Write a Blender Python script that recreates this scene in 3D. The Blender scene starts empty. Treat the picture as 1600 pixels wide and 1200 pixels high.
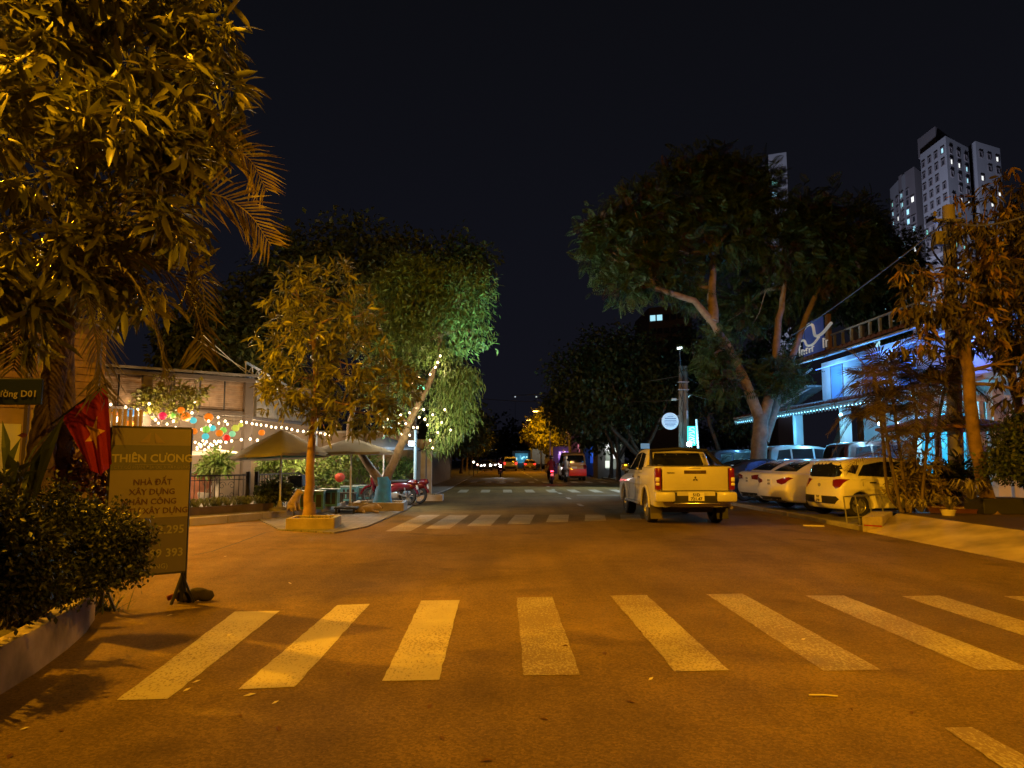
import bpy, bmesh, math, random
import numpy as np
from mathutils import Vector, Matrix, Euler
from mathutils.bvhtree import BVHTree

random.seed(7)
RNG = np.random.default_rng(11)
PI = math.pi
S = bpy.context.scene
COL = S.collection

# ------------------------------------------------------------------ camera
F = 1150.0                      # focal length in pixels of a 1600 px wide frame
CAM_H = 1.5
PITCH = math.atan(118 / F)
YAW = -math.atan(17 / F)
cam_d = bpy.data.cameras.new('camera')
cam = bpy.data.objects.new('camera', cam_d)
COL.objects.link(cam)
cam_d.sensor_width = 36
cam_d.lens = 36 * F / 1600
cam_d.clip_start = 0.05
cam_d.clip_end = 2000
cam.location = (0, 0, CAM_H)
cam.rotation_euler = (PI / 2 + PITCH, 0, YAW)
S.camera = cam
CR = Euler((PI / 2 + PITCH, 0, YAW)).to_matrix()

# ------------------------------------------------------------------ night sky
W = bpy.data.worlds.new('World')
S.world = W
W.use_nodes = True
wn, wl = W.node_tree.nodes, W.node_tree.links
bg = wn['Background']
tc = wn.new('ShaderNodeTexCoord')
sx = wn.new('ShaderNodeSeparateXYZ')
wl.new(tc.outputs['Generated'], sx.inputs[0])
rp = wn.new('ShaderNodeValToRGB')
wl.new(sx.outputs['Z'], rp.inputs[0])
e = rp.color_ramp.elements
e[0].position = 0.0; e[0].color = (0.0060, 0.0060, 0.0100, 1)
e[1].position = 0.7; e[1].color = (0.0032, 0.0034, 0.0044, 1)
n_ = rp.color_ramp.elements.new(0.22); n_.color = (0.0052, 0.0055, 0.0092, 1)
wl.new(rp.outputs[0], bg.inputs[0])
bg.inputs[1].default_value = 1.0

# ------------------------------------------------------------------ exposure
S.render.engine = 'CYCLES'
S.view_settings.view_transform = 'Standard'
S.view_settings.look = 'None'
S.view_settings.gamma = 1
S.view_settings.exposure = 0.0
S.view_settings.use_curve_mapping = False
S.cycles.use_denoising = True
S.cycles.max_bounces = 6
S.cycles.diffuse_bounces = 3
S.cycles.glossy_bounces = 3
S.cycles.transmission_bounces = 4
S.cycles.transparent_max_bounces = 8
S.cycles.sample_clamp_indirect = 3.0
S.cycles.caustics_reflective = False
S.cycles.caustics_refractive = False

SODIUM = (1.0, 0.41, 0.006)
WARM = (1.0, 0.66, 0.34)


# ------------------------------------------------------------------ pixel of the photograph -> place in the world
def ray(px, py):
    return CR @ Vector(((px - 800) / F, -(py - 600) / F, -1))


def P(px, py, Y):
    d = ray(px, py)
    return Vector((0, 0, CAM_H)) + d * (Y / d.y)


def G(px, py, z=0.0):
    d = ray(px, py)
    return Vector((0, 0, CAM_H)) + d * ((z - CAM_H) / d.z)


# ------------------------------------------------------------------ objects
ORG = {}


def tag(o, label=None, cat=None, group=None, kind=None):
    if label: o['label'] = label
    if cat: o['category'] = cat
    if group: o['group'] = group
    if kind: o['kind'] = kind
    return o


def thing(name, label, cat, loc=(0, 0, 0), rz=0.0, group=None, local=False):
    o = bpy.data.objects.new(name, None)
    COL.objects.link(o)
    o.location = loc
    o.rotation_euler = (0, 0, rz)
    o.empty_display_size = 0.1
    ORG[o] = Vector((0, 0, 0)) if local else Vector(loc)
    return tag(o, label, cat, group)


def link(name, me, parent=None, label=None, kind=None):
    o = bpy.data.objects.new(name, me)
    COL.objects.link(o)
    if parent is not None:
        o.parent = parent
        ORG[o] = ORG[parent]
    else:
        ORG[o] = Vector((0, 0, 0))
    if label: o['label'] = label
    if kind: o['kind'] = kind
    return o


def kids(o):
    return [c for c in ALLKIDS.get(o, [])]


ALLKIDS = {}


def dup(root, loc, rz=None, label=None, scale=None, swap=None):
    def rec(o, par):
        c = o.copy()
        COL.objects.link(c)
        if par is not None:
            c.parent = par
        if swap and c.type == 'MESH' and c.data.materials and c.data.materials[0] in swap:
            c.data = c.data.copy()
            c.data.materials[0] = swap[o.data.materials[0]]
        for ch in o.children:
            rec(ch, c)
        return c
    r = rec(root, None)
    r.location = loc
    if rz is not None: r.rotation_euler = (0, 0, rz)
    if scale is not None: r.scale = scale if hasattr(scale, '__len__') else (scale,) * 3
    if label: r['label'] = label
    return r


class MB:
    """collects geometry, builds ONE mesh object"""

    def __init__(self):
        self.v = []
        self.f = []

    def add(self, vs, fs):
        b = len(self.v)
        self.v.extend(tuple(p) for p in vs)
        self.f.extend(tuple(i + b for i in f) for f in fs)
        return self

    def box(self, c, s, rz=0.0, M=None):
        x, y, z = s[0] / 2, s[1] / 2, s[2] / 2
        vs = [Vector((a, b, d)) for d in (-z, z) for b in (-y, y) for a in (-x, x)]
        if M is None:
            M = Matrix.Rotation(rz, 3, 'Z')
        c = Vector(c)
        return self.add([M @ p + c for p in vs], [(0, 2, 3, 1), (4, 5, 7, 6), (0, 1, 5, 4), (2, 6, 7, 3), (0, 4, 6, 2), (1, 3, 7, 5)])

    def bbox(self, c, s, b=0.01, rz=0.0, M=None):
        """box with chamfered edges"""
        x, y, z = s[0] / 2, s[1] / 2, s[2] / 2
        bm = bmesh.new()
        bmesh.ops.create_cube(bm, size=1)
        for p in bm.verts:
            p.co = Vector((p.co.x * 2 * x, p.co.y * 2 * y, p.co.z * 2 * z))
        bmesh.ops.bevel(bm, geom=bm.edges[:], offset=min(b, x * .9, y * .9, z * .9), segments=2, affect='EDGES', profile=.5)
        if M is None:
            M = Matrix.Rotation(rz, 3, 'Z')
        c = Vector(c)
        bm.verts.index_update()
        self.add([M @ p.co + c for p in bm.verts], [[p.index for p in f.verts] for f in bm.faces])
        bm.free()
        return self

    def bar(self, a, b, w, h=None):
        """square bar between two points"""
        a, b = Vector(a), Vector(b)
        h = h or w
        d = b - a
        q = d.to_track_quat('X', 'Z').to_matrix()
        return self.box((a + b) / 2, (d.length, w, h), M=q)

    def tube(self, pts, r, n=8, caps=True):
        pts = [Vector(p) for p in pts]
        k = len(pts)
        rs = list(r) if hasattr(r, '__len__') else [r] * k
        T = []
        for i in range(k):
            d = (pts[min(i + 1, k - 1)] - pts[max(i - 1, 0)])
            T.append(d.normalized() if d.length > 1e-9 else Vector((0, 0, 1)))
        up = Vector((0, 0, 1)) if abs(T[0].z) < .9 else Vector((1, 0, 0))
        U = (up - T[0] * up.dot(T[0])).normalized()
        vs = []
        for i in range(k):
            U = (U - T[i] * U.dot(T[i]))
            U = U.normalized() if U.length > 1e-6 else T[i].orthogonal().normalized()
            V = T[i].cross(U)
            for j in range(n):
                a = 2 * PI * j / n
                vs.append(pts[i] + (U * math.cos(a) + V * math.sin(a)) * rs[i])
        fs = [(i * n + j, i * n + (j + 1) % n, (i + 1) * n + (j + 1) % n, (i + 1) * n + j) for i in range(k - 1) for j in range(n)]
        if caps:
            fs.append(tuple(range(n))[::-1])
            fs.append(tuple((k - 1) * n + j for j in range(n)))
        return self.add(vs, fs)

    def ball(self, c, r, seg=12, rings=8, M=None):
        c = Vector(c)
        r = Vector(r) if hasattr(r, '__len__') else Vector((r, r, r))
        vs, fs = [], []
        for i in range(rings + 1):
            t = PI * i / rings
            for j in range(seg):
                a = 2 * PI * j / seg
                p = Vector((r.x * math.sin(t) * math.cos(a), r.y * math.sin(t) * math.sin(a), r.z * math.cos(t)))
                vs.append((M @ p if M is not None else p) + c)
        for i in range(rings):
            for j in range(seg):
                fs.append((i * seg + j, (i + 1) * seg + j, (i + 1) * seg + (j + 1) % seg, i * seg + (j + 1) % seg))
        return self.add(vs, fs)

    def lathe(self, prof, c=(0, 0, 0), n=20, M=None):
        c = Vector(c)
        vs, fs = [], []
        for (r, z) in prof:
            for j in range(n):
                a = 2 * PI * j / n
                p = Vector((r * math.cos(a), r * math.sin(a), z))
                vs.append((M @ p if M is not None else p) + c)
        for i in range(len(prof) - 1):
            for j in range(n):
                fs.append((i * n + j, i * n + (j + 1) % n, (i + 1) * n + (j + 1) % n, (i + 1) * n + j))
        return self.add(vs, fs)

    def prism(self, poly, z0, z1):
        """plan polygon extruded upward"""
        n = len(poly)
        vs = [(p[0], p[1], z0) for p in poly] + [(p[0], p[1], z1) for p in poly]
        fs = [(i, (i + 1) % n, n + (i + 1) % n, n + i) for i in range(n)]
        fs += [tuple(range(n))[::-1], tuple(range(n, 2 * n))]
        return self.add(vs, fs)

    def slab(self, pts, t):
        """polygon in space thickened along its normal"""
        pts = [Vector(p) for p in pts]
        nrm = (pts[1] - pts[0]).cross(pts[2] - pts[0]).normalized() * t
        n = len(pts)
        fs = [(i, (i + 1) % n, n + (i + 1) % n, n + i) for i in range(n)]
        fs += [tuple(range(n))[::-1], tuple(range(n, 2 * n))]
        return self.add(pts + [p + nrm for p in pts], fs)

    def mesh(self, name, mat=None, smooth=None, org=None):
        me = bpy.data.meshes.new(name)
        vs = self.v if org is None else [(p[0] - org.x, p[1] - org.y, p[2] - org.z) for p in self.v]
        me.from_pydata(vs, [], self.f)
        bm = bmesh.new()
        bm.from_mesh(me)
        bmesh.ops.recalc_face_normals(bm, faces=bm.faces)
        bm.to_mesh(me)
        bm.free()
        if smooth is not None:
            me.shade_smooth()
            me.set_sharp_from_angle(angle=math.radians(smooth))
        if mat: me.materials.append(mat)
        return me

    def build(self, name, mat, parent=None, label=None, kind=None, smooth=None):
        org = ORG[parent] if parent is not None else None
        return link(name, self.mesh(name, mat, smooth, org), parent, label, kind)


# ------------------------------------------------------------------ materials
MATS = {}


def mat(name, col, rough=.7, metal=0.0, noise=None, bump=None, coat=0.0, spec=.5, emit=None, es=0.0, trans=0.0, island=0.0, alpha=None, tint=None):
    """noise=(scale, amount, detail) varies the colour; tint = second colour of that variation; bump=(scale, strength)"""
    m = bpy.data.materials.new(name)
    m.use_nodes = True
    nt = m.node_tree
    N, L = nt.nodes, nt.links
    b = N['Principled BSDF']
    b.inputs['Roughness'].default_value = rough
    b.inputs['Metallic'].default_value = metal
    b.inputs['Specular IOR Level'].default_value = spec
    if coat:
        b.inputs['Coat Weight'].default_value = coat
        b.inputs['Coat Roughness'].default_value = .06
    c4 = (*col, 1)
    b.inputs['Base Color'].default_value = c4
    out = None
    geo = N.new('ShaderNodeTexCoord')
    if noise:
        t = N.new('ShaderNodeTexNoise')
        t.inputs['Scale'].default_value = noise[0]
        t.inputs['Detail'].default_value = noise[2] if len(noise) > 2 else 5
        L.new(geo.outputs['Object'], t.inputs['Vector'])
        mr = N.new('ShaderNodeMapRange')
        mr.inputs[1].default_value = .3; mr.inputs[2].default_value = .7
        mr.inputs[3].default_value = 0; mr.inputs[4].default_value = 1
        L.new(t.outputs['Fac'], mr.inputs[0])
        mx = N.new('ShaderNodeMix'); mx.data_type = 'RGBA'
        a = noise[1]
        c2 = tint if tint else tuple(max(0, x * (1 - a)) for x in col)
        mx.inputs[6].default_value = c4
        mx.inputs[7].default_value = (*c2, 1)
        L.new(mr.outputs[0], mx.inputs[0])
        out = mx.outputs[2]
    if island:
        g = N.new('ShaderNodeNewGeometry')
        hs = N.new('ShaderNodeHueSaturation')
        mr2 = N.new('ShaderNodeMapRange')
        mr2.inputs[3].default_value = 1 - island; mr2.inputs[4].default_value = 1 + island
        L.new(g.outputs['Random Per Island'], mr2.inputs[0])
        L.new(mr2.outputs[0], hs.inputs['Value'])
        mr3 = N.new('ShaderNodeMapRange')
        mr3.inputs[3].default_value = .5 - island * .06; mr3.inputs[4].default_value = .5 + island * .04
        L.new(g.outputs['Random Per Island'], mr3.inputs[0])
        L.new(mr3.outputs[0], hs.inputs['Hue'])
        if out is not None: L.new(out, hs.inputs['Color'])
        else: hs.inputs['Color'].default_value = c4
        out = hs.outputs[0]
    if out is not None:
        L.new(out, b.inputs['Base Color'])
    if bump:
        t2 = N.new('ShaderNodeTexNoise')
        t2.inputs['Scale'].default_value = bump[0]
        t2.inputs['Detail'].default_value = 6
        L.new(geo.outputs['Object'], t2.inputs['Vector'])
        bp = N.new('ShaderNodeBump')
        bp.inputs['Strength'].default_value = bump[1]
        bp.inputs['Distance'].default_value = .02
        L.new(t2.outputs['Fac'], bp.inputs['Height'])
        L.new(bp.outputs[0], b.inputs['Normal'])
    if emit:
        b.inputs['Emission Color'].default_value = (*emit, 1)
        b.inputs['Emission Strength'].default_value = es
    if trans:
        tr = N.new('ShaderNodeBsdfTranslucent')
        if out is not None: L.new(out, tr.inputs[0])
        else: tr.inputs[0].default_value = c4
        ms = N.new('ShaderNodeMixShader')
        ms.inputs[0].default_value = trans
        L.new(b.outputs[0], ms.inputs[1]); L.new(tr.outputs[0], ms.inputs[2])
        L.new(ms.outputs[0], N['Material Output'].inputs[0])
    if alpha is not None:
        b.inputs['Alpha'].default_value = alpha
    MATS[name] = m
    return m


def lamp(name, loc, power, color, r=.05, parent=None, spot=None, aim=None):
    d = bpy.data.lights.new(name, 'SPOT' if spot else 'POINT')
    d.energy = power
    d.color = color
    d.shadow_soft_size = r
    if spot:
        d.spot_size = math.radians(spot)
        d.spot_blend = .6
    o = bpy.data.objects.new(name, d)
    COL.objects.link(o)
    loc = Vector(loc)
    if parent is not None:
        o.parent = parent
        loc = loc - ORG[parent]
    o.location = loc
    if spot:
        o.rotation_euler = (Vector(aim) - (loc + (ORG[parent] if parent else Vector()))).to_track_quat('-Z', 'Y').to_euler()
    return o


def text_mesh(s, size, depth=.004, align='CENTER', shear=0.0, bold=0.0, spacing=1.0):
    """lettering lying in its own XZ plane, facing -Y"""
    cu = bpy.data.curves.new('lettering', 'FONT')
    cu.body = s
    cu.size = size
    cu.extrude = depth
    cu.align_x = align
    cu.shear = shear
    cu.offset = bold
    cu.space_character = spacing
    cu.resolution_u = 2
    o = bpy.data.objects.new('lettering_tmp', cu)
    COL.objects.link(o)
    dg = bpy.context.evaluated_depsgraph_get()
    me = bpy.data.meshes.new_from_object(o.evaluated_get(dg))
    bpy.data.objects.remove(o)
    bpy.data.curves.remove(cu)
    me.name = 'lettering'
    me.transform(Matrix.Rotation(PI / 2, 4, 'X'))
    return me


def put_text(s, size, M, mt, parent, name='lettering', **k):
    me = text_mesh(s, size, **k)
    me.transform(M)
    me.transform(Matrix.Translation(-ORG[parent]))
    me.materials.clear()
    me.materials.append(mt)
    return link(name, me, parent)


# ------------------------------------------------------------------ leaves
def tri_mesh(name, V, Fc, mt, smooth=False):
    me = bpy.data.meshes.new(name)
    me.vertices.add(len(V))
    me.vertices.foreach_set('co', np.ascontiguousarray(V, dtype=np.float32).ravel())
    k = Fc.shape[1]
    me.loops.add(Fc.size)
    me.loops.foreach_set('vertex_index', np.ascontiguousarray(Fc, dtype=np.int32).ravel())
    me.polygons.add(len(Fc))
    me.polygons.foreach_set('loop_start', np.arange(len(Fc), dtype=np.int32) * k)
    me.update(calc_edges=True)
    if smooth: me.shade_smooth()
    me.materials.append(mt)
    return me


def nrm(a):
    return a / np.maximum(np.linalg.norm(a, axis=1, keepdims=True), 1e-9)


def frames(X, N):
    X = nrm(X)
    Y = nrm(np.cross(N, X))
    Z = np.cross(X, Y)
    return X, Y, Z


def scatter(tv, tf, pos, X, N, sc):
    X, Y, Z = frames(X, N)
    sc = sc[:, None, None]
    V = pos[:, None, :] + sc * (tv[None, :, 0:1] * X[:, None, :] + tv[None, :, 1:2] * Y[:, None, :] + tv[None, :, 2:3] * Z[:, None, :])
    k = len(tv)
    Fc = tf[None] + (np.arange(len(pos)) * k)[:, None, None]
    return V.reshape(-1, 3), Fc.reshape(-1, tf.shape[1])


# long pointed leaf, folded along the midrib and drooping
T_LONG_V = np.array([(0, 0, 0), (.3, .105, .02), (.3, 0, -.015), (.3, -.105, .02), (.68, .095, -.06), (.68, 0, -.10), (.68, -.095, -.06), (1, 0, -.24)])
T_LONG_F = np.array([(0, 2, 1), (0, 3, 2), (1, 2, 4), (2, 5, 4), (2, 3, 5), (3, 6, 5), (4, 5, 7), (5, 6, 7)])
# oval small leaf, two triangles + fold
T_OVAL_V = np.array([(0, 0, 0), (.5, .27, .05), (1, 0, -.08), (.5, -.27, .05)])
T_OVAL_F = np.array([(0, 3, 2), (0, 2, 1)])
T_THIN_V = np.array([(0, 0, 0), (.45, .085, -.02), (1, 0, -.12), (.45, -.085, -.02)])


def feather_template(n=9, w=.05, spread=.34):
    v, f = [], []
    for i in range(n):
        t = (i + .6) / n
        ln = spread * math.sin(PI * min(1, .15 + t * .85)) ** .7
        for s in (1, -1):
            b = len(v)
            z = -.18 * t * t
            v += [(t, 0, z), (t + w * 1.1, s * ln * .5, z + .01), (t + w * .8, s * ln, z - .06), (t - w * .6, s * ln * .5, z)]
            f += [(b, b + 1, b + 2), (b, b + 2, b + 3)]
    b = len(v)
    v += [(0, .008, 0), (0, -.008, 0), (1, 0, -.18)]
    f += [(b, b + 1, b + 2)]
    return np.array(v), np.array(f)


T_FEA_V, T_FEA_F = feather_template()


def crown_points(lobes, nclump, shell=(.55, 1.0), rng=RNG, squash=1.0):
    """clump centres and outward axes in a set of lobes [(centre, (rx, ry, rz))]"""
    w = np.array([(l[1][0] * l[1][1] * l[1][2]) ** (2 / 3) for l in lobes])
    w = w / w.sum()
    idx = rng.choice(len(lobes), nclump, p=w)
    C = np.array([tuple(l[0]) for l in lobes])[idx]
    R = np.array([tuple(l[1]) for l in lobes])[idx]
    u = nrm(rng.normal(size=(nclump, 3)))
    r = rng.uniform(shell[0], shell[1], (nclump, 1))
    ripple = 1 + .13 * np.sin(u[:, 0:1] * 7 + idx[:, None]) * np.sin(u[:, 1:2] * 6 + 1.3 * idx[:, None]) + .1 * np.sin(u[:, 2:3] * 9)
    return C + u * R * r * ripple, u, idx


def leaves_around(pc, axis, per, spread, size, droop=.4, out=.6, rosette=False, rng=RNG, var=.35, flat=.6):
    n = len(pc) * per
    pos = np.repeat(pc, per, 0)
    ax = np.repeat(axis, per, 0)
    if rosette:
        rad = rng.normal(size=(n, 3))
        d = nrm(ax * out + nrm(rad) * .9 + np.array([0, 0, -droop]))
        pos = pos + d * size * .12 + rng.normal(size=(n, 3)) * spread
    else:
        pos = pos + rng.normal(size=(n, 3)) * spread
        d = nrm(ax * out + rng.normal(size=(n, 3)) * .55 + np.array([0, 0, -droop]))
    N = nrm(rng.normal(size=(n, 3)) * (1 - flat) + np.array([0, 0, 1]) * flat + ax * .25)
    sc = size * rng.uniform(1 - var, 1 + var, n)
    return pos, d, N, sc


def foliage(name, parent, lv, tmpl, mt, kind='stuff', pick=0, leaf_name='leaf'):
    """one joined mesh of leaves; the PICK leaves nearest the camera become parts of their own"""
    pos, d, N, sc = lv
    tv, tf = tmpl
    keep = np.ones(len(pos), bool)
    if pick:
        q = pos - np.array([0, 0, CAM_H])
        R = np.array(CR)
        c = q @ R                                       # camera space
        zz = -c[:, 2]
        px = 800 + F * c[:, 0] / np.maximum(zz, .01)
        py = 600 - F * c[:, 1] / np.maximum(zz, .01)
        ok = (zz > .5) & (px > 0) & (px < 1600) & (py > 0) & (py < 1200)
        score = np.where(ok, sc / np.maximum(zz, .01), 0)
        best = np.argsort(-score)[:pick]
        X, Y, Z = frames(d[best], N[best])
        me = tri_mesh(leaf_name, tv, tf, mt, True)
        o0 = ORG[parent]
        for i, k in enumerate(best):
            o = link(leaf_name, me, parent)
            M = Matrix(((X[i][0], Y[i][0], Z[i][0]), (X[i][1], Y[i][1], Z[i][1]), (X[i][2], Y[i][2], Z[i][2]))).to_4x4()
            o.matrix_local = Matrix.Translation(Vector(pos[k]) - o0) @ M @ Matrix.Scale(float(sc[k]), 4)
        keep[best] = False
    V, Fc = scatter(tv, tf, pos[keep], d[keep], N[keep], sc[keep])
    V = V - np.array(tuple(ORG[parent]))[None]
    return link(name, tri_mesh(name, V, Fc, mt, len(tv) > 4), parent, kind=kind)


def wob(a, b, n, amp, rng=random, sag=0.0):
    """wobbling polyline from a to b"""
    a, b = Vector(a), Vector(b)
    L = (b - a).length
    out = []
    for i in range(n + 1):
        t = i / n
        p = a.lerp(b, t)
        if 0 < i < n:
            p = p + Vector((rng.gauss(0, amp), rng.gauss(0, amp), rng.gauss(0, amp * .6))) * L
        p.z += -sag * math.sin(PI * t)
        out.append(p)
    return out


def limb(mb, pts, r0, r1, n=7):
    k = len(pts)
    rs = [r0 + (r1 - r0) * (i / (k - 1)) ** .8 for i in range(k)]
    mb.tube(pts, rs, n)


def branches(mb, root_pts, lobes, clumps, idx, r, rng=random, twigs=6):
    """limbs from the trunk's upper nodes to every lobe, twigs to some clumps"""
    for k, (c, R) in enumerate(lobes):
        c = Vector(c)
        st = min(root_pts, key=lambda p: (Vector(p) - c).length + .3 * abs(Vector(p).z - c.z))
        mid = Vector(st).lerp(c, .5) + Vector((0, 0, .08 * (c - Vector(st)).length))
        pts = wob(st, mid, 3, .04, rng) + wob(mid, c, 3, .05, rng)[1:]
        limb(mb, pts, r, r * .35, 6)
        own = np.where(idx == k)[0]
        for q in own[:twigs]:
            t = Vector(clumps[q])
            s = pts[rng.randrange(2, len(pts))]
            limb(mb, wob(s, t, 3, .06, rng), r * .3, r * .07, 5)

# ================================================================== materials
def asphalt_material():
    m = bpy.data.materials.new('asphalt')
    m.use_nodes = True
    nt = m.node_tree
    N, L = nt.nodes, nt.links
    b = N['Principled BSDF']
    tcx = N.new('ShaderNodeTexCoord')

    def noise(sc, det=4, rough=.5):
        t = N.new('ShaderNodeTexNoise')
        t.inputs['Scale'].default_value = sc; t.inputs['Detail'].default_value = det
        t.inputs['Roughness'].default_value = rough
        L.new(tcx.outputs['Object'], t.inputs['Vector'])
        return t.outputs['Fac']

    def rng_(s, a, c, d, e_):
        r = N.new('ShaderNodeMapRange')
        for i, v in enumerate((a, c, d, e_)): r.inputs[i + 1].default_value = v
        L.new(s, r.inputs[0])
        return r.outputs[0]

    def mul(a, c):
        r = N.new('ShaderNodeMath'); r.operation = 'MULTIPLY'
        L.new(a, r.inputs[0])
        if isinstance(c, float): r.inputs[1].default_value = c
        else: L.new(c, r.inputs[1])
        return r.outputs[0]
    big = rng_(noise(.22, 5, .6), .3, .7, .60, 1.28)
    mid = rng_(noise(1.7, 6, .65), .3, .7, .82, 1.14)
    fine = rng_(noise(55, 3, .8), .25, .75, .68, 1.32)
    grit = rng_(noise(190, 2, .8), .3, .7, .72, 1.3)
    vo = N.new('ShaderNodeTexVoronoi'); vo.feature = 'DISTANCE_TO_EDGE'; vo.inputs['Scale'].default_value = .33
    wv = N.new('ShaderNodeVectorMath'); wv.operation = 'ADD'
    ns = N.new('ShaderNodeTexNoise'); ns.inputs['Scale'].default_value = 1.3; ns.inputs['Detail'].default_value = 6
    L.new(tcx.outputs['Object'], ns.inputs['Vector'])
    L.new(tcx.outputs['Object'], wv.inputs[0]); L.new(ns.outputs['Color'], wv.inputs[1])
    L.new(wv.outputs[0], vo.inputs['Vector'])
    crack = rng_(vo.outputs['Distance'], .0, .008, .93, 1.0)
    va = N.new('ShaderNodeTexVoronoi'); va.inputs['Scale'].default_value = 62     # aggregate stones
    L.new(tcx.outputs['Object'], va.inputs['Vector'])
    sv = N.new('ShaderNodeSeparateColor'); L.new(va.outputs['Color'], sv.inputs[0])
    stones = rng_(sv.outputs[0], 0, 1, .76, 1.26)
    ml = N.new('ShaderNodeMapping'); ml.inputs['Scale'].default_value = (1.5, .07, 1)
    L.new(tcx.outputs['Object'], ml.inputs[0])
    tl = N.new('ShaderNodeTexNoise'); tl.inputs['Scale'].default_value = 1; tl.inputs['Detail'].default_value = 5
    L.new(ml.outputs[0], tl.inputs['Vector'])
    lanes = rng_(tl.outputs['Fac'], .3, .7, .8, 1.15)                              # wheel-polished lanes along the street
    stain = rng_(noise(.9, 3, .4), .62, .74, 1.0, .62)                             # oil and tyre stains
    v = mul(mul(mul(mul(mul(mul(mul(big, mid), fine), grit), crack), stones), lanes), stain)
    # pale dust and sand lies along the left side street, none in the wheel tracks
    sx_ = N.new('ShaderNodeSeparateXYZ'); L.new(tcx.outputs['Object'], sx_.inputs[0])
    dust = mul(rng_(sx_.outputs[0], -1.0, -5.0, 0, 1), rng_(noise(.8, 7, .7), .35, .62, 0, 1))
    mx = N.new('ShaderNodeMix'); mx.data_type = 'RGBA'
    mx.inputs[6].default_value = (.158, .108, .036, 1)
    mx.inputs[7].default_value = (.22, .155, .06, 1)
    L.new(dust, mx.inputs[0])
    vm = N.new('ShaderNodeVectorMath'); vm.operation = 'SCALE'
    L.new(mx.outputs[2], vm.inputs[0]); L.new(v, vm.inputs['Scale'])
    L.new(vm.outputs[0], b.inputs['Base Color'])
    L.new(rng_(noise(.5, 5), .3, .7, .75, .95), b.inputs['Roughness'])
    b.inputs['Specular IOR Level'].default_value = .12
    bp = N.new('ShaderNodeBump'); bp.inputs['Strength'].default_value = .55; bp.inputs['Distance'].default_value = .012
    ad = N.new('ShaderNodeMath'); ad.operation = 'ADD'
    L.new(noise(130, 3, .8), ad.inputs[0]); L.new(mul(noise(3, 4), 1.6), ad.inputs[1])
    L.new(ad.outputs[0], bp.inputs['Height'])
    L.new(bp.outputs[0], b.inputs['Normal'])
    return m


def paint_material(name, col, wear):
    """road paint worn through to the asphalt in streaks"""
    m = mat(name, col, .75, noise=(2.0, .25))
    nt = m.node_tree
    N, L = nt.nodes, nt.links
    b = N['Principled BSDF']
    src = b.inputs['Base Color'].links[0].from_socket
    tcx = N.new('ShaderNodeTexCoord')
    mp = N.new('ShaderNodeMapping'); mp.inputs['Scale'].default_value = (1.5, .7, 1)
    L.new(tcx.outputs['Object'], mp.inputs[0])
    t = N.new('ShaderNodeTexNoise'); t.inputs['Scale'].default_value = 34; t.inputs['Detail'].default_value = 6; t.inputs['Roughness'].default_value = .72
    L.new(mp.outputs[0], t.inputs['Vector'])
    t2 = N.new('ShaderNodeTexNoise'); t2.inputs['Scale'].default_value = 1.1; t2.inputs['Detail'].default_value = 3
    L.new(tcx.outputs['Object'], t2.inputs['Vector'])
    ad = N.new('ShaderNodeMath'); ad.operation = 'ADD'; L.new(t.outputs['Fac'], ad.inputs[0])
    sc = N.new('ShaderNodeMath'); sc.operation = 'MULTIPLY'; sc.inputs[1].default_value = .35; L.new(t2.outputs['Fac'], sc.inputs[0]); L.new(sc.outputs[0], ad.inputs[1])
    mr = N.new('ShaderNodeMapRange'); mr.inputs[1].default_value = .66 + wear; mr.inputs[2].default_value = .73 + wear
    mr.inputs[3].default_value = 0; mr.inputs[4].default_value = .85
    L.new(ad.outputs[0], mr.inputs[0])
    mx = N.new('ShaderNodeMix'); mx.data_type = 'RGBA'
    L.new(mr.outputs[0], mx.inputs[0]); L.new(src, mx.inputs[6]); mx.inputs[7].default_value = (.16, .108, .045, 1)
    L.new(mx.outputs[2], b.inputs['Base Color'])
    bp = N.new('ShaderNodeBump'); bp.inputs['Strength'].default_value = .35; bp.inputs['Distance'].default_value = .01
    L.new(t.outputs['Fac'], bp.inputs['Height']); L.new(bp.outputs[0], b.inputs['Normal'])
    return m


def tile_material(name, c1, c2, scale, mortar=.015):
    m = mat(name, c1, .7)
    nt = m.node_tree
    N, L = nt.nodes, nt.links
    b = N['Principled BSDF']
    tcx = N.new('ShaderNodeTexCoord')
    br = N.new('ShaderNodeTexBrick')
    br.offset = 0
    br.inputs['Color1'].default_value = (*c1, 1); br.inputs['Color2'].default_value = (*c2, 1)
    br.inputs['Mortar'].default_value = tuple(x * .35 for x in c1) + (1,)
    br.inputs['Scale'].default_value = scale
    br.inputs['Mortar Size'].default_value = mortar
    br.inputs['Brick Width'].default_value = .4; br.inputs['Row Height'].default_value = .4
    L.new(tcx.outputs['Object'], br.inputs['Vector'])
    t = N.new('ShaderNodeTexNoise'); t.inputs['Scale'].default_value = 1.5; t.inputs['Detail'].default_value = 7
    L.new(tcx.outputs['Object'], t.inputs['Vector'])
    mr = N.new('ShaderNodeMapRange'); mr.inputs[1].default_value = .3; mr.inputs[2].default_value = .7; mr.inputs[3].default_value = .55; mr.inputs[4].default_value = 1.15
    L.new(t.outputs['Fac'], mr.inputs[0])
    vm = N.new('ShaderNodeVectorMath'); vm.operation = 'SCALE'
    L.new(br.outputs['Color'], vm.inputs[0]); L.new(mr.outputs[0], vm.inputs['Scale'])
    L.new(vm.outputs[0], b.inputs['Base Color'])
    return m


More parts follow.
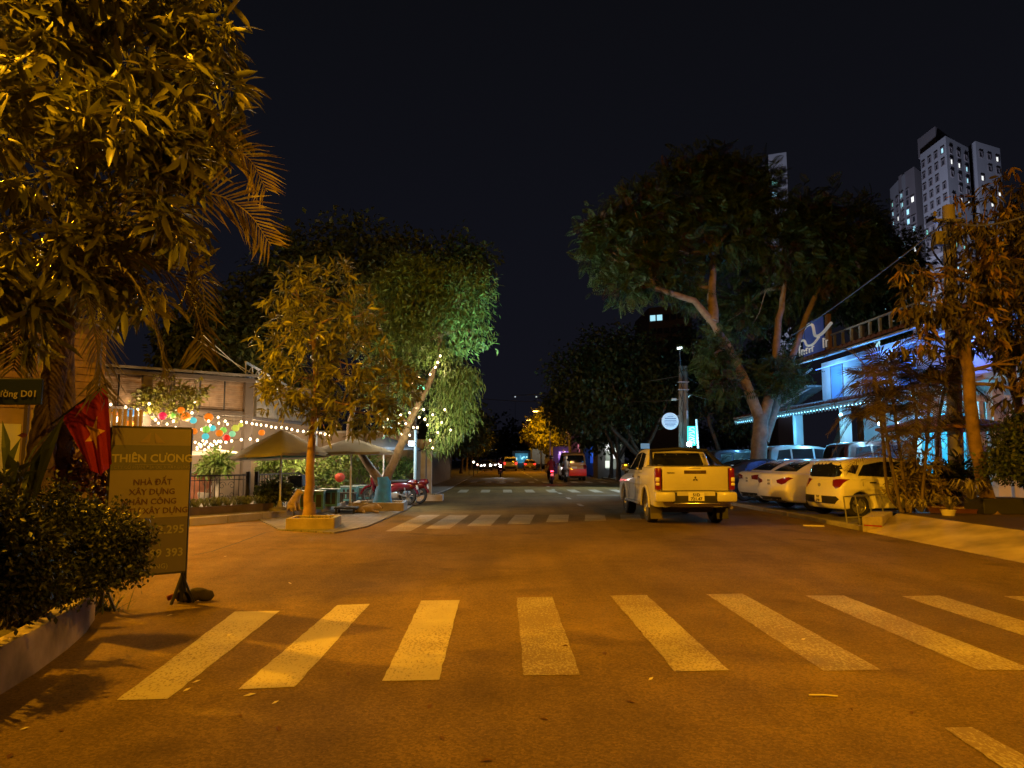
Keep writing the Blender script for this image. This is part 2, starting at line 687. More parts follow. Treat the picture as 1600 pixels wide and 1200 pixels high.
M_ASPH = asphalt_material()
M_STRIPE = paint_material('worn_road_paint', (.42, .38, .28), .055)
M_STRIPE2 = paint_material('very_worn_road_paint', (.37, .33, .24), -.035)
M_PAVER = tile_material('paver_tiles', (.20, .185, .165), (.15, .14, .125), 2.2)
M_TERR = tile_material('terrace_tiles', (.26, .24, .21), (.21, .19, .17), 1.4)
M_CONC = mat('concrete', (.30, .285, .26), .85, noise=(3, .45, 8), bump=(14, .35))
M_CONC2 = mat('rough_concrete', (.36, .33, .29), .85, noise=(1.6, .45, 9), bump=(20, .3))
M_KERBW = mat('whitewashed_wall', (.40, .33, .32), .88, noise=(2.4, .72, 10), bump=(16, .4))
M_PLAT = mat('platform_tile', (.075, .05, .042), .6, noise=(1.2, .4, 7), bump=(30, .1))
M_SOIL = mat('soil', (.035, .026, .018), .95, noise=(6, .5), bump=(18, .8))
M_GROUND = mat('dark_ground', (.05, .045, .04), .9, noise=(.2, .4))
M_BLACK = mat('black_metal', (.02, .02, .022), .45, .3)
M_STEEL = mat('galvanised_steel', (.42, .42, .42), .42, .7, noise=(8, .3))
M_PALESTEEL = mat('pale_painted_steel', (.55, .58, .60), .45, .2)
M_BARK = mat('bark', (.17, .125, .09), .9, noise=(7, .55, 8), bump=(22, .9))
M_BARKP = mat('pale_bark', (.30, .235, .185), .85, noise=(5, .45, 8), bump=(14, .7))
M_BLUEPAINT = mat('blue_painted_bark', (.02, .22, .58), .7, noise=(6, .75, 7), bump=(18, .7), tint=(.03, .13, .32))
M_TYRE = mat('tyre_rubber', (.018, .018, .018), .85)
M_GLASS = mat('dark_car_glass', (.012, .014, .016), .06, spec=.6)
M_CHROME = mat('chrome', (.7, .7, .7), .18, 1.0)
M_ALLOY = mat('alloy', (.45, .45, .46), .32, .8)
M_WHITECAR = mat('white_car_paint', (.80, .79, .77), .38, coat=.6, noise=(2.2, .06))
M_TRUCK = mat('pickup_white_paint', (.58, .575, .56), .36, coat=.6, noise=(1.5, .10, 6))
M_GREYCAR = mat('dark_grey_car_paint', (.05, .052, .06), .3, .4, coat=.7)
M_SILVER = mat('silver_car_paint', (.45, .47, .5), .3, .6, coat=.7)
M_MAROON = mat('maroon_car_paint', (.10, .035, .03), .3, .3, coat=.8)
M_TRIM = mat('black_plastic', (.022, .022, .023), .6)
M_REDLENS = mat('red_tail_lens', (.17, .008, .008), .12, coat=.6)
M_WHITELENS = mat('clear_lens', (.75, .75, .75), .12, coat=.6)
M_PLATE = mat('number_plate', (.78, .78, .74), .45)
M_INK = mat('black_print', (.02, .02, .02), .6)

LEAF_MANGO = mat('mango_leaf', (.17, .175, .032), .38, island=.5, trans=.22, spec=.4)
LEAF_MANGO2 = mat('young_mango_leaf', (.15, .155, .025), .45, island=.4, trans=.25, spec=.4)
LEAF_ORANGE = mat('flush_mango_leaf', (.24, .15, .025), .45, island=.4, trans=.25)  # orange lamplight put into this second mango leaf colour
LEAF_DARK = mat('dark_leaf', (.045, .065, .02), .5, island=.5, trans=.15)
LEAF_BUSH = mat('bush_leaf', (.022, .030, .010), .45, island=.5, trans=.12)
LEAF_WILLOW = mat('willow_leaf', (.085, .14, .045), .5, island=.4, trans=.3)
LEAF_FLAME = mat('feathery_leaf', (.034, .068, .016), .55, island=.45, trans=.25)
LEAF_RUST = mat('rusty_leaf', (.040, .020, .012), .6, island=.4, trans=.2)  # rust-brown tone mixed into the feathery crown
LEAF_PALM = mat('palm_leaflet', (.27, .22, .05), .45, island=.35, trans=.2)
LEAF_BRIGHT = mat('garden_leaf', (.13, .20, .045), .5, island=.4, trans=.35)
LEAF_SPIDER = mat('variegated_blade', (.30, .27, .15), .5, island=.4, trans=.2)

# ================================================================== street lamps that light the crossing
def street_lamp(name, label, foot, arm_to, power, H, group, head_len=.75, r=.10, emit=40, cone=None, aim=None):
    t = thing(name, label, 'street lamp', foot, group=group)
    foot, arm_to = Vector(foot), Vector(arm_to)
    m = MB()
    m.tube([foot, foot + Vector((0, 0, H * .5)), foot + Vector((0, 0, H - .5))], [.10, .085, .07], 10)
    m.lathe([(.2, 0), (.2, .05), (.13, .3), (.1, .32)], foot, 12)
    m.build('pole', M_STEEL, t, smooth=40)
    a = MB()
    top = foot + Vector((0, 0, H - .5))
    a.tube([top, top.lerp(arm_to, .12) + Vector((0, 0, .3)), top.lerp(arm_to, .5) + Vector((0, 0, .28)), arm_to], [.06, .05, .045, .04], 8)
    a.build('arm', M_STEEL, t, smooth=40)
    d = (arm_to - top); d.z = 0; d.normalize()
    q = d.to_track_quat('X', 'Z').to_matrix()
    h = MB()
    hc = arm_to + d * head_len * .4
    h.ball(hc + Vector((0, 0, .05)), (head_len * .55, .17, .09), 14, 8, q)
    h.build('lamp_head', M_STEEL, t, smooth=60)
    e_ = MB()
    e_.ball(hc + Vector((0, 0, -.03)), (head_len * .36, .12, .055), 12, 6, q)
    em = MATS.get('sodium_glow') or mat('sodium_glow', (.9, .5, .1), .4, emit=(1, .55, .12), es=emit)
    e_.build('lamp_lens', em, t, smooth=60)
    lamp('lamp_light', hc + Vector((0, 0, -.16)), power, SODIUM, r, t, spot=cone, aim=aim)
    return t


street_lamp('street_lamp', 'tall steel street lamp left of the mango tree lighting the side street corner', (-8.6, 3.6, 0), (-6.2, 4.2, 10.3), 4600, 10.4, 'street lamps over the crossing')
street_lamp('street_lamp', 'tall steel street lamp on the side street corner in front of the boarded house', (-14.2, 12.6, 0), (-12.0, 12.2, 8.6), 12000, 8.7, 'street lamps over the crossing', cone=100, aim=(-3.2, 10.2, 0))
street_lamp('street_lamp', 'tall steel street lamp at the near right corner lighting the pickup and parked cars', (11.0, -2.5, .0), (8.6, -2.2, 9.2), 10800, 9.2, 'street lamps over the crossing', cone=88, aim=(5.0, 13.0, 0))

# ================================================================== the setting
m = MB(); m.add([(-500, -120, -.05), (500, -120, -.05), (500, 900, -.05), (-500, 900, -.05)], [(0, 1, 2, 3)])
m.build('ground', M_GROUND, kind='structure')
m = MB()
m.add([(-60, -14, 0), (30, -14, 0), (30, 4.2, 0), (7.9, 4.2, 0), (7.9, 300, 0), (-2.6, 300, 0), (-2.6, 30, 0), (-60, 30, 0)], [tuple(range(8))])
m.build('road', M_ASPH, kind='structure')

# the near zebra crossing, each bar its own painted sheet
bars = [((367, 956), (437, 955), (262, 1093), (182, 1095)), ((527, 946), (578, 944), (460, 1074), (372, 1078)), ((658, 939), (718, 938), (686, 1063), (597, 1065)),
        ((807, 934), (863, 933), (907, 1055), (818, 1056)), ((953, 931), (1010, 930), (1139, 1048), (1055, 1050)), ((1104, 929), (1160, 928), (1377, 1047), (1287, 1049)),
        ((1258, 931), (1318, 931), (1618, 1048), (1527, 1047)), ((1409, 932), (1468, 931), (1850, 1046), (1760, 1046)), ((1568, 932), (1628, 932), (2090, 1046), (2000, 1046)),
        ((1475, 1138), (1520, 1137), (1760, 1270), (1670, 1270))]


def stripe(corners, mt, name='crossing_stripe', z=.004):
    pts = [G(px, py) for px, py in corners]
    n = 24
    vs, fs = [], []
    for i in range(n + 1):          # slightly ragged long edges
        t = i / n
        a = pts[0].lerp(pts[3], t); b = pts[1].lerp(pts[2], t)
        jx = .003
        vs += [(a.x + random.gauss(0, jx), a.y, z), (b.x + random.gauss(0, jx), b.y, z)]
    fs = [(2 * i, 2 * i + 1, 2 * i + 3, 2 * i + 2) for i in range(n)]
    o = MB().add(vs, fs).build(name, mt, kind='structure')
    return o


for i, b in enumerate(bars):
    stripe(b, M_STRIPE if i < 3 else M_STRIPE2)
# the far zebra crossing behind the pickup
far = [(604, 632, 829), (666, 690, 825), (730, 748, 821), (792, 806, 818), (852, 862, 815), (912, 920, 813), (968, 975, 811)]
for px, _, yb in far:
    a = G(px, yb); x = a.x
    stripe_pts = [(x + .25, 20.3), (x + .78, 20.3), (x + .53, a.y - .2), (x, a.y - .2)]
    vs = [(p[0], p[1], .004) for p in stripe_pts]
    MB().add(vs, [(0, 1, 2, 3)]).build('crossing_stripe', M_STRIPE2, kind='structure')
for k in range(9):                                             # third crossing, farther down the street
    x = -2.0 + k * 1.05
    MB().add([(x, 34, .004), (x + .42, 34, .004), (x + .42, 37, .004), (x, 37, .004)], [(0, 1, 2, 3)]).build('crossing_stripe', M_STRIPE, kind='structure')
for k in range(10):                                            # next junction
    x = -2.0 + k * .95
    MB().add([(x, 48, .004), (x + .4, 48, .004), (x + .4, 50.5, .004), (x, 50.5, .004)], [(0, 1, 2, 3)]).build('crossing_stripe', M_STRIPE, kind='structure')
for k in range(14):                                            # centre line dashes
    y = 24 + k * 4.2 if k < 5 else 53 + (k - 5) * 9
    ln = 1.3 if k < 5 else 5
    MB().add([(2.55, y, .004), (2.7, y, .004), (2.7, y + ln, .004), (2.55, y + ln, .004)], [(0, 1, 2, 3)]).build('centre_dash', M_STRIPE, kind='structure')
MB().add([(3.2, 31.2, .004), (7.6, 31.2, .004), (7.6, 31.5, .004), (3.2, 31.5, .004)], [(0, 1, 2, 3)]).build('stop_line', M_STRIPE, kind='structure')

# paved corner by the cafe, flush with the road; raised cafe terrace with a kerb behind it
pv = [G(436, 829), G(522, 834), G(574, 824), G(638, 796), G(655, 781), Vector((-2.6, 40, 0)), Vector((-2.6, 220, 0)), Vector((-7, 220, 0)), Vector((-7, 30, 0)), Vector((-6.2, 19, 0))]
MB().prism([(p.x, p.y) for p in pv], -.03, .03).build('pavement', M_PAVER, kind='structure')
terr = [(-24, 3.6), (-16.4, 8.0), (-10.6, 13.0), (-7.15, 17.05), (-5.55, 19.7), (-5.15, 21.0), (-5.0, 23.5), (-5.4, 30), (-30, 30), (-30, 3.6)]
MB().prism(terr, -.03, .16).build('terrace', M_TERR, kind='structure')
kb = MB()
for a, b in zip(terr[:6], terr[1:7]):                         # kerb stones along the terrace edge
    a, b = Vector((*a, 0)), Vector((*b, 0))
    n = max(1, int((b - a).length / .95))
    for i in range(n):
        p, q = a.lerp(b, i / n), a.lerp(b, (i + 1) / n)
        d = (q - p).normalized()
        o = MB().bbox(((p + q) / 2) + Vector((d.y * .05, -d.x * .05, .085)), ((q - p).length - .012, .16, .19 + random.uniform(-.006, .006)), .015, math.atan2(d.y, d.x))
        o.build('kerb_stone', M_CONC2, kind='structure')
# worn seam where the side street joins the road
sm = MB()
sp = [G(300, 868), G(330, 862), G(372, 848), G(415, 832), G(440, 828)]
for a, b in zip(sp, sp[1:]):
    d = (b - a).normalized() * .02
    sm.add([a + Vector((d.y, -d.x, .003)), b + Vector((d.y, -d.x, .003)), b + Vector((-d.y, d.x, .003)), a + Vector((-d.y, d.x, .003))], [(0, 1, 2, 3)])
sm.build('road_seam', mat('seam_dirt', (.07, .055, .042), .9, noise=(5, .5)), kind='structure')

# right side: sloping concrete driveway and its platform, kerb and car park beyond
dr = MB()
ya, yb = 3.0, 15.4
dr.add([(7.6, ya, .0), (8.85, ya, .30), (8.9, yb + 1.2, .30), (7.6, yb, .02), (7.6, ya, -.1), (8.85, ya, -.1), (8.9, yb + 1.2, -.1), (7.6, yb, -.1)],
       [(0, 1, 2, 3), (0, 3, 7, 4), (3, 2, 6, 7), (1, 0, 4, 5)])
dr.build('driveway', mat('driveway_concrete', (.52, .43, .31), .85, noise=(1.1, .68, 10), bump=(25, .25)), kind='structure')
MB().prism([(8.86, 3.0), (40, 3.0), (40, 17.2), (8.91, 16.6)], -.1, .302).build('platform', M_PLAT, kind='structure')
MB().prism([(7.75, 16.9), (9.0, 16.9), (9.2, 17.3), (12.6, 17.3), (12.6, 30), (7.75, 30)], -.06, .06).build('parking_pavement', M_PAVER, kind='structure')
MB().prism([(12.6, 17.3), (60, 17.3), (60, 60), (9.5, 60), (9.5, 30), (12.6, 30)], -.06, .26).build('car_park', M_CONC, kind='structure')
for i in range(15):                                          # low kerb along the parked cars
    y = 15.75 + i * .98
    MB().bbox((7.68 + random.uniform(-.012, .012), y + .48, .035), (.15, .965, .13 + random.uniform(-.01, .01)), .015).build('kerb_stone', M_CONC2, kind='structure')
MB().prism([(7.9, 30), (12, 30), (12, 260), (7.9, 260)], -.06, .12).build('far_pavement', M_PAVER, kind='structure')
# end wall of the driveway with its red stroke
t = thing('end_block', 'pale concrete block with a red painted stroke ending the driveway', 'block', (7.75, 15.6, 0))
m = MB(); m.add([(7.52, 15.42, 0), (7.98, 15.52, 0), (8.86, 16.74, 0), (8.4, 16.74, 0), (7.52, 15.42, .31), (7.98, 15.5, .31), (8.86, 16.74, .33), (8.4, 16.74, .33)],
               [(0, 1, 5, 4), (1, 2, 6, 5), (2, 3, 7, 6), (3, 0, 4, 7), (4, 5, 6, 7)])
m.build('block_body', mat('pale_block', (.52, .45, .36), .8, noise=(6, .4, 8), bump=(20, .3)), t)
m = MB(); m.slab([(7.55, 15.421, .13), (7.97, 15.512, .095), (7.97, 15.512, .125), (7.55, 15.421, .155)], .004)
m.build('red_stroke', mat('red_paint', (.5, .04, .02), .7, noise=(20, .6)), t)

# ================================================================== vehicles
def offset_poly(poly, d):
    """shrink a counter-clockwise (x, z) polygon by d"""
    n = len(poly)
    out = []
    for i in range(n):
        p0, p1, p2 = Vector(poly[i - 1]), Vector(poly[i]), Vector(poly[(i + 1) % n])
        a = (p1 - p0); b = (p2 - p1)
        na = Vector((-a.y, a.x)).normalized() if a.length > 1e-9 else Vector((0, 0))
        nb = Vector((-b.y, b.x)).normalized() if b.length > 1e-9 else Vector((0, 0))
        q = na + nb
        q = q.normalized() if q.length > 1e-6 else na
        out.append(p1 + q * d)
    return out


def smooth_poly(poly, keep, it=1):
    """corner cutting where keep is False"""
    for _ in range(it):
        out, kk = [], []
        n = len(poly)
        for i in range(n):
            if keep[i]:
                out.append(poly[i]); kk.append(True)
            else:
                p0, p1, p2 = poly[i - 1], poly[i], poly[(i + 1) % n]
                out.append((p1[0] * .75 + p0[0] * .25, p1[1] * .75 + p0[1] * .25)); kk.append(False)
                out.append((p1[0] * .75 + p2[0] * .25, p1[1] * .75 + p2[1] * .25)); kk.append(False)
        poly, keep = out, kk
    return poly


def arch(cx, cz, R, zu, n=9):
    """wheel arch, front to rear (for the underside run of a CCW outline seen with x right: rear -> front)"""
    a0 = math.asin(max(-1, min(1, (zu - cz) / R)))
    return [(cx - R * math.cos(a0 + (PI - 2 * a0) * i / n), cz + R * math.sin(a0 + (PI - 2 * a0) * i / n)) for i in range(n + 1)]


def shell(m, poly, W, xc, curv, zn=None, edge=.035, tumble=None):
    """outline swept across the width with rounded sides; tumble = (z0, k): narrowing above z0"""
    ts = [-1, -.985, -.955, -.88, -.7, -.4, 0, .4, .7, .88, .955, .985, 1]
    ins = {1: edge, .985: edge * .5, .955: edge * .14}
    n = len(poly)
    b = len(m.v)
    for t in ts:
        pp = offset_poly(poly, ins.get(abs(t), 0)) if abs(t) in ins else [Vector(p) for p in poly]
        for p in pp:
            x = xc + (p.x - xc) * (1 - curv * abs(t) ** 4)
            w = W
            if tumble and p.y > tumble[0]: w = W - (p.y - tumble[0]) * tumble[1]
            m.v.append((x, t * w, p.y))
    k = len(ts)
    for i in range(k - 1):
        for j in range(n):
            m.f.append((b + i * n + j, b + i * n + (j + 1) % n, b + (i + 1) * n + (j + 1) % n, b + (i + 1) * n + j))
    from mathutils.geometry import tessellate_polygon
    tri = tessellate_polygon([[Vector((p[0], p[1], 0)) for p in offset_poly(poly, edge)]])
    for q in tri:
        m.f.append(tuple(b + i for i in q)); m.f.append(tuple(b + (k - 1) * n + i for i in q))


def patch(bvh, pts, direction, off, fine=.12):
    """a sheet cut to a polygon and laid on the body along DIRECTION; has a turned-in rim so it reads as a pane with thickness"""
    bm = bmesh.new()
    vs = [bm.verts.new(p) for p in pts]
    bm.faces.new(vs)
    bmesh.ops.triangulate(bm, faces=bm.faces[:])
    for _ in range(4):
        long = [e_ for e_ in bm.edges if e_.calc_length() > fine]
        if not long: break
        bmesh.ops.subdivide_edges(bm, edges=long, cuts=1)
        bmesh.ops.triangulate(bm, faces=bm.faces[:])
    d = Vector(direction).normalized()
    for v in bm.verts:
        h = bvh.ray_cast(v.co - d * 3, d, 8)
        if h[0] is not None:
            v.co = h[0] - d * off
    bmesh.ops.recalc_face_normals(bm, faces=bm.faces[:])
    e0 = [e_ for e_ in bm.edges if e_.is_boundary]
    r = bmesh.ops.extrude_edge_only(bm, edges=e0)
    for v in [g for g in r['geom'] if isinstance(g, bmesh.types.BMVert)]:
        v.co = v.co + d * (off + .004)
    bm.verts.index_update()
    mb = MB()
    mb.add([v.co.copy() for v in bm.verts], [[v.index for v in f.verts] for f in bm.faces])
    bm.free()
    return mb


def wheel(parent, c, R, w, side, rimmat=None, name='wheel'):
    Mx = Matrix.Rotation(PI / 2 * side, 3, 'X')
    tm = MB().lathe([(R * .62, -w / 2), (R * .9, -w / 2), (R * .985, -w * .36), (R, -w * .2), (R, w * .2), (R * .985, w * .36), (R * .9, w / 2), (R * .62, w / 2)], c, 28, Mx)
    o = tm.build(name, M_TYRE, parent, smooth=45)
    rm = MB()
    rm.lathe([(R * .64, -w * .5), (R * .60, -w * .42), (R * .58, -w * .1), (R * .2, -w * .02), (0.001, -w * .02)], c, 28, Mx)
    for k in range(5):
        a = 2 * PI * k / 5
        q = Mx @ Matrix.Rotation(a, 3, 'Z')
        rm.box(Vector(c) + q @ Vector((R * .33, 0, -w * .38)), (R * .56, R * .15, w * .12), M=q)
    rm.lathe([(R * .16, -w * .46), (R * .12, -w * .5), (.001, -w * .5)], c, 14, Mx)
    rm.build('rim', rimmat or M_ALLOY, o, smooth=40)
    return o


def make_car(name, label, loc, heading, paint, spec, plate=None, group=None, cat='car', lit=False, emblem=None):
    L, H, Wd = spec['L'], spec['H'], spec['W']
    W = Wd / 2
    t = thing(name, label, cat, loc, PI / 2 - heading, group, local=True)
    R, zu = spec['R'], spec.get('zu', .22)
    xr, xf = spec['xr'], spec['xf']
    ar = arch(xr, R * .98, R * 1.16, zu); af = arch(xf, R * .98, R * 1.16, zu)
    top = spec['lower']                                   # from the nose bottom back over the bonnet to the rear bottom, front -> rear
    under = ar + af
    poly = under + top
    keep = [True] * len(under) + [False] * len(top)
    poly = smooth_poly(poly, keep, 2)
    # close order: under runs rear->front along the bottom, top runs front->rear: counter-clockwise
    m = MB()
    shell(m, poly, W, L / 2, spec.get('curv', .045), edge=.05)
    m2 = MB()
    gh = smooth_poly(spec['upper'], [i in spec.get('ukeep', ()) for i in range(len(spec['upper']))], 2)
    shell(m2, gh, W * .955, L / 2, spec.get('ucurv', .05), edge=.05, tumble=(spec['belt'], spec.get('tum', .36)))
    bv = BVHTree.FromPolygons([Vector(p) for p in m.v + m2.v], m.f + [tuple(i + len(m.v) for i in f) for f in m2.f])
    body = m.build('body', paint, t, smooth=38)
    cab = m2.build('cabin', paint, t, smooth=38)
    for x in (xr, xf):
        for s in (1, -1):
            wheel(t, (x, s * (W - .115), R), R, .2, s)
    ins = MB()                                            # dark wheel housings and floor between the wheels
    ins.box((L / 2, 0, zu + .12), (L * .93, Wd * .72, .2))
    for x in (xr, xf):
        ins.box((x, 0, R * 1.1), (R * 2.0, Wd * .70, R * 1.0))
    ins.build('underbody', M_TRIM, t)
    for pts in spec['side']:
        for s in (1, -1):
            patch(bv, [(x, s * 2, z) for x, z in pts], (0, -s, 0), .006).build('side_window', M_GLASS, t, smooth=30)
    patch(bv, [(-1, y * W, z) for y, z in spec['rear']], (1, 0, 0), .006).build('rear_window', M_GLASS, t, smooth=30)
    patch(bv, [(L + 1, y * W, z) for y, z in spec['wind']], (-1, 0, 0), .006).build('windscreen', M_GLASS, t, smooth=30)
    lensm = M_REDLENS
    if lit: lensm = MATS.get('lit_tail_lens') or mat('lit_tail_lens', (.5, .02, .02), .2, emit=(1, .03, .02), es=3)
    for s in (1, -1):
        dl = Vector((.86, -s * .5, 0)).normalized()
        c = spec['tail']
        o = patch(bv, [Vector((0, s * y * W, z)) - dl * 0 for y, z in c], dl, .012, .07).build('tail_light', lensm, t, smooth=30)
        if spec.get('tailw'):
            patch(bv, [Vector((0, s * y * W, z)) for y, z in spec['tailw']], dl, .018, .05).build('reverse_lens', M_WHITELENS, o, smooth=30)
        hd = Vector((-.86, -s * .5, 0)).normalized()
        patch(bv, [Vector((L, s * y * W, z)) for y, z in spec['head']], hd, .01, .08).build('headlight', M_WHITELENS, t, smooth=30)
        mm = MB(); mx_, mz = spec['mirror']
        mm.bbox((mx_, s * (W + .09), mz), (.12, .19, .13), .03)
        mm.build('wing_mirror', paint, t, smooth=40)
        for hx in spec['handle']:
            hm = MB(); hm.bbox((hx, s * (W + .012), spec['hz']), (.17, .03, .03), .01)
            hm.build('door_handle', paint if spec.get('hpaint', True) else M_TRIM, t, smooth=40)
        for sx_ in spec['seam']:
            sm_ = MB(); zb, zt = .36, spec['belt'] - .02
            pts = [(sx_ - .012, s * 2, zb), (sx_ + .0, s * 2, zb), (sx_ + .0, s * 2, zt), (sx_ - .012, s * 2, zt)]
            patch(bv, pts, (0, -s, 0), .002, .25).build('door_gap', M_INK, t)
    if spec.get('bump'):
        patch(bv, [(-1, y * W, z) for y, z in spec['bump']], (1, 0, 0), .008).build('bumper_insert', M_TRIM, t, smooth=30)
    pz, pw = spec['plate'], spec.get('pw', .33)
    hit = bv.ray_cast(Vector((-2, 0, pz)), Vector((1, 0, 0)), 5)
    px_ = hit[0].x if hit[0] is not None else 0
    pm = MB(); pm.box((px_ - .012, 0, pz), (.014, pw, .2 if pw < .4 else .12))
    po = pm.build('number_plate', M_PLATE, t)
    Mt = Matrix.Rotation(-PI / 2, 4, 'Z')
    if plate:
        for i, s_ in enumerate(plate):
            put_text(s_, .085, Matrix.Translation((px_ - .023, 0, pz + .015 - i * .092)) @ Mt, M_INK, po, depth=.002, bold=.002)
    return t, bv


SEDAN = dict(L=4.5, H=1.47, W=1.74, R=.315, xr=.98, xf=3.62, belt=.98, tum=.40, curv=.05, ucurv=.03,
             lower=[(4.36, .22), (4.5, .40), (4.48, .62), (4.28, .78), (3.45, .95), (2.4, .97), (1.1, 1.02), (.42, 1.07), (.10, 1.05), (.03, .92), (.07, .74), (.0, .60), (.03, .40), (.16, .24)],
             upper=[(3.42, .90), (3.40, .96), (2.62, 1.40), (2.15, 1.47), (1.55, 1.46), (1.05, 1.36), (.42, 1.05), (.40, .90)],
             side=[[(1.02, 1.06), (1.22, 1.31), (1.62, 1.385), (1.92, 1.395), (1.92, 1.02)], [(2.0, 1.02), (2.0, 1.395), (2.5, 1.36), (3.05, 1.04)]],
             rear=[(-.72, 1.10), (.72, 1.10), (.60, 1.34), (.3, 1.38), (-.3, 1.38), (-.60, 1.34)], wind=[(-.78, .99), (.78, .99), (.62, 1.36), (-.62, 1.36)],
             tail=[(.52, .86), (.54, .78), (.80, .74), (.98, .78), (1.22, .92), (1.12, .95), (.85, .92)], head=[(.55, .62), (.98, .62), (1.15, .78), (.7, .74)],
             mirror=(2.95, 1.03), handle=(1.35, 2.35), hz=.86, seam=(1.0, 1.96, 3.0), plate=.80, bump=[(-.75, .28), (.75, .28), (.68, .38), (-.68, .38)])
HATCH = dict(L=3.77, H=1.5, W=1.68, R=.30, xr=.58, xf=3.02, belt=.95, tum=.26, curv=.075, ucurv=.075,
             lower=[(3.64, .20), (3.77, .40), (3.74, .62), (3.5, .82), (2.9, .95), (1.6, .96), (.55, .98), (.16, .96), (.07, .86), (.02, .66), (.0, .46), (.06, .28), (.12, .20)],
             upper=[(3.0, .88), (2.95, .95), (2.25, 1.43), (1.75, 1.50), (.9, 1.50), (.34, 1.43), (.16, 1.30), (.12, .95), (.14, .88)],
             side=[[(.62, 1.04), (.82, 1.30), (1.3, 1.385), (1.55, 1.39), (1.55, 1.0)], [(1.62, 1.0), (1.62, 1.39), (2.05, 1.36), (2.62, 1.02)], [(.36, 1.13), (.52, 1.30), (.70, 1.30), (.56, 1.08)]],
             rear=[(-.80, 1.03), (-.60, 1.0), (.60, 1.0), (.80, 1.03), (.88, 1.16), (.70, 1.37), (.4, 1.41), (-.4, 1.41), (-.70, 1.37), (-.88, 1.16)], wind=[(-.78, .98), (.78, .98), (.66, 1.38), (-.66, 1.38)],
             tail=[(.66, .93), (.70, .80), (.84, .72), (1.0, .76), (1.10, .86), (1.24, .95), (1.0, .96), (.8, .95)], head=[(.55, .60), (.98, .60), (1.2, .82), (.7, .74)],
             mirror=(2.5, 1.02), handle=(.98, 1.9), hz=.87, hpaint=False, seam=(.72, 1.58, 2.6), plate=.46, pw=.30, bump=[(-.80, .40), (-.72, .34), (.72, .34), (.86, .38), (.90, .46), (.80, .53), (-.80, .53), (-.9, .46)])
SUV = dict(L=4.6, H=1.85, W=1.85, R=.38, xr=.95, xf=3.68, belt=1.12, tum=.22, curv=.05, ucurv=.03, zu=.3,
           lower=[(4.45, .32), (4.6, .5), (4.57, .8), (4.35, 1.0), (3.6, 1.12), (2.2, 1.13), (.5, 1.14), (.1, 1.12), (.04, .9), (.0, .6), (.05, .42), (.15, .32)],
           upper=[(3.62, 1.0), (3.55, 1.12), (2.85, 1.70), (2.2, 1.84), (1.0, 1.85), (.35, 1.80), (.16, 1.62), (.08, 1.12), (.1, 1.0)],
           side=[[(.45, 1.2), (.6, 1.62), (1.1, 1.68), (1.1, 1.19)], [(1.18, 1.19), (1.18, 1.68), (2.1, 1.70), (2.1, 1.18)], [(2.18, 1.18), (2.18, 1.70), (2.68, 1.66), (3.22, 1.18)]],
           rear=[(-.82, 1.2), (.82, 1.2), (.7, 1.66), (-.7, 1.66)], wind=[(-.8, 1.16), (.8, 1.16), (.66, 1.66), (-.66, 1.66)],
           tail=[(.74, 1.12), (.76, .82), (.96, .82), (1.12, 1.0), (1.05, 1.14)], head=[(.6, .78), (1.0, .78), (1.15, .98), (.7, .93)],
           mirror=(3.15, 1.2), handle=(1.3, 2.25), hz=1.02, seam=(1.14, 2.14, 3.2), plate=.9, bump=[(-.8, .38), (.8, .38), (.8, .6), (-.8, .6)])
HD = math.radians(82)
make_car('parked_car', 'white hatchback parked nose-in right beside the palm clump, nearest of the pale cars', (8.15, 19.0, .06), HD, M_WHITECAR, HATCH, ('51F', '3742'), 'cars parked along the kerb')
t_h = S.objects['parked_car']
em = MB()
for k in range(24):
    pass
ring = [(.055 * math.cos(a), .038 * math.sin(a)) for a in [2 * PI * i / 20 for i in range(21)]]
em.tube([(.045, y, .80 + z) for y, z in ring], .006, 6)
em.bar((.045, -.02, .775), (.045, -.03, .825), .009); em.bar((.045, .03, .775), (.045, .02, .825), .009); em.bar((.045, -.02, .80), (.045, .02, .80), .008)
em.build('emblem', M_CHROME, t_h)
make_car('parked_car', 'white saloon with long swept tail lights parked tightly beside the white hatchback', (7.72, 21.4, .06), HD, M_WHITECAR, SEDAN, ('51G', '618'), 'cars parked along the kerb')
S3 = dict(SEDAN); S3['tail'] = [(.40, .93), (.42, .82), (.80, .80), (1.02, .82), (1.14, .93), (.98, .97), (.7, .96)]
make_car('parked_car', 'cream-looking white saloon parked farther in, between the pickup and another white saloon', (7.95, 24.0, .06), HD + .02, M_WHITECAR, S3, ('51A', '274'), 'cars parked along the kerb')
S4 = dict(SEDAN); S4['L'] = 4.5
make_car('parked_car', 'dark grey saloon parked behind the white pickup, mostly hidden by its tailgate', (7.4, 26.5, .06), HD - .05, M_GREYCAR, S4, None, 'cars parked along the kerb')
make_car('parked_car', 'silver estate car with blue-lit roof parked behind the forked tree', (11.0, 31.6, .26), math.radians(84), M_SILVER, SUV, None, 'cars in the second parking row')
make_car('parked_car', 'dark maroon people carrier with shiny roof parked behind the white hatchback', (11.75, 26.3, .30), math.radians(86), M_MAROON, dict(SUV, H=1.85), None, 'cars in the second parking row')
make_car('parked_car', 'black car with red-tinted glass parked behind the dark grey saloon', (9.4, 34.5, .12), math.radians(80), M_GREYCAR, dict(SUV), None, 'cars in the second parking row')


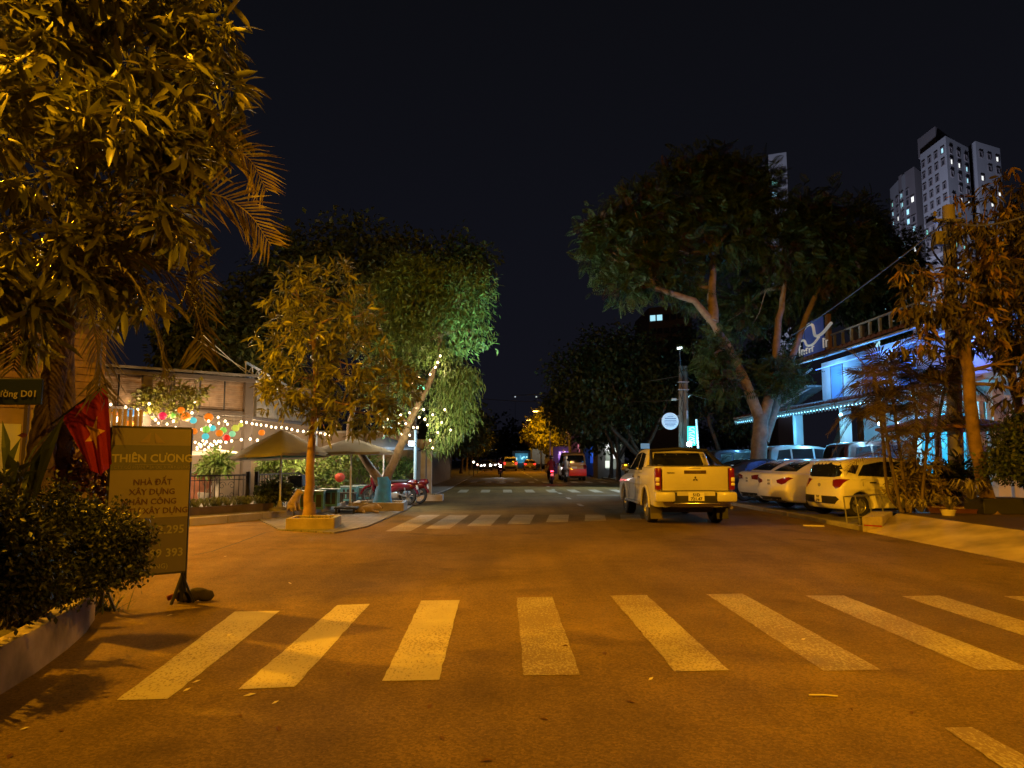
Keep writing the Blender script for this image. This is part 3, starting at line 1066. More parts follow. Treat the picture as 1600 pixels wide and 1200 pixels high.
# ------------------------------------------------------------------ the pickup
def pickup(loc):
    t = thing('pickup_truck', 'white double-cab pickup stopped in the road with its tailgate facing us', 'pickup truck', loc, PI / 2, local=True)
    L, W, R = 5.2, .905, .385
    xr, xf, zu = 1.15, 4.15, .42
    under = arch(xr, R, R * 1.2, zu) + arch(xf, R, R * 1.2, zu)
    top = [(5.0, .36), (5.2, .5), (5.18, .85), (5.0, 1.02), (4.0, 1.14), (3.4, 1.18), (1.6, 1.20), (1.55, 1.33), (.12, 1.35), (.06, 1.33), (.045, .80), (.16, .62), (.2, .42)]
    keep = [True] * len(under) + [False, False, False, False, False, False, True, True, True, False, True, True, True]
    poly = smooth_poly(under + top, keep, 2)
    m = MB(); shell(m, poly, W, L / 2, .03, edge=.05)
    up = [(3.95, 1.05), (3.9, 1.16), (3.15, 1.70), (2.7, 1.775), (2.0, 1.775), (1.72, 1.70), (1.56, 1.25), (1.56, 1.05)]
    gh = smooth_poly(up, [True] + [False] * 6 + [True], 2)
    m2 = MB(); shell(m2, gh, W * .965, L / 2, .02, edge=.05, tumble=(1.15, .30))
    bv = BVHTree.FromPolygons([Vector(p) for p in m.v + m2.v], m.f + [tuple(i + len(m.v) for i in f) for f in m2.f])
    m.build('body', M_TRUCK, t, smooth=38)
    m2.build('cab', M_TRUCK, t, smooth=38)
    for x in (xr, xf):
        for s in (1, -1): wheel(t, (x, s * (W - .13), R), R, .25, s)
    u = MB()
    u.box((2.6, 0, .5), (4.7, 1.2, .2))
    u.box((xr, 0, .52), (.9, 1.2, .5)); u.box((xf, 0, .52), (.9, 1.2, .5))
    u.tube([(1.15, -.7, .385), (1.15, .7, .385)], .07, 10); u.ball((1.15, .05, .38), (.17, .16, .15), 12, 8)
    u.tube([(.5, -.45, .40), (.5, .45, .40)], .05, 8)
    u.build('chassis', M_TRIM, t)
    # tailgate, a panel of its own
    tg = MB()
    tg.bbox((.032, 0, 1.07), (.07, 1.50, .545), .022)
    tgo = tg.build('tailgate', M_TRUCK, t, smooth=35)
    MB().box((.0375, 0, 1.352), (.075, 1.5, .012)).build('tailgate_cap', M_TRIM, t)
    MB().bbox((-.006, 0, 1.218), (.02, .50, .075), .008).build('handle_band', mat('dark_red_trim', (.05, .02, .018), .4), tgo)
    Mt = Matrix.Rotation(-PI / 2, 4, 'Z')
    put_text('MITSUBISHI', .052, Matrix.Translation((-.018, 0, 1.2)) @ Mt, mat('grey_letter', (.16, .12, .1), .4), tgo, depth=.002)
    put_text('TRITON', .048, Matrix.Translation((-.005, .56, 1.18)) @ Mt, M_TRIM, tgo, depth=.002, bold=.001, shear=.15)
    MB().box((-.004, .0, 1.305), (.008, .26, .012)).build('tailgate_seam', M_TRIM, tgo)
    lg = MB()
    for a in (90, 210, 330):                                # three-diamond badge
        u_ = Vector((0, math.cos(math.radians(a)), math.sin(math.radians(a))))
        v_ = Vector((0, -u_.z, u_.y))
        s_ = .062
        c0 = Vector((-.006, 0, 1.06))
        p = [c0 + u_ * .004, c0 + u_ * s_ * .55 + v_ * s_ * .32, c0 + u_ * s_ * 1.06, c0 + u_ * s_ * .55 - v_ * s_ * .32]
        lg.slab(p, .008)
    lg.build('emblem', mat('dark_badge', (.05, .02, .02), .3, .6), tgo)
    # lamps at the rear corners: red, clear, red
    for s in (1, -1):
        o = MB(); o.bbox((.075, s * .835, 1.06), (.17, .135, .50), .03)
        o = o.build('tail_light', M_REDLENS, t, smooth=40)
        MB().bbox((.07, s * .855, 1.05), (.19, .09, .10), .02).build('clear_lens', M_WHITELENS, o, smooth=40)
        MB().bbox((.07, s * .855, .945), (.19, .09, .07), .02).build('clear_lens', M_WHITELENS, o, smooth=40)
    # bumper
    for s in (1, -1):
        MB().bbox((.03, s * .70, .66), (.24, .46, .23), .05).build('bumper_end', M_TRUCK, t, smooth=40)
    bc = MB(); bc.bbox((.05, 0, .63), (.20, 1.0, .25), .02)
    bc.build('bumper_step', M_TRIM, t, smooth=40)
    MB().bbox((-.052, 0, .735), (.012, .86, .10), .004).build('plate_surround', M_TRUCK, t)
    MB().bbox((-.06, 0, .515), (.09, 1.05, .035), .012).build('step_bar', M_CHROME, t, smooth=40)
    po = MB().box((-.066, -.0, .665), (.012, .36, .185)).build('number_plate', M_PLATE, t)
    put_text('51D', .095, Matrix.Translation((-.0735, .0, .675)) @ Mt, M_INK, po, depth=.002, bold=.003)
    put_text('721.47', .095, Matrix.Translation((-.0735, .0, .585)) @ Mt, M_INK, po, depth=.002, bold=.003)
    for s in (1, -1):
        MB().box((.62, s * .775, .33), (.02, .27, .42), M=Matrix.Rotation(.15, 3, 'Y')).build('mud_flap', M_TRIM if s < 0 else mat('pale_flap', (.10, .085, .07), .8), t)
        MB().bbox((2.7, s * .88, .42), (1.9, .18, .05), .015).build('side_step', M_STEEL, t, smooth=40)
        patch(bv, [(1.80, s * 2, 1.24), (1.9, s * 2, 1.64), (2.42, s * 2, 1.69), (2.42, s * 2, 1.23)], (0, -s, 0), .006).build('side_window', M_GLASS, t, smooth=30)
        patch(bv, [(2.5, s * 2, 1.23), (2.5, s * 2, 1.69), (2.95, s * 2, 1.65), (3.55, s * 2, 1.24)], (0, -s, 0), .006).build('side_window', M_GLASS, t, smooth=30)
        mm = MB(); mm.bbox((3.35, s * 1.03, 1.3), (.14, .22, .2), .04); mm.bar((3.4, s * .88, 1.25), (3.36, s * 1.0, 1.28), .04)
        mm.build('wing_mirror', M_CHROME, t, smooth=40)
        for hx in (1.95, 2.75):
            MB().bbox((hx, s * (W + .012), 1.06), (.2, .035, .035), .012).build('door_handle', M_CHROME, t, smooth=40)
        for sx_ in (1.62, 2.46, 3.42):
            patch(bv, [(sx_, s * 2, .5), (sx_ + .012, s * 2, .5), (sx_ + .012, s * 2, 1.18), (sx_, s * 2, 1.18)], (0, -s, 0), .002, .3).build('door_gap', M_INK, t)
        for x in (xr, xf):                                   # flared arches
            fl = MB()
            pts = [(x - R * 1.25 * math.cos(a), s * (W + .012), R + R * 1.25 * math.sin(a)) for a in [PI * i / 12 for i in range(13)]]
            fl.tube(pts, .035, 6); fl.build('wheel_flare', M_TRUCK, t, smooth=40)
        patch(bv, [(6, s * .5, .80), (6, s * .86, .84), (6, s * .86, .98), (6, s * .55, .95)], (-1, 0, 0), .01).build('headlight', M_WHITELENS, t, smooth=40)
    patch(bv, [(-1, -.66, 1.30), (-1, .66, 1.30), (-1, .56, 1.66), (-1, -.56, 1.66)], (1, 0, 0), .006).build('rear_window', M_GLASS, t, smooth=30)
    patch(bv, [(6, -.68, 1.22), (6, .68, 1.22), (6, .56, 1.66), (6, -.56, 1.66)], (-1, 0, 0), .006).build('windscreen', M_GLASS, t, smooth=30)
    MB().box((.85, 0, 1.352), (1.36, 1.56, .02)).build('bed_cover', M_TRIM, t)
    rb = MB()                                               # black sports bar sloping down to the bed rails
    for s in (1, -1):
        rb.slab([(1.60, s * .70, 1.72), (1.50, s * .72, 1.74), (.62, s * .845, 1.37), (.98, s * .845, 1.37)], .05 * s)
    rb.tube([(1.5, -.70, 1.72), (1.48, 0, 1.76), (1.5, .70, 1.72)], .045, 8)
    rb.build('sports_bar', M_BLACK, t, smooth=40)
    MB().tube([(.3, -.80, .42), (.02, -.82, .41)], .035, 10).build('exhaust', M_CHROME, t, smooth=40)
    return t


pickup((4.40, 16.75, .0))

# ================================================================== trees
def L3(px, py, Y, r, depth=None, sq=1.0):
    """lobe: pixel centre and pixel radius at depth Y"""
    c = P(px, py, Y)
    k = r / F * Y
    return ((c.x, c.y, c.z), (k, (depth if depth else k), k * sq))


def make_tree(name, label, base, trunk_pts, r0, lobes, nclump, per, size, spread, tmpl, leafm, barkm, droop=.4, out=.6, rosette=False, pick=0, shell_=(.55, 1.0), twigs=6, cat='tree', group=None, var=.35, flat=.6, r1=None, fork=None, limb_r=None, second=None, seed=1):
    t = thing(name, label, cat, base, group=group)
    rr = random.Random(seed); rng = np.random.default_rng(seed)
    mb = MB()
    nodes = [Vector(p) for p in trunk_pts]
    # resample the trunk with a little wobble
    pts = []
    for a, b in zip(nodes, nodes[1:]):
        seg = wob(a, b, 4, .012, rr)
        pts += seg if not pts else seg[1:]
    limb(mb, pts, r0, r1 or r0 * .55, 12)
    mb.tube([pts[0] + Vector((0, 0, -.05)), pts[0] + Vector((0, 0, .12)), pts[0] + Vector((0, 0, .35))], [r0 * 1.5, r0 * 1.22, r0 * 1.0], 12)
    allp = pts[len(pts) // 2:]
    if fork:
        for f_ in fork:
            fp = []
            for a, b in zip(f_, f_[1:]):
                seg = wob(a, b, 3, .02, rr)
                fp += seg if not fp else seg[1:]
            limb(mb, fp, r0 * .72, r0 * .3, 10)
            allp = allp + fp[2:]
    pc, ax, idx = crown_points(lobes, nclump, shell_, rng)
    branches(mb, allp, lobes, pc, idx, limb_r or r0 * .34, rr, twigs)
    tr = mb.build('trunk', barkm, t, smooth=60)
    lv = leaves_around(pc, ax, per, spread, size, droop, out, rosette, rng, var, flat)
    if second is None:
        foliage('crown', t, lv, tmpl, leafm, pick=pick)
    else:                                                   # a share of the clumps in a second leaf colour
        msk = np.repeat(rng.random(nclump) < second[1], per)
        foliage('crown', t, tuple(a[~msk] for a in lv), tmpl, leafm, pick=pick)
        foliage('young_leaves', t, tuple(a[msk] for a in lv), tmpl, second[0], pick=pick // 3)
    return t


# --- big mango hanging over the left of the picture
base = G(88, 1010); base = Vector((-4.75, 7.6, .1))
lobes = [L3(60, 70, 7.4, 125), L3(190, 50, 7.8, 125), L3(300, 45, 8.2, 78), L3(325, 150, 8.0, 62), L3(190, 190, 7.2, 105), L3(60, 240, 6.8, 115),
         L3(245, 235, 7.6, 85), L3(335, 215, 8.1, 50), L3(50, 385, 6.9, 95), L3(150, 400, 7.6, 95), L3(30, 500, 6.8, 60), L3(225, 320, 7.4, 85), L3(90, -80, 7.6, 160), L3(290, -60, 8.2, 100),
         L3(230, 440, 8.2, 70), L3(-90, 150, 6.6, 150), L3(-80, 420, 6.6, 120)]
make_tree('mango_tree', 'large mango tree with long hanging leaves filling the upper left above the palm', base, [base, P(93, 720, 7.6), P(105, 480, 7.7), P(130, 260, 7.7), P(150, 60, 7.7)],
          .13, lobes, 640, 15, .25, .05, (T_LONG_V, T_LONG_F), LEAF_MANGO, M_BARK, droop=.55, out=.5, rosette=True, pick=300, shell_=(.45, 1.06), twigs=7, seed=3, var=.5)

# --- young mango in the kerb planter
b2 = G(483, 822); b2.z = .18
lobes = [L3(452, 455, 16.5, 42), L3(515, 450, 16.6, 48), L3(440, 525, 16.4, 42), L3(500, 520, 16.6, 55), L3(555, 495, 16.9, 42), L3(470, 590, 16.5, 58),
         L3(555, 570, 16.7, 60), L3(545, 632, 16.5, 58), L3(608, 600, 17, 45), L3(440, 620, 16.3, 34), L3(590, 650, 16.8, 36), L3(500, 650, 16.3, 34)]
make_tree('young_mango_tree', 'slender young mango tree growing from the low kerb planter by the cafe', b2, [b2, P(484, 740, b2.y), P(490, 660, b2.y), P(496, 600, b2.y), P(480, 480, b2.y)],
          .125, lobes, 430, 11, .225, .04, (T_LONG_V, T_LONG_F), LEAF_MANGO2, mat('smooth_tan_bark', (.30, .19, .11), .85, noise=(6, .4, 8), bump=(16, .5)), droop=.3, out=.6, rosette=True, pick=200, twigs=5, seed=5, r1=.05, limb_r=.035)

# --- tree with the blue painted foot, fairy lights in its crown
b3 = Vector((P(598, 770, 22.25).x, 22.25, .16))
lobes = [L3(722, 478, 22, 50), L3(738, 445, 22.2, 32), L3(690, 525, 22, 52), L3(640, 540, 22.5, 52),
         L3(650, 465, 22.5, 60), L3(595, 500, 22.8, 60), L3(640, 445, 23, 48), L3(700, 450, 22.5, 42), L3(600, 600, 22.6, 42), L3(740, 520, 21.8, 28), L3(640, 610, 22.6, 34), L3(620, 650, 22.6, 26)]
tb = make_tree('light_hung_tree', 'leaning forked tree with blue painted foot and fairy lights in its leafy crown', b3, [b3, P(598, 752, b3.y)], .20, lobes, 1500, 15, .165, .15, (T_THIN_V * np.array([1, 1.7, 1]), T_OVAL_F),
               LEAF_WILLOW, M_BARK, droop=.5, out=.6, twigs=5, seed=8, r1=.19, limb_r=.07, var=.45,
               fork=[[P(602, 755, b3.y), P(622, 705, b3.y), P(650, 640, b3.y), P(670, 600, b3.y), P(684, 565, b3.y), P(690, 500, b3.y)], [P(594, 755, b3.y), P(570, 718, b3.y), P(545, 690, b3.y + .5), P(560, 600, b3.y + .8)],
                     [P(664, 612, b3.y), P(640, 570, b3.y + .4), P(630, 500, b3.y + .6)]])
hl = [L3(714, 610, 21.9, 36), L3(702, 655, 21.9, 36), L3(730, 590, 22, 22), L3(690, 690, 22, 18), L3(725, 640, 22, 22)]
rg = np.random.default_rng(81)
hc, ha, _ = crown_points(hl, 420, (.3, 1.0), rg)
foliage('hanging_sprays', tb, leaves_around(hc, ha, 16, .12, .20, 1.3, .3, False, rg, .4), (T_THIN_V, T_OVAL_F), LEAF_WILLOW)
m = MB()
m.tube([b3 + Vector((0, 0, -.02)), b3 + Vector((0, 0, .2)), P(600, 757, b3.y) + Vector((0, 0, -.02)), P(599, 745, b3.y)], [.33, .26, .212, .225], 14, caps=False)
m.build('painted_foot', M_BLUEPAINT, tb, smooth=60)

# --- the broad feathery tree on the right, forked pale trunk
b4 = Vector((9.9, 28.6, .1))
Y4 = 28.6
lobes = [L3(958, 395, 27.5, 48), L3(935, 362, 27.5, 30), L3(1000, 345, 28, 56), L3(1062, 312, 28.6, 62), L3(1130, 285, 29, 52), L3(1178, 300, 29, 44), L3(1265, 346, 29, 48), L3(1335, 360, 29.5, 56), L3(1390, 395, 30, 38),
         L3(1045, 400, 28.2, 56), L3(1125, 372, 28.8, 66), L3(1215, 385, 29, 66), L3(1300, 415, 29.5, 52), L3(985, 445, 27.5, 36), L3(1112, 555, 27.8, 30), L3(1128, 600, 27.8, 22), L3(1222, 585, 27.9, 30), L3(1160, 480, 32, 52), L3(1245, 460, 31.5, 48),
         L3(1345, 430, 30.5, 36), L3(1110, 258, 29.2, 30), L3(1020, 425, 28, 40), L3(1075, 450, 29, 32)]
t4 = make_tree('spreading_tree', 'broad dark feathery tree with pale forked trunk rising behind the parked cars', b4, [b4, P(1186, 690, Y4), P(1190, 648, Y4)], .34, lobes, 2700, 5, .46, .21, (T_FEA_V, T_FEA_F),
               LEAF_FLAME, M_BARKP, droop=.25, out=.6, twigs=10, seed=14, r1=.28, limb_r=.10, shell_=(.45, 1.0), second=(LEAF_RUST, .10),
               fork=[[P(1188, 655, Y4), P(1170, 610, Y4), P(1145, 555, Y4), P(1115, 505, Y4 - .4), P(1085, 470, Y4 - .6), P(1020, 450, Y4 - 1)], [P(1192, 655, Y4), P(1205, 610, Y4), P(1213, 560, Y4), P(1216, 500, Y4 + .3), P(1225, 450, Y4 + .5)],
                     [P(1113, 503, Y4 - .4), P(1112, 450, Y4), P(1115, 400, Y4)], [P(1192, 690, Y4), P(1210, 640, Y4 + .3), P(1222, 600, Y4 + .4), P(1280, 450, Y4 + 1.2)]])

# --- mango on the right platform, orange light and shade partly put into its leaf colours
b5 = Vector((10.9, 16.4, .3))
Y5 = 16.4
lobes = [L3(1440, 470, 16.2, 46), L3(1420, 430, 16.4, 30), L3(1485, 510, 16.0, 46), L3(1545, 340, 16.8, 55), L3(1580, 310, 17, 40), L3(1570, 420, 16.4, 62), L3(1520, 430, 16.4, 50), L3(1580, 500, 16, 55), L3(1530, 500, 16.2, 40), L3(1630, 380, 16.6, 90),
         L3(1640, 520, 16.2, 80), L3(1435, 530, 16.4, 28), L3(1590, 570, 16.0, 46), L3(1560, 545, 16.4, 34), L3(1640, 630, 16, 60), L3(1470, 560, 17, 26)]
make_tree('mango_tree', 'mango tree with drooping orange-lit leaf clusters standing on the right platform', b5, [b5, P(1524, 700, Y5), P(1514, 600, Y5), P(1506, 520, Y5), P(1530, 420, Y5)], .155, lobes, 560, 12, .26, .05,
          (T_LONG_V, T_LONG_F), mat('shaded_mango_leaf', (.075, .062, .018), .45, island=.5, trans=.2), mat('brown_bark', (.22, .14, .09), .9, noise=(6, .5, 8), bump=(16, .8)), droop=1.0, out=.4, rosette=True, pick=240, twigs=5, seed=21, second=(LEAF_ORANGE, .14), r1=.10, limb_r=.05)
# thin many-stemmed tree at the right edge, pink lit
b6 = Vector((14.0, 18.3, .3))
make_tree('pale_stem_tree', 'slim many-stemmed tree lit pink at the right edge behind the mango', b6, [b6, P(1590, 640, 18.3), P(1580, 560, 18.3), P(1570, 480, 18.3)], .10,
          [L3(1580, 460, 18.5, 45), L3(1620, 540, 18.5, 50), L3(1560, 540, 18.6, 30)], 160, 10, .2, .1, (T_LONG_V, T_LONG_F), LEAF_DARK, M_BARKP, seed=23, limb_r=.05,
          fork=[[P(1590, 660, 18.3), P(1600, 560, 18.3), P(1590, 470, 18.3)], [P(1590, 640, 18.3), P(1560, 530, 18.3), P(1548, 450, 18.3)]])

# --- dark masses behind, each a tree of its own
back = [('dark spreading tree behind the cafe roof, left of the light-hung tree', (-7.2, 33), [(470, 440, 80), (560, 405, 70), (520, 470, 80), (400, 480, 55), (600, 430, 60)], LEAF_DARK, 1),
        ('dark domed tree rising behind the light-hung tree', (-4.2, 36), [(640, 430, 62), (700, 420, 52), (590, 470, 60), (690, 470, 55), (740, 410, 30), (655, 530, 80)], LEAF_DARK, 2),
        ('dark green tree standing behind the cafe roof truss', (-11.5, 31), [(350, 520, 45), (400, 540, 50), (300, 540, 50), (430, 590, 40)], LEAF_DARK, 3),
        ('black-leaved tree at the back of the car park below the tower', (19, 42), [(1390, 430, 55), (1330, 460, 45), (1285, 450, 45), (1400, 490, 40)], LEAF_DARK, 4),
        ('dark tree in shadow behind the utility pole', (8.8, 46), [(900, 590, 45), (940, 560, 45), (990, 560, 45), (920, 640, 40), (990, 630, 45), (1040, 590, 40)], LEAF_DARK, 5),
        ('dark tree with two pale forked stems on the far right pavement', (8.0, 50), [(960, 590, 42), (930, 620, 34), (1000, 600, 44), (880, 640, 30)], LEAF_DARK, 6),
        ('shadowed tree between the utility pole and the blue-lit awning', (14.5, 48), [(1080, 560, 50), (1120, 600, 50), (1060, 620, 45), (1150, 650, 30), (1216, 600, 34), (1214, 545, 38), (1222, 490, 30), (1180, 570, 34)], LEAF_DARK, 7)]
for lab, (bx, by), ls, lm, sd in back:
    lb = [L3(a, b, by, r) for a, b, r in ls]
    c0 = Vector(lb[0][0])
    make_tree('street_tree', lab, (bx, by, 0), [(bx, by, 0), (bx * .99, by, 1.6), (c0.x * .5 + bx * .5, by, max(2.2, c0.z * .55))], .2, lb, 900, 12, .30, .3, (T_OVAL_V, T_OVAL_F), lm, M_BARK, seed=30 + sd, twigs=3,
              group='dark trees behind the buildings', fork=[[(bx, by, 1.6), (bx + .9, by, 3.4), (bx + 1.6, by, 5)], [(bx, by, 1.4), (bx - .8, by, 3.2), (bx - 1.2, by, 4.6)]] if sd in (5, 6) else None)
# avenue of trees down the street
av = [(-4.3, 52, 6.0, 2.6), (-4.5, 64, 6.4, 2.8), (-4.2, 78, 6.2, 2.8), (-4.4, 94, 6.6, 3.0), (-4.6, 114, 7, 3.3), (-4.4, 140, 8, 3.8), (8.3, 56, 6.2, 2.6), (9.2, 64, 7.0, 3.2), (9.6, 78, 7.2, 3.2), (9.4, 112, 8, 3.6), (9.0, 140, 9, 4.2)]
ordn = ['first', 'second', 'third', 'fourth', 'fifth', 'last', 'first', 'second', 'third', 'fourth', 'last']
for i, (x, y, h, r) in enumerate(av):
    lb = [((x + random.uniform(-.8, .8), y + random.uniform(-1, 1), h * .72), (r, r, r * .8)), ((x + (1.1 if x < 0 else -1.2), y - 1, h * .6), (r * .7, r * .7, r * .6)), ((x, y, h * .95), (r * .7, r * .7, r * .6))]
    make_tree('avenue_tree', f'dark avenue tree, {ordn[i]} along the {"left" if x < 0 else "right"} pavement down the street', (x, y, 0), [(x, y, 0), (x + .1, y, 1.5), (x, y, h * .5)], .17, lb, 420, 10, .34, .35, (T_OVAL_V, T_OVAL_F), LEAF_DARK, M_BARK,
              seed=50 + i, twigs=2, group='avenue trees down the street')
rg = np.random.default_rng(99)
ft = [((x_, 205 + rg.uniform(-12, 12), rg.uniform(5, 9)), (rg.uniform(5, 9), 5, rg.uniform(4, 7))) for x_ in np.arange(-60, 70, 6.5)]
pc, ax, _ = crown_points(ft, 2600, (.3, 1.0), rg)
V, Fc = scatter(T_OVAL_V, T_OVAL_F, *[leaves_around(pc, ax, 8, .7, 1.2, .3, .5, False, rg)[i] for i in range(4)])
tag(link('far_trees', tri_mesh('far_trees', V, Fc, LEAF_DARK)), 'dark mass of far trees closing the end of the street', 'trees', None, 'stuff')
yt = [L3(838, 675, 92, 22), L3(862, 685, 92, 22), L3(850, 655, 93, 16), L3(880, 690, 92, 16)]
make_tree('amber_lit_tree', 'amber tree under the far street lamps beside the box lorry', (6.2, 92, 0), [(6.2, 92, 0), (6.0, 92, 2.0), (5.8, 92, 3.2)], .18, yt, 520, 10, .36, .3, (T_OVAL_V, T_OVAL_F), LEAF_MANGO2, M_BARK, seed=77, twigs=3)

# ------------------------------------------------------------------ palm in the planter at the left
def frond(parent, pts, n=34, ln=.5, mt=None, name='frond', hang=.6, w=.035, seed=0, tilt=0.0):
    """feather palm leaf: rachis tube and leaflets in ONE mesh"""
    rr = random.Random(seed)
    # smooth curve (Catmull-Rom)
    q = [Vector(p) for p in pts]
    q = [q[0] * 2 - q[1]] + q + [q[-1] * 2 - q[-2]]
    cur = []
    for i in range(1, len(q) - 2):
        for k in range(8):
            t = k / 8
            a, b, c, d = q[i - 1:i + 3]
            cur.append(.5 * ((2 * b) + (c - a) * t + (2 * a - 5 * b + 4 * c - d) * t * t + (3 * b - a - 3 * c + d) * t ** 3))
    cur.append(q[-2])
    m = MB()
    K = len(cur)
    m.tube(cur, [.018 * (1 - .85 * i / K) for i in range(K)], 5)
    for i in range(n):
        u = .14 + .86 * i / n
        f = u * (K - 1); j = min(int(f), K - 2)
        p = cur[j].lerp(cur[j + 1], f - j)
        T = (cur[j + 1] - cur[j]).normalized()
        side = T.cross(Vector((0, 0, 1)))
        side = side.normalized() if side.length > .1 else Vector((1, 0, 0))
        upv = side.cross(T)
        side, upv = side * math.cos(tilt) + upv * math.sin(tilt), upv * math.cos(tilt) - side * math.sin(tilt)
        l = ln * math.sin(PI * min(1, .18 + .74 * u)) ** .6 * rr.uniform(.88, 1.1)
        for s in (1, -1):
            d = (side * s * .75 + T * .75 + upv * .15).normalized()
            p1 = p + d * l * .5 + Vector((0, 0, -hang * l * .12)) + Vector((rr.gauss(0, .01), rr.gauss(0, .01), 0))
            p2 = p + d * l * .92 + Vector((0, 0, -hang * l * .55)) + Vector((rr.gauss(0, .03), rr.gauss(0, .03), rr.gauss(0, .02)))
            wv = d.cross(side * s + Vector((0, 0, .4))).normalized() * w * .5
            wv = T * w * .5
            m.add([p - wv * .5, p + wv * .5, p1 + wv, p1 - wv, p2], [(0, 1, 2, 3), (3, 2, 4)])
    return m.build(name, mt or LEAF_PALM, parent)


pb = Vector((-4.55, 7.2, .1))
t = thing('palm_tree', 'ringed palm tree with a long arching frond, planted at the left beside the flag', 'palm tree', pb)
tp = [pb, P(52, 800, 7.3), P(66, 690, 7.4), P(82, 600, 7.5), P(100, 500, 7.5), P(112, 430, 7.5)]
m = MB()
cur = []
for a, b in zip(tp, tp[1:]):
    for k in range(10): cur.append(a.lerp(b, k / 10))
m.tube(cur, [(.145 - .05 * i / len(cur)) * (1.06 if i % 2 else .97) for i in range(len(cur))], 14)
m.build('trunk', mat('ringed_palm_bark', (.15, .11, .09), .9, noise=(9, .5, 8), bump=(20, .8)), t, smooth=25)
fr = [((112, 430, 7.5), (200, 318, 7.5), (320, 302, 7.6), (384, 330, 7.7), (424, 384, 7.8)), ((112, 430, 7.5), (200, 280, 7.8), (320, 228, 8), (385, 245, 8.2), (418, 300, 8.4)),
      ((112, 430, 7.5), (200, 390, 7.3), (280, 440, 7.3), (310, 500, 7.3), (318, 560, 7.4)), ((112, 430, 7.5), (190, 420, 7.0), (238, 500, 6.9), (262, 600, 6.9)),
      ((112, 430, 7.5), (60, 350, 7.2), (0, 370, 7), (-60, 450, 7)), ((112, 430, 7.5), (135, 460, 7), (152, 540, 6.8), (158, 620, 6.8)), ((112, 430, 7.5), (215, 345, 7.9), (300, 400, 8.2), (325, 500, 8.4)),
      ((112, 430, 7.5), (70, 440, 7.1), (35, 510, 7), (20, 580, 6.9))]
for i, f_ in enumerate(fr):
    frond(t, [P(*q) for q in f_], 34, .52 if i < 2 else .44, LEAF_PALM if i < 2 else (MATS.get('dimmed_palm_leaflet') or mat('dimmed_palm_leaflet', (.10, .085, .03), .6, island=.35)), seed=i, hang=.3 + .35 * (i > 1), w=.034, tilt=(.95, .8, .6, .5, .3, .4, .6, .3)[i])  # hanging fronds dimmed by a darker leaflet colour

# ------------------------------------------------------------------ planter and shrubs in front of it
pl = [G(-260, 1200), G(-60, 1125), G(0, 1086), G(55, 1052), G(105, 1015), G(133, 990), G(148, 968), G(146, 948), G(120, 930)]
pl = [Vector((p.x, p.y, 0)) for p in pl] + [Vector((-5.2, 8.6, 0)), Vector((-9, 9, 0)), Vector((-9, 2.2, 0))]
t = thing('shrub_planter', 'curved pale plastered planter wall holding the dark shrubs', 'planter', (pl[3].x, pl[3].y, 0))
m = MB()
cen = Vector((-6, 5.5, 0))
n = len(pl)
inn = [p + (cen - p).normalized() * .16 for p in pl]
vs = [(p.x, p.y, -.03) for p in pl] + [(p.x, p.y, .27) for p in pl] + [(p.x + (q.x - p.x) * .12, p.y + (q.y - p.y) * .12, .30) for p, q in zip(pl, inn)] + [(q.x, q.y, .295) for q in inn] + [(q.x, q.y, .15) for q in inn]
fs = [(k * n + i, k * n + (i + 1) % n, (k + 1) * n + (i + 1) % n, (k + 1) * n + i) for k in range(4) for i in range(n)]
m.add(vs, fs); m.build('planter_wall', M_KERBW, t, smooth=35)
MB().add([(q.x, q.y, .22) for q in inn], [tuple(range(n))]).build('planter_soil', M_SOIL, t)


def shrub(name, label, base, lobes, ncl, per, size, spread, lm, tmpl=(T_OVAL_V, T_OVAL_F), cat='shrub', seed=1, stems=6, group=None, droop=.1, out=.6, rosette=False, pick=0):
    t = thing(name, label, cat, base, group=group)
    rr = random.Random(seed); rng = np.random.default_rng(seed)
    pc, ax, idx = crown_points(lobes, ncl, (.35, 1.0), rng)
    m = MB()
    b = Vector(base)
    for k in range(stems):
        q = Vector(pc[k * max(1, ncl // stems) % ncl])
        limb(m, wob(b + Vector((rr.gauss(0, .05), rr.gauss(0, .05), 0)), q, 4, .05, rr), .018, .005, 5)
    m.build('stem', M_BARK, t)
    foliage('leaves', t, leaves_around(pc, ax, per, spread, size, droop, out, rosette, rng, .4, .4), tmpl, lm, pick=pick)
    return t


shrub('shrub', 'dense dark small-leaved shrub spilling over the planter in front of the sign', (-3.75, 5.9, .2), [L3(110, 860, 5.9, 66), L3(160, 845, 6.1, 54), L3(60, 850, 5.7, 62), L3(185, 880, 6.1, 32), L3(150, 893, 5.9, 34), L3(200, 850, 6.2, 26), L3(90, 775, 6.0, 20), L3(215, 890, 6.2, 14), L3(125, 805, 6.2, 26), L3(225, 835, 6.2, 12), L3(70, 800, 5.9, 30)],
      2100, 9, .038, .045, LEAF_BUSH, seed=4, stems=14)
shrub('shrub', 'dark shrub filling the near end of the planter at the left edge', (-3.4, 4.9, .2), [L3(10, 860, 4.9, 72), L3(45, 915, 5.1, 48), L3(-60, 850, 4.7, 96), L3(108, 905, 5.6, 34), L3(0, 925, 4.8, 40)],
      2000, 9, .040, .045, LEAF_BUSH, seed=6, stems=12)
shrub('flowering_shrub', 'sparse shrub with small dark leaves behind the planter below the flag', (-4.5, 7.8, .1), [L3(120, 690, 7.8, 34), L3(140, 740, 7.8, 34), L3(105, 740, 7.6, 26), L3(170, 760, 7.8, 26)], 140, 7, .075, .06, mat('purple_leaf', (.09, .03, .03), .5, island=.4, trans=.2), seed=9, stems=8)
t = thing('broad_leaf_plant', 'dark plant with big sword leaves at the left edge under the street name sign', 'plant', (-4.2, 5.6, .2))
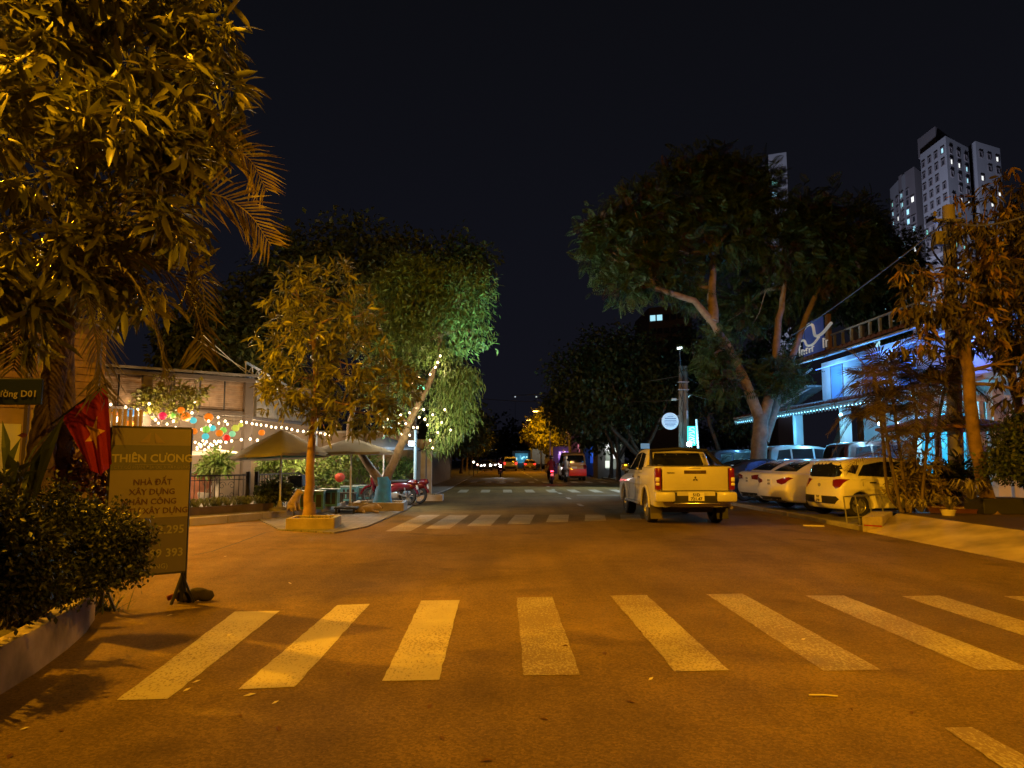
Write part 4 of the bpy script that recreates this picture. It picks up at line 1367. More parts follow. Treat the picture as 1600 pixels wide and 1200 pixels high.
for k in range(16):
    rr = random.Random(k)
    a = P(rr.uniform(-20, 50), 800, 5.6)
    b = P(rr.uniform(-60, 110), rr.uniform(640, 760), 5.6 + rr.uniform(-.4, .4))
    mid = a.lerp(b, .55) + Vector((0, 0, .12))
    w = Vector((rr.uniform(.3, 1), rr.uniform(-.4, .4), rr.uniform(-.3, .3))).normalized() * .028
    MB().add([a - w * .4, a + w * .4, mid + w * 1.5, mid - w * 1.5, mid + Vector((0, 0, -.02)), b], [(0, 1, 2, 4), (0, 4, 3), (3, 4, 5), (4, 2, 5)]).build('leaf', LEAF_DARK, t)

# low grass tufts at the planter foot
t = thing('weed_tuft', 'tuft of weeds growing at the foot of the planter end', 'weeds', G(160, 955))
m = MB(); q = G(160, 955)
for k in range(70):
    a = q + Vector((random.gauss(0, .10), random.gauss(0, .09), 0)); d = Vector((random.gauss(0, .10), random.gauss(0, .10), random.uniform(.06, .24)))
    w = Vector((random.uniform(-1, 1), random.uniform(-1, 1), 0)).normalized() * .006
    m.add([a - w, a + w, a + d * .6 + w * .8, a + d], [(0, 1, 2), (0, 2, 3)])
m.build('blades', LEAF_DARK, t, kind='stuff')

# ================================================================== left side: sign, flag, cafe
M_LETTERW = mat('pale_letter', (.19, .18, .18), .6)
M_LETTERD = mat('dark_red_letter', (.065, .02, .02), .6)
# ------------------------------------------------------------------ advertising board on tripod feet
A, B = Vector((-3.93, 7.5, 0)), Vector((-3.32, 7.95, 0))
ang = math.atan2((B - A).y, (B - A).x)
BW = (B - A).length
ctr = (A + B) / 2
zt, zb = 1.825, .335
t = thing('advertising_board', 'tall printed advertising board on black feet standing between shrub and zebra crossing', 'sign', ctr)
Rz = Matrix.Rotation(ang, 3, 'Z')


def on(u, v, d=0.0):
    """u across (0..1), v height in metres, d towards the reader"""
    return A.lerp(B, u) + Rz @ Vector((0, -d, 0)) + Vector((0, 0, v))


def panel(name, u0, u1, v0, v1, mt, d=.012, th=.004, par=None):
    m = MB(); m.box(on((u0 + u1) / 2, (v0 + v1) / 2, d), ((u1 - u0) * BW, th, v1 - v0), M=Rz)
    return m.build(name, mt, par or t)


hpx = (zt - zb) / 217.0
Z = lambda y: zt - (y - 670) * hpx
pan = panel('printed_sheet', 0, 1, zb, zt, mat('printed_white_sheet', (.19, .165, .17), .5, noise=(2, .15)), .0, .02)
panel('dark_band', .002, .998, Z(733), Z(696), mat('slate_band', (.085, .085, .10), .5), par=pan)
panel('blue_band', .002, .998, zb + .004, Z(804), mat('indigo_band', (.075, .065, .12), .5), par=pan)
panel('rule', .3, .75, Z(725.2), Z(724.6), M_LETTERW, .016, par=pan)
fr = MB()
for a, b in ((on(-.005, zb), on(-.005, zt)), (on(1.005, .12), on(1.005, zt)), (on(0, zt + .006), on(1, zt + .006)), (on(0, zb - .006), on(1, zb - .006))):
    fr.bar(a, b, .022)
fr.bar(on(-.005, .1), on(-.005, zb), .022)
fr.build('frame', M_BLACK, t)
Mx = lambda u, v: Matrix.Translation(on(u, v, .0165)) @ Matrix.Rotation(ang, 4, 'Z')
put_text('THIÊN CƯƠNG', .112, Mx(.52, Z(721)), mat('cream_letter', (.30, .28, .20), .5), pan, depth=.002, bold=.003)
put_text('CTY CỔ PHẦN ĐỊA ỐC & XÂY DỰNG', .043, Mx(.52, Z(731)), M_LETTERW, pan, depth=.002)
for s_, y_, u_ in (('NHÀ ĐẤT', 755, .53), ('XÂY DỰNG', 769.5, .53), ('NHÂN CÔNG', 784, .5), ('VẬT TƯ XÂY DỰNG', 798, .5)):
    put_text(s_, .083, Mx(u_, Z(y_)), M_LETTERD, pan, depth=.002, bold=.001)
put_text('3.295', .118, Mx(.96, Z(828.5)), M_LETTERW, pan, depth=.002, bold=.002, align='RIGHT')
put_text('399 393', .118, Mx(.96, Z(863)), M_LETTERW, pan, depth=.002, bold=.002, align='RIGHT')
put_text('CƯỜNG)', .07, Mx(.77, Z(880)), M_LETTERW, pan, depth=.002, align='RIGHT')
# printed emblem at the top of the sheet
m = MB()
for a in (0, 1):
    m.slab([on(.5 + .10 * (a * 2 - 1) - .06, Z(692), .0145), on(.5 + .10 * (a * 2 - 1) + .06, Z(692), .0145), on(.5 + .02 * (a * 2 - 1), Z(676), .0145)], .002)
m.build('emblem', mat('taupe_print', (.22, .17, .15), .6), pan)
for u in (.965, -.005):
    ft = MB()
    c = on(u, 0)
    for k in range(3):
        a = ang + PI / 2 + k * 2 * PI / 3
        ft.bar(c + Vector((0, 0, .30)), c + Vector((math.cos(a) * .13, math.sin(a) * .13, .012)), .022)
    ft.bar(c + Vector((0, 0, .02)), c + Vector((0, 0, .33)), .026)
    ft.build('foot', M_BLACK, t)
sb = thing('sandbag', 'dark sausage-shaped weight bag lying on the right foot of the advertising board', 'weight bag', G(303, 937))
q = G(303, 940)
m = MB()
d = Vector((.92, .3, 0)).normalized()
pts = [q + d * (-.19 + .38 * i / 12) + Vector((0, 0, .068 + .012 * math.sin(i * 1.1))) for i in range(13)]
m.tube(pts, [.035, .058, .066, .068, .064, .067, .07, .066, .068, .066, .064, .054, .03], 12)
m.build('bag_body', mat('dark_cloth', (.03, .022, .018), .9, noise=(12, .5), bump=(25, .8)), sb, smooth=60)
m = MB(); m.tube([q - d * .19 + Vector((0, 0, .08)), q - d * .26 + Vector((0, .0, .05))], [.022, .03], 8); m.build('bag_knot', mat('red_cord', (.2, .04, .02), .8), sb, smooth=60)

# ------------------------------------------------------------------ flag on a slanted pole
YF = 7.15
h0, h1 = P(96, 651, YF), P(167, 600, YF)
f1 = P(176, 726, YF + .12); f0 = P(140, 737, YF - .05)
t = thing('flag', 'red flag with yellow star hanging from a slanted pole by the palm trunk', 'flag', h0)


def FS(u, v):
    """u along the hoist (0 low .. 1 high), v along the fly"""
    a = h0.lerp(h1, u); b = f0.lerp(f1, u)
    p = a.lerp(b, v)
    k = .25 + .75 * v
    f = math.sin(u * 15 + v * 2.0) * .034 * k + math.sin(u * 31 + v * 3) * .010 * k
    return p + Vector((-.35 * f * .5, f, .02 * math.sin(u * 9) * v - .05 * math.sin(PI * u) * v * v))


nu, nv = 48, 28
m = MB()
m.add([FS(i / nu, j / nv) for j in range(nv + 1) for i in range(nu + 1)], [(j * (nu + 1) + i, j * (nu + 1) + i + 1, (j + 1) * (nu + 1) + i + 1, (j + 1) * (nu + 1) + i) for j in range(nv) for i in range(nu)])
m.build('cloth', mat('red_flag_cloth', (.36, .018, .02), .8, noise=(30, .2), trans=.25), t, smooth=180)
bm = bmesh.new()
star = []
for k in range(10):
    r = .29 if k % 2 == 0 else .115
    a = PI / 2 + k * PI / 5
    star.append((.56 + r * math.cos(a), .48 + r * math.sin(a) * .72, 0))
bm.faces.new([bm.verts.new(p) for p in star])
bmesh.ops.triangulate(bm, faces=bm.faces[:])
for _ in range(4):
    lg = [e_ for e_ in bm.edges if e_.calc_length() > .025]
    bmesh.ops.subdivide_edges(bm, edges=lg, cuts=1); bmesh.ops.triangulate(bm, faces=bm.faces[:])
bm.verts.index_update()
m = MB(); m.add([FS(v.co.x, v.co.y) + Vector((0, -.005, 0)) for v in bm.verts], [[v.index for v in f.verts] for f in bm.faces]); bm.free()
m.build('star', mat('yellow_star_cloth', (.62, .36, .02), .8), t, smooth=180)
m = MB(); m.tube([P(82, 661, YF), P(170, 597, YF)], .011, 8); m.build('pole', M_BLACK, t)

# ------------------------------------------------------------------ street name plate
t = thing('street_name_sign', 'dark blue street name plate with pale letters left of the palm trunk', 'street sign', P(-40, 700, 6.3))
c = P(5, 612, 6.3)
M_NAVY = mat('navy_plate', (.012, .022, .06), .45)
m = MB(); m.bbox(c, (.66, .03, .225), .008); po = m.build('plate', M_NAVY, t)
put_text('Đường D01', .078, Matrix.Translation((P(58, 618, 6.28).x, 6.28, c.z - .045)), mat('sign_letter', (.34, .32, .27), .5), po, depth=.002, align='RIGHT', bold=.001, spacing=1.05)
MB().tube([(c.x - .38, 6.3, 0), (c.x - .38, 6.3, c.z + .15)], .03, 8).build('post', M_STEEL, t)
MB().bar((c.x - .38, 6.315, c.z), (c.x - .1, 6.33, c.z), .02).build('bracket', M_STEEL, t)

# ------------------------------------------------------------------ kerb planters of the street trees
def box_planter(name, label, c, sx_, sy_, h, mt, rz=0.0, mt2=None):
    t = thing(name, label, 'planter', c)
    w = .10
    R_ = Matrix.Rotation(rz, 3, 'Z')
    c = Vector(c)
    for k, (dx, dy, a, b) in enumerate(((0, -sy_ / 2 + w / 2, sx_, w), (0, sy_ / 2 - w / 2, sx_, w), (-sx_ / 2 + w / 2, 0, w, sy_ - 2 * w - .004), (sx_ / 2 - w / 2, 0, w, sy_ - 2 * w - .004))):
        MB().bbox(c + R_ @ Vector((dx, dy, 0)) + Vector((0, 0, h / 2)), (a, b, h), .012, M=R_).build('planter_side', mt2 if (mt2 and k == 3) else mt, t)
    MB().box(c + Vector((0, 0, h * .36)), (sx_ - 2 * w, sy_ - 2 * w, h * .7), M=R_).build('planter_soil', M_SOIL, t)
    rr = random.Random(int(c.x * 100))
    g = MB()
    for k in range(120):
        a = c + R_ @ Vector((rr.uniform(-.4, .4) * sx_, rr.uniform(-.4, .4) * sy_, 0)) + Vector((0, 0, h * .72)); d = Vector((rr.gauss(0, .05), rr.gauss(0, .05), rr.uniform(.04, .13)))
        w_ = Vector((rr.uniform(-1, 1), rr.uniform(-1, 1), 0)).normalized() * .008
        g.add([a - w_, a + w_, a + d], [(0, 1, 2)])
    g.build('weeds', LEAF_DARK, t, kind='stuff')
    return t


M_OCHRE = mat('ochre_concrete', (.40, .33, .24), .85, noise=(3, .4, 8), bump=(18, .4))
M_PALEBLUE = mat('pale_blue_concrete', (.30, .36, .46), .85, noise=(3, .35, 8), bump=(18, .4))
box_planter('kerb_planter', 'low concrete planter with a blue end round the slender mango tree', (-4.10, 16.45, 0), 1.02, .95, .25, M_OCHRE, .06, M_PALEBLUE)
box_planter('kerb_planter', 'low concrete planter round the blue painted tree foot', (-3.58, 22.1, .02), 1.5, 1.3, .24, M_OCHRE, .04, M_PALEBLUE)
box_planter('kerb_planter', 'small grassy planter beside the pale blue lamp post', (-2.75, 27.0, .02), 1.3, 1.0, .22, M_OCHRE, .04, M_PALEBLUE)

# ------------------------------------------------------------------ cafe building
M_PLASTER = mat('cafe_plaster', (.25, .20, .15), .85, noise=(1.2, .3, 7))
M_WOOD = mat('weathered_slat', (.25, .165, .10), .8, noise=(5, .55, 7))
M_ROOF = mat('grey_roof_sheet', (.13, .125, .12), .8, noise=(2, .4, 6))
M_GREYP = mat('grey_cement_panel', (.17, .165, .15), .9, noise=(5, .5, 9), bump=(14, .5))
M_DARKST = mat('brown_steel', (.07, .055, .045), .6, .2)
M_BRICKR = mat('terracotta_panel', (.28, .11, .06), .8, noise=(5, .35))
PA, PB = Vector((-12.6, 19.6, 0)), Vector((-8.0, 23.3, 0))
t = thing('cafe_pavilion', 'open cafe pavilion with slatted upper wall and grey roof strung with paper lanterns', 'cafe', PA)
dv = (PB - PA).normalized(); nv_ = Vector((-dv.y, dv.x, 0)); a_ = math.atan2(dv.y, dv.x); RP = Matrix.Rotation(a_, 3, 'Z')
LP = (PB - PA).length


def pv_(s, z, d=0.0):
    return PA + dv * s + nv_ * d + Vector((0, 0, z))


for s in (.0, LP * .5, LP):
    MB().bbox(pv_(s, 2.1), (.26, .26, 3.9), .012, M=RP).build('column', M_DARKST, t)
MB().bbox(pv_(LP / 2, 2.93), (LP, .16, .16), .01, M=RP).build('beam', M_DARKST, t)
MB().bbox(pv_(LP / 2, 3.98, -.14), (LP + .3, .14, .14), .01, M=RP).build('fascia', M_DARKST, t)
sl = MB()
for k in range(15):
    for j in range(4):
        s0 = LP * (j + .5) / 4
        sl.box(pv_(s0, 3.04 + k * .062 + random.gauss(0, .004), .06 + random.uniform(-.012, .012)), (LP / 4 - .05, .02, .048), M=RP)
sl.build('slat', M_WOOD, t, kind='stuff')
for j in range(1, 8):
    MB().bar(pv_(LP * j / 8, 2.98, -.02), pv_(LP * j / 8, 3.95, -.02), .035).build('mullion', M_BLACK, t)
for d_, z_ in ((-.25, 2.86), (-.5, 2.80)):
    MB().tube([pv_(0, z_, d_), pv_(LP * .5, z_ - .06, d_), pv_(LP, z_, d_)], .012, 5).build('rail', M_BLACK, t)
MB().slab([pv_(-.6, 4.06, -.5), pv_(LP + .35, 4.06, -.5), pv_(LP + .6, 4.75, 6), pv_(-.6, 4.75, 6)], .07).build('roof', M_ROOF, t)
MB().slab([pv_(-.4, 3.9, 0.3), pv_(LP, 3.9, .3), pv_(LP, 4.5, 5.5), pv_(-.4, 4.5, 5.5)], .02).build('ceiling_panel', M_PLASTER, t)
MB().box(pv_(LP / 2 + .6, 2.2, 5.4), (LP + 8, .15, 4.4), M=RP).build('back_wall', M_PLASTER, t)
MB().slab([PB + Vector((.16, .1, 2.85)), PB + Vector((1.0, 4.4, 2.85)), PB + Vector((1.0, 4.4, 3.95)), PB + Vector((.16, .1, 3.9))], .1).build('side_panel', M_GREYP, t)
MB().bar(PB + Vector((.1, .05, 2.8)), PB + Vector((1.0, 4.5, 2.8)), .1).build('side_beam', M_DARKST, t)
MB().bbox(PB + Vector((1.0, 4.5, 1.9)), (.18, .18, 3.6), .01).build('column', M_PALESTEEL, t)
for s in (.55, .8):
    MB().box(pv_(LP * s, .62, 1.4), (LP * .2, .14, .9), M=RP).build('counter_panel', M_BRICKR, t)
    MB().box(pv_(LP * s, 1.10, 1.4), (LP * .21, .3, .05), M=RP).build('counter_top', M_CONC, t)
for s in (.35, .62, .9):
    MB().lathe([(.10, .16), (.10, .24), (.06, .3), (.085, .55), (.055, .8), (.09, .95), (.10, 1.05), (.001, 1.06)], pv_(s * LP, 0, .7), 14).build('baluster_pier', M_CONC, t, smooth=40)
# roof truss of pale steel running back over the roof
t = thing('roof_truss', 'pale steel lattice truss sloping down beside the cafe roof', 'truss', P(388, 590, 23.2))
a0, a1 = P(384, 566, 23.2), P(455, 606, 28)
b0, b1 = P(384, 588, 23.2), P(455, 622, 28)
m = MB(); m.tube([a0, a1], .045, 6); m.tube([b0, b1], .045, 6); m.build('chord', M_PALESTEEL, t)
for k in range(8):
    u, w = k / 8, (k + 1) / 8
    MB().tube([a0.lerp(a1, u), b0.lerp(b1, u)], .025, 5).build('strut', M_PALESTEEL, t)
    MB().tube([b0.lerp(b1, u), a0.lerp(a1, w)], .018, 5).build('strut', M_PALESTEEL, t)
for (q0, q1) in (((300, 526, 22), (440, 612, 24)), ((318, 524, 22), (392, 590, 23.4))):
    m = MB(); m.tube([P(*q0), P(*q1)], .016, 5); m.build('guy_rod', M_PALESTEEL, t)

gw = thing('garden_wall', 'warm plastered garden wall behind the parasols and cafe plants', 'wall', (-7, 29.8, .16))
MB().box((-6.6, 29.8, 1.35), (6.4, .2, 2.4)).build('wall_panel', M_PLASTER, gw)
MB().bbox((-6.6, 29.8, 2.6), (6.5, .3, .1), .02).build('coping', M_CONC, gw)
for x in (-9.6, -7.6, -5.6, -3.6):
    MB().bbox((x, 29.7, 1.4), (.28, .28, 2.6), .015).build('pier', M_GREYP, gw)

# corner house behind the palm
HA, HB = Vector((-13.6, 14.6, 0)), Vector((-9.6, 17.9, 0))
t = thing('corner_house', 'brown-boarded house front behind the palm trunk with a pale panel and orange banner', 'house', HA)
dv2 = (HB - HA).normalized(); a2 = math.atan2(dv2.y, dv2.x); R2 = Matrix.Rotation(a2, 3, 'Z'); L2 = (HB - HA).length
hp = lambda s, z, d=0: HA + dv2 * s + Vector((-dv2.y, dv2.x, 0)) * d + Vector((0, 0, z))
MB().box(hp(L2 / 2, 2.4, .2), (L2, .2, 4.6), M=R2).build('wall', mat('tan_house_wall', (.30, .22, .15), .85, noise=(2, .35)), t)
for k in range(11):
    for j in range(3):
        MB().bbox(hp(L2 * (j + .5) / 3, 2.75 + k * .17, .075 + random.uniform(-.008, .008)), (L2 / 3 - .02, .03, .155), .006, M=R2).build('board', M_WOOD, t)
MB().bbox(hp(L2 * .63, 1.75, .06), (.55, .05, 1.1), .01, M=R2).build('pale_panel', mat('pale_green_panel', (.42, .44, .36), .7, noise=(3, .2)), t)
m = MB(); m.slab([hp(L2 * .74, 2.6, .05), hp(L2 * .93, 2.6, .05), hp(L2 * .85, 1.4, .05)], .02); m.build('banner', mat('orange_banner', (.45, .16, .03), .8), t)
for s in (.70, .97):
    MB().bar(hp(L2 * s, .16, .02), hp(L2 * s, 4.4, .02), .08).build('post', M_DARKST, t)
MB().box(hp(L2 / 2, 4.75, .1), (L2 + .4, 1.0, .1), M=R2).build('roof', M_ROOF, t)
for k in range(9):
    MB().tube([hp(L2 * (.99) + .12 * k, .16, .3), hp(L2 * (.99) + .12 * k, 2.75, .3)], .045, 7).build('bamboo_cane', mat('bamboo', (.45, .32, .16), .6, noise=(4, .3)) if k == 0 else MATS['bamboo'], t)

# ------------------------------------------------------------------ wrought iron fence on the terrace
def fence(name, label, a, b, npick, scroll=True):
    t = thing(name, label, 'fence', a)
    a, b = Vector(a), Vector(b)
    d = (b - a).normalized(); L_ = (b - a).length
    for z in (.28, .98):
        MB().bar(a + Vector((0, 0, z - .0)), b + Vector((0, 0, z)), .035).build('rail', M_BLACK, t)
    MB().bar(a + Vector((0, 0, .86)), b + Vector((0, 0, .86)), .02).build('rail', M_BLACK, t)
    for k in range(npick + 1):
        p = a.lerp(b, k / npick)
        if scroll and k % 9 in (4, 5):
            if k % 9 == 4:
                sc = MB(); q = a.lerp(b, (k + .5) / npick) + Vector((0, 0, .58))
                for s in (1, -1):
                    for vz in (1, -1):
                        pts = []
                        for i in range(17):
                            th = i / 16 * 2.6 * PI; r = .115 * (1 - i / 20)
                            pts.append(q + d * s * (.03 + .115 - r * math.cos(th)) + Vector((0, 0, vz * (.01 + .12 + r * math.sin(th) * 1.0))))
                        sc.tube(pts, .008, 4)
                sc.build('scroll', M_BLACK, t)
            continue
        MB().bar(p + Vector((0, 0, .28)), p + Vector((0, 0, .98)), .016).build('picket', M_BLACK, t)
    for p in (a, a.lerp(b, .5), b):
        MB().bbox(p + Vector((0, 0, .58)), (.10, .10, .98), .01).build('post', M_BLACK, t)
    return t


fence('iron_fence', 'black wrought iron fence with scrolls between the sign and the cafe column', (-12.2, 12.9, .1), (-6.95, 20.5, .1), 63)
fence('iron_fence', 'short black iron fence behind the leaning chairs, right of the cafe column', (-6.8, 20.75, .1), (-6.3, 23.4, .1), 18, False)

# grassy border and low dark hedge along the fence
bw = thing('border_bed', 'raised bed edge with spiky grass in front of the iron fence', 'flower bed', (-8.0, 17.6, .16))
d = Vector((.57, .82, 0)).normalized(); nn = Vector((.82, -.57, 0))
e0, e1 = Vector((-12.0, 12.5, .16)) + nn * .25, Vector((-6.6, 20.3, .16)) + nn * .22
MB().bar(e0 + nn * .38 + Vector((0, 0, .09)), e1 + nn * .38 + Vector((0, 0, .09)), .10, .2).build('bed_edge', mat('dark_bed_edge', (.10, .075, .06), .9, noise=(4, .4)), bw)
MB().bar(e0 + nn * .12 + Vector((0, 0, .05)), e1 + nn * .12 + Vector((0, 0, .05)), .44, .12).build('bed_soil', M_SOIL, bw)
g = MB(); rr = random.Random(3)
for k in range(150):
    c = e0.lerp(e1, rr.random()) + nn * rr.uniform(-.02, .3) + Vector((0, 0, .12))
    for j in range(22):
        a = rr.uniform(0, 2 * PI); l = rr.uniform(.18, .38)
        h = Vector((math.cos(a), math.sin(a), 0)); w = Vector((-h.y, h.x, 0)) * .011
        p1 = c + h * l * .45 + Vector((0, 0, l * .75)); p2 = c + h * l * 1.0 + Vector((0, 0, l * .45))
        g.add([c - w * .6, c + w * .6, p1 + w, p1 - w, p2], [(0, 1, 2, 3), (3, 2, 4)])
g.build('border_grass', mat('border_blade', (.17, .20, .055), .5, island=.4, trans=.25), bw, kind='stuff')

# ------------------------------------------------------------------ garden plants of the cafe
gp = [('leafy palm-like pot plant under the small white parasol', (-9.3, 23.4), [(335, 722, 15), (322, 728, 12), (350, 727, 12)], 23.4),
      ('bright fan-leaved plant right of the cafe column', (-7.2, 24.6), [(425, 718, 16), (412, 724, 12), (445, 725, 14)], 24.6),
      ('tall yellow-green plant behind the folded chairs', (-6.6, 23.6), [(462, 735, 18), (455, 755, 14), (474, 750, 14)], 23.6),
      ('bushy green plant seen under the middle parasol', (-5.9, 25.0), [(505, 730, 22), (520, 748, 18), (492, 752, 18), (530, 722, 14)], 25.0),
      ('tall thicket of green canes between the two grey parasols', (-5.6, 27.5), [(545, 725, 20), (560, 745, 18), (575, 722, 18), (555, 705, 14)], 27.5),
      ('green shrub behind the parked motorbike', (-4.4, 27.2), [(620, 740, 18), (600, 735, 14), (636, 725, 12)], 27.2),
      ('dark glossy shrub against the short iron fence', (-6.5, 20.3), [(425, 770, 16), (440, 765, 12), (412, 772, 10)], 20.3),
      ('climber with small leaves hanging from the cafe beam', (-9.9, 21.2), [(230, 625, 22), (260, 612, 24), (290, 620, 20), (310, 610, 14), (275, 640, 14)], 21.2)]
for i, (lab, (x, y), lb, Yd) in enumerate(gp):
    long_ = i in (0, 1, 2, 4)
    t = shrub('garden_plant', lab, (x, y, .16), [L3(a, b, Yd, r) for a, b, r in lb], 70 if long_ else 150, 10, .26 if long_ else .13, .05 if long_ else .07, LEAF_BRIGHT if i not in (6, 7) else (LEAF_DARK if i == 6 else LEAF_MANGO2),
              (T_LONG_V, T_LONG_F) if long_ else (T_OVAL_V, T_OVAL_F), 'plant', 60 + i, 5, 'garden plants of the cafe', .3, .6, long_)
    if i != 7:
        MB().lathe([(.14, .0), (.19, .30), (.17, .31), (.001, .29)], (x, y, .16), 16).build('pot', M_CONC, t, smooth=40)


# ------------------------------------------------------------------ parasols
def parasol(label, foot, apex_z, rim_z, R_, cloth, lining, lean=(0, 0), rot=.2, n=8, group='cafe parasols', col='parasol', base=True, polem=None):
    foot = Vector(foot)
    t = thing('parasol', label, 'parasol', foot, group=group)
    ap = foot + Vector((0, 0, apex_z - foot.z))
    # canopy: n gores, ribs straight, cloth sagging between them, hem hanging down
    m = MB(); rings = [0.02, .25, .5, .75, 1.0]; K = n * 4
    vs, fs = [], []
    for r in rings + [1.0]:
        last = len(vs) >= K * len(rings)
        for k in range(K):
            a = rot + 2 * PI * k / K
            ph = (k % 4) / 4
            sag = math.sin(PI * ph) * .05 * r
            rad = R_ * r * (1 - .06 * math.sin(PI * ph))
            z = -(apex_z - rim_z) * (r * .9 + .1 * r * r) - sag * R_ * .3
            if last: z -= .07
            x, y = rad * math.cos(a), rad * math.sin(a)
            vs.append(ap + Vector((x, y, z + lean[0] * x + lean[1] * y)))
    for i in range(len(rings)):
        for k in range(K):
            fs.append((i * K + k, i * K + (k + 1) % K, (i + 1) * K + (k + 1) % K, (i + 1) * K + k))
    m.add(vs, fs)
    co = m.build('canopy', cloth, t, smooth=30)
    m2 = MB()
    m2.add([v + Vector((0, 0, -.012)) for v in vs[:K * len(rings)]], fs[:K * (len(rings) - 1)])
    m2.build('lining', lining, co, smooth=30)
    for k in range(n):
        a = rot + 2 * PI * k / n
        x, y = R_ * math.cos(a), R_ * math.sin(a)
        tip = ap + Vector((x, y, -(apex_z - rim_z) + lean[0] * x + lean[1] * y - .03))
        MB().tube([ap + Vector((0, 0, -.06)), tip], .009, 4).build('rib', M_BLACK, t)
    MB().tube([foot, ap + Vector((0, 0, .05))], .026, 8).build('pole', polem or M_PALESTEEL, t)
    if base:
        MB().lathe([(.26, 0), (.26, .05), (.08, .09), (.05, .25), (.001, .26)], foot, 18).build('base', M_CONC, t, smooth=40)
    return t


M_TAN = mat('tan_canopy_cloth', (.25, .25, .255), .85, noise=(3, .15), trans=.12)
M_GREYC = mat('grey_canopy_cloth', (.20, .215, .24), .85, noise=(3, .15), trans=.12)
M_WHITEC = mat('white_canopy_cloth', (.66, .62, .55), .85, trans=.3)
M_BLUEC = mat('blue_lining', (.06, .20, .30), .85)
u1 = P(438, 672, 19.9); u2 = P(559, 684, 21.1); u3 = P(600, 682, 25.5)
parasol('tan parasol with a blue lining, nearest the slender mango tree', (P(440, 700, 19.9).x, 19.9, .16), u1.z + .02, 1.62, 1.28, M_TAN, M_BLUEC, (.05, -.03), .3)
parasol('grey-brown parasol beside the light-hung tree, over the low tables', (P(549, 700, 21.1).x, 21.1, .03), u2.z, 1.72, 1.2, M_GREYC, M_GREYC, (0, 0), .1)
parasol('pale grey parasol farther back behind the leaning trunk', (u3.x, 25.5, .16), u3.z, 1.9, 1.25, M_GREYC, M_GREYC, (0, 0), .25)
w1 = P(332, 703, 24.2); w2 = P(385, 708, 25.6)
parasol('small white parasol beneath the paper lanterns', (w1.x, 24.2, .16), w1.z + .05, 1.72, .95, M_WHITEC, M_WHITEC, (0, 0), .1)
parasol('small white parasol just right of the cafe column', (w2.x, 25.6, .16), w2.z, 1.68, .95, M_WHITEC, M_WHITEC, (0, 0), .4)


# ------------------------------------------------------------------ lanterns and fairy lights
def lantern(label, px, py, Yd, r, col, on_=1.0, drop=.35):
    c = P(px, py, Yd)
    t = thing('paper_lantern', label, 'lantern', c, group='paper lanterns hung in the cafe')
    key = 'lantern_%s' % col
    cc = LCOL[col]
    mt = MATS.get(key) or mat(key, tuple(x * .35 for x in cc), .8, emit=cc, es=.75 * on_, noise=(6, .25))
    m = MB(); prof = []
    for i in range(17):
        a = PI * (.1 + .8 * i / 16)
        prof.append((r * math.sin(a) * (1.0 if i % 2 else .955), r * .92 * math.cos(a)))
    m.lathe(prof, c, 18)
    m.build('paper_shell', mt, t, smooth=60)
    m = MB()
    for s in (1, -1): m.lathe([(r * .3, s * r * .86), (r * .3, s * r * .95), (.001, s * r * .95)], c, 12)
    m.build('rim_cap', M_BLACK, t)
    MB().tube([c + Vector((0, 0, r * .9)), c + Vector((0, 0, r * .9 + drop))], .004, 4).build('cord', M_BLACK, t)
    return t


LCOL = dict(cyan=(.12, .75, .80), green=(.30, .75, .10), yellow=(.70, .72, .08), orange=(1.0, .24, .01), red=(.9, .02, .015), pink=(.9, .02, .09), mint=(.35, .85, .42), blue=(.15, .5, .9))
lan = [('blue', 204, 645, 8, 'pale blue paper lantern above the upper left corner of the sign'), ('pink', 254, 650, 7.5, 'pink paper lantern, only one of that colour'), ('green', 270, 649, 5.5, 'small green lantern between the pink and the large orange lantern'),
       ('orange', 290, 651, 9, 'large orange lantern beside a pale cyan one'), ('cyan', 302, 657, 6, 'cyan lantern touching the large orange lantern'), ('orange', 326, 652, 8, 'orange lantern hanging alone high under the beam'),
       ('green', 322, 671, 7, 'green lantern heading the triple cluster right of the sign'), ('cyan', 332, 669, 6, 'cyan lantern half behind a green one'), ('cyan', 321, 682, 6.2, 'cyan lantern lowest of the cluster right of the sign'),
       ('orange', 343, 677, 6.5, 'orange lantern tucked behind a green lantern'), ('green', 349, 672, 6, 'green lantern in front of an orange one'), ('red', 354, 684, 6.5, 'red paper lantern, lowest of its cluster'),
       ('mint', 363, 678, 5.8, 'mint green lantern between red and yellow lanterns'), ('yellow', 368, 669, 6.8, 'round yellow lantern near the cafe column'), ('yellow', 376, 664, 4.5, 'small yellow lantern against the cafe column'),
       ('orange', 409, 676, 6, 'orange lantern just above the tan parasol'), ('orange', 303, 674, 6, 'orange lantern at the upper right corner of the sign'), ('orange', 283, 641, 6.5, 'orange lantern highest of all, under the climber'),
       ('orange', 203, 662, 7, 'orange flower-like lantern below the pale blue lantern'), ('orange', 180, 644, 7, 'orange lantern beside the flag')]
for i, (c, px, py, r, lab) in enumerate(lan):
    lantern(lab, px, py, 20.4 + .35 * (i % 4), r / F * 18.2, c)
LCOL['scarlet'] = (.6, .05, .01)
lantern('scarlet ball lantern hung low under the grey-brown parasol', 531, 746, 23.6, .16, 'scarlet', .25, 1.0)

M_BULB = mat('warm_bulb', (.9, .8, .6), .4, emit=(1.0, .72, .42), es=5)


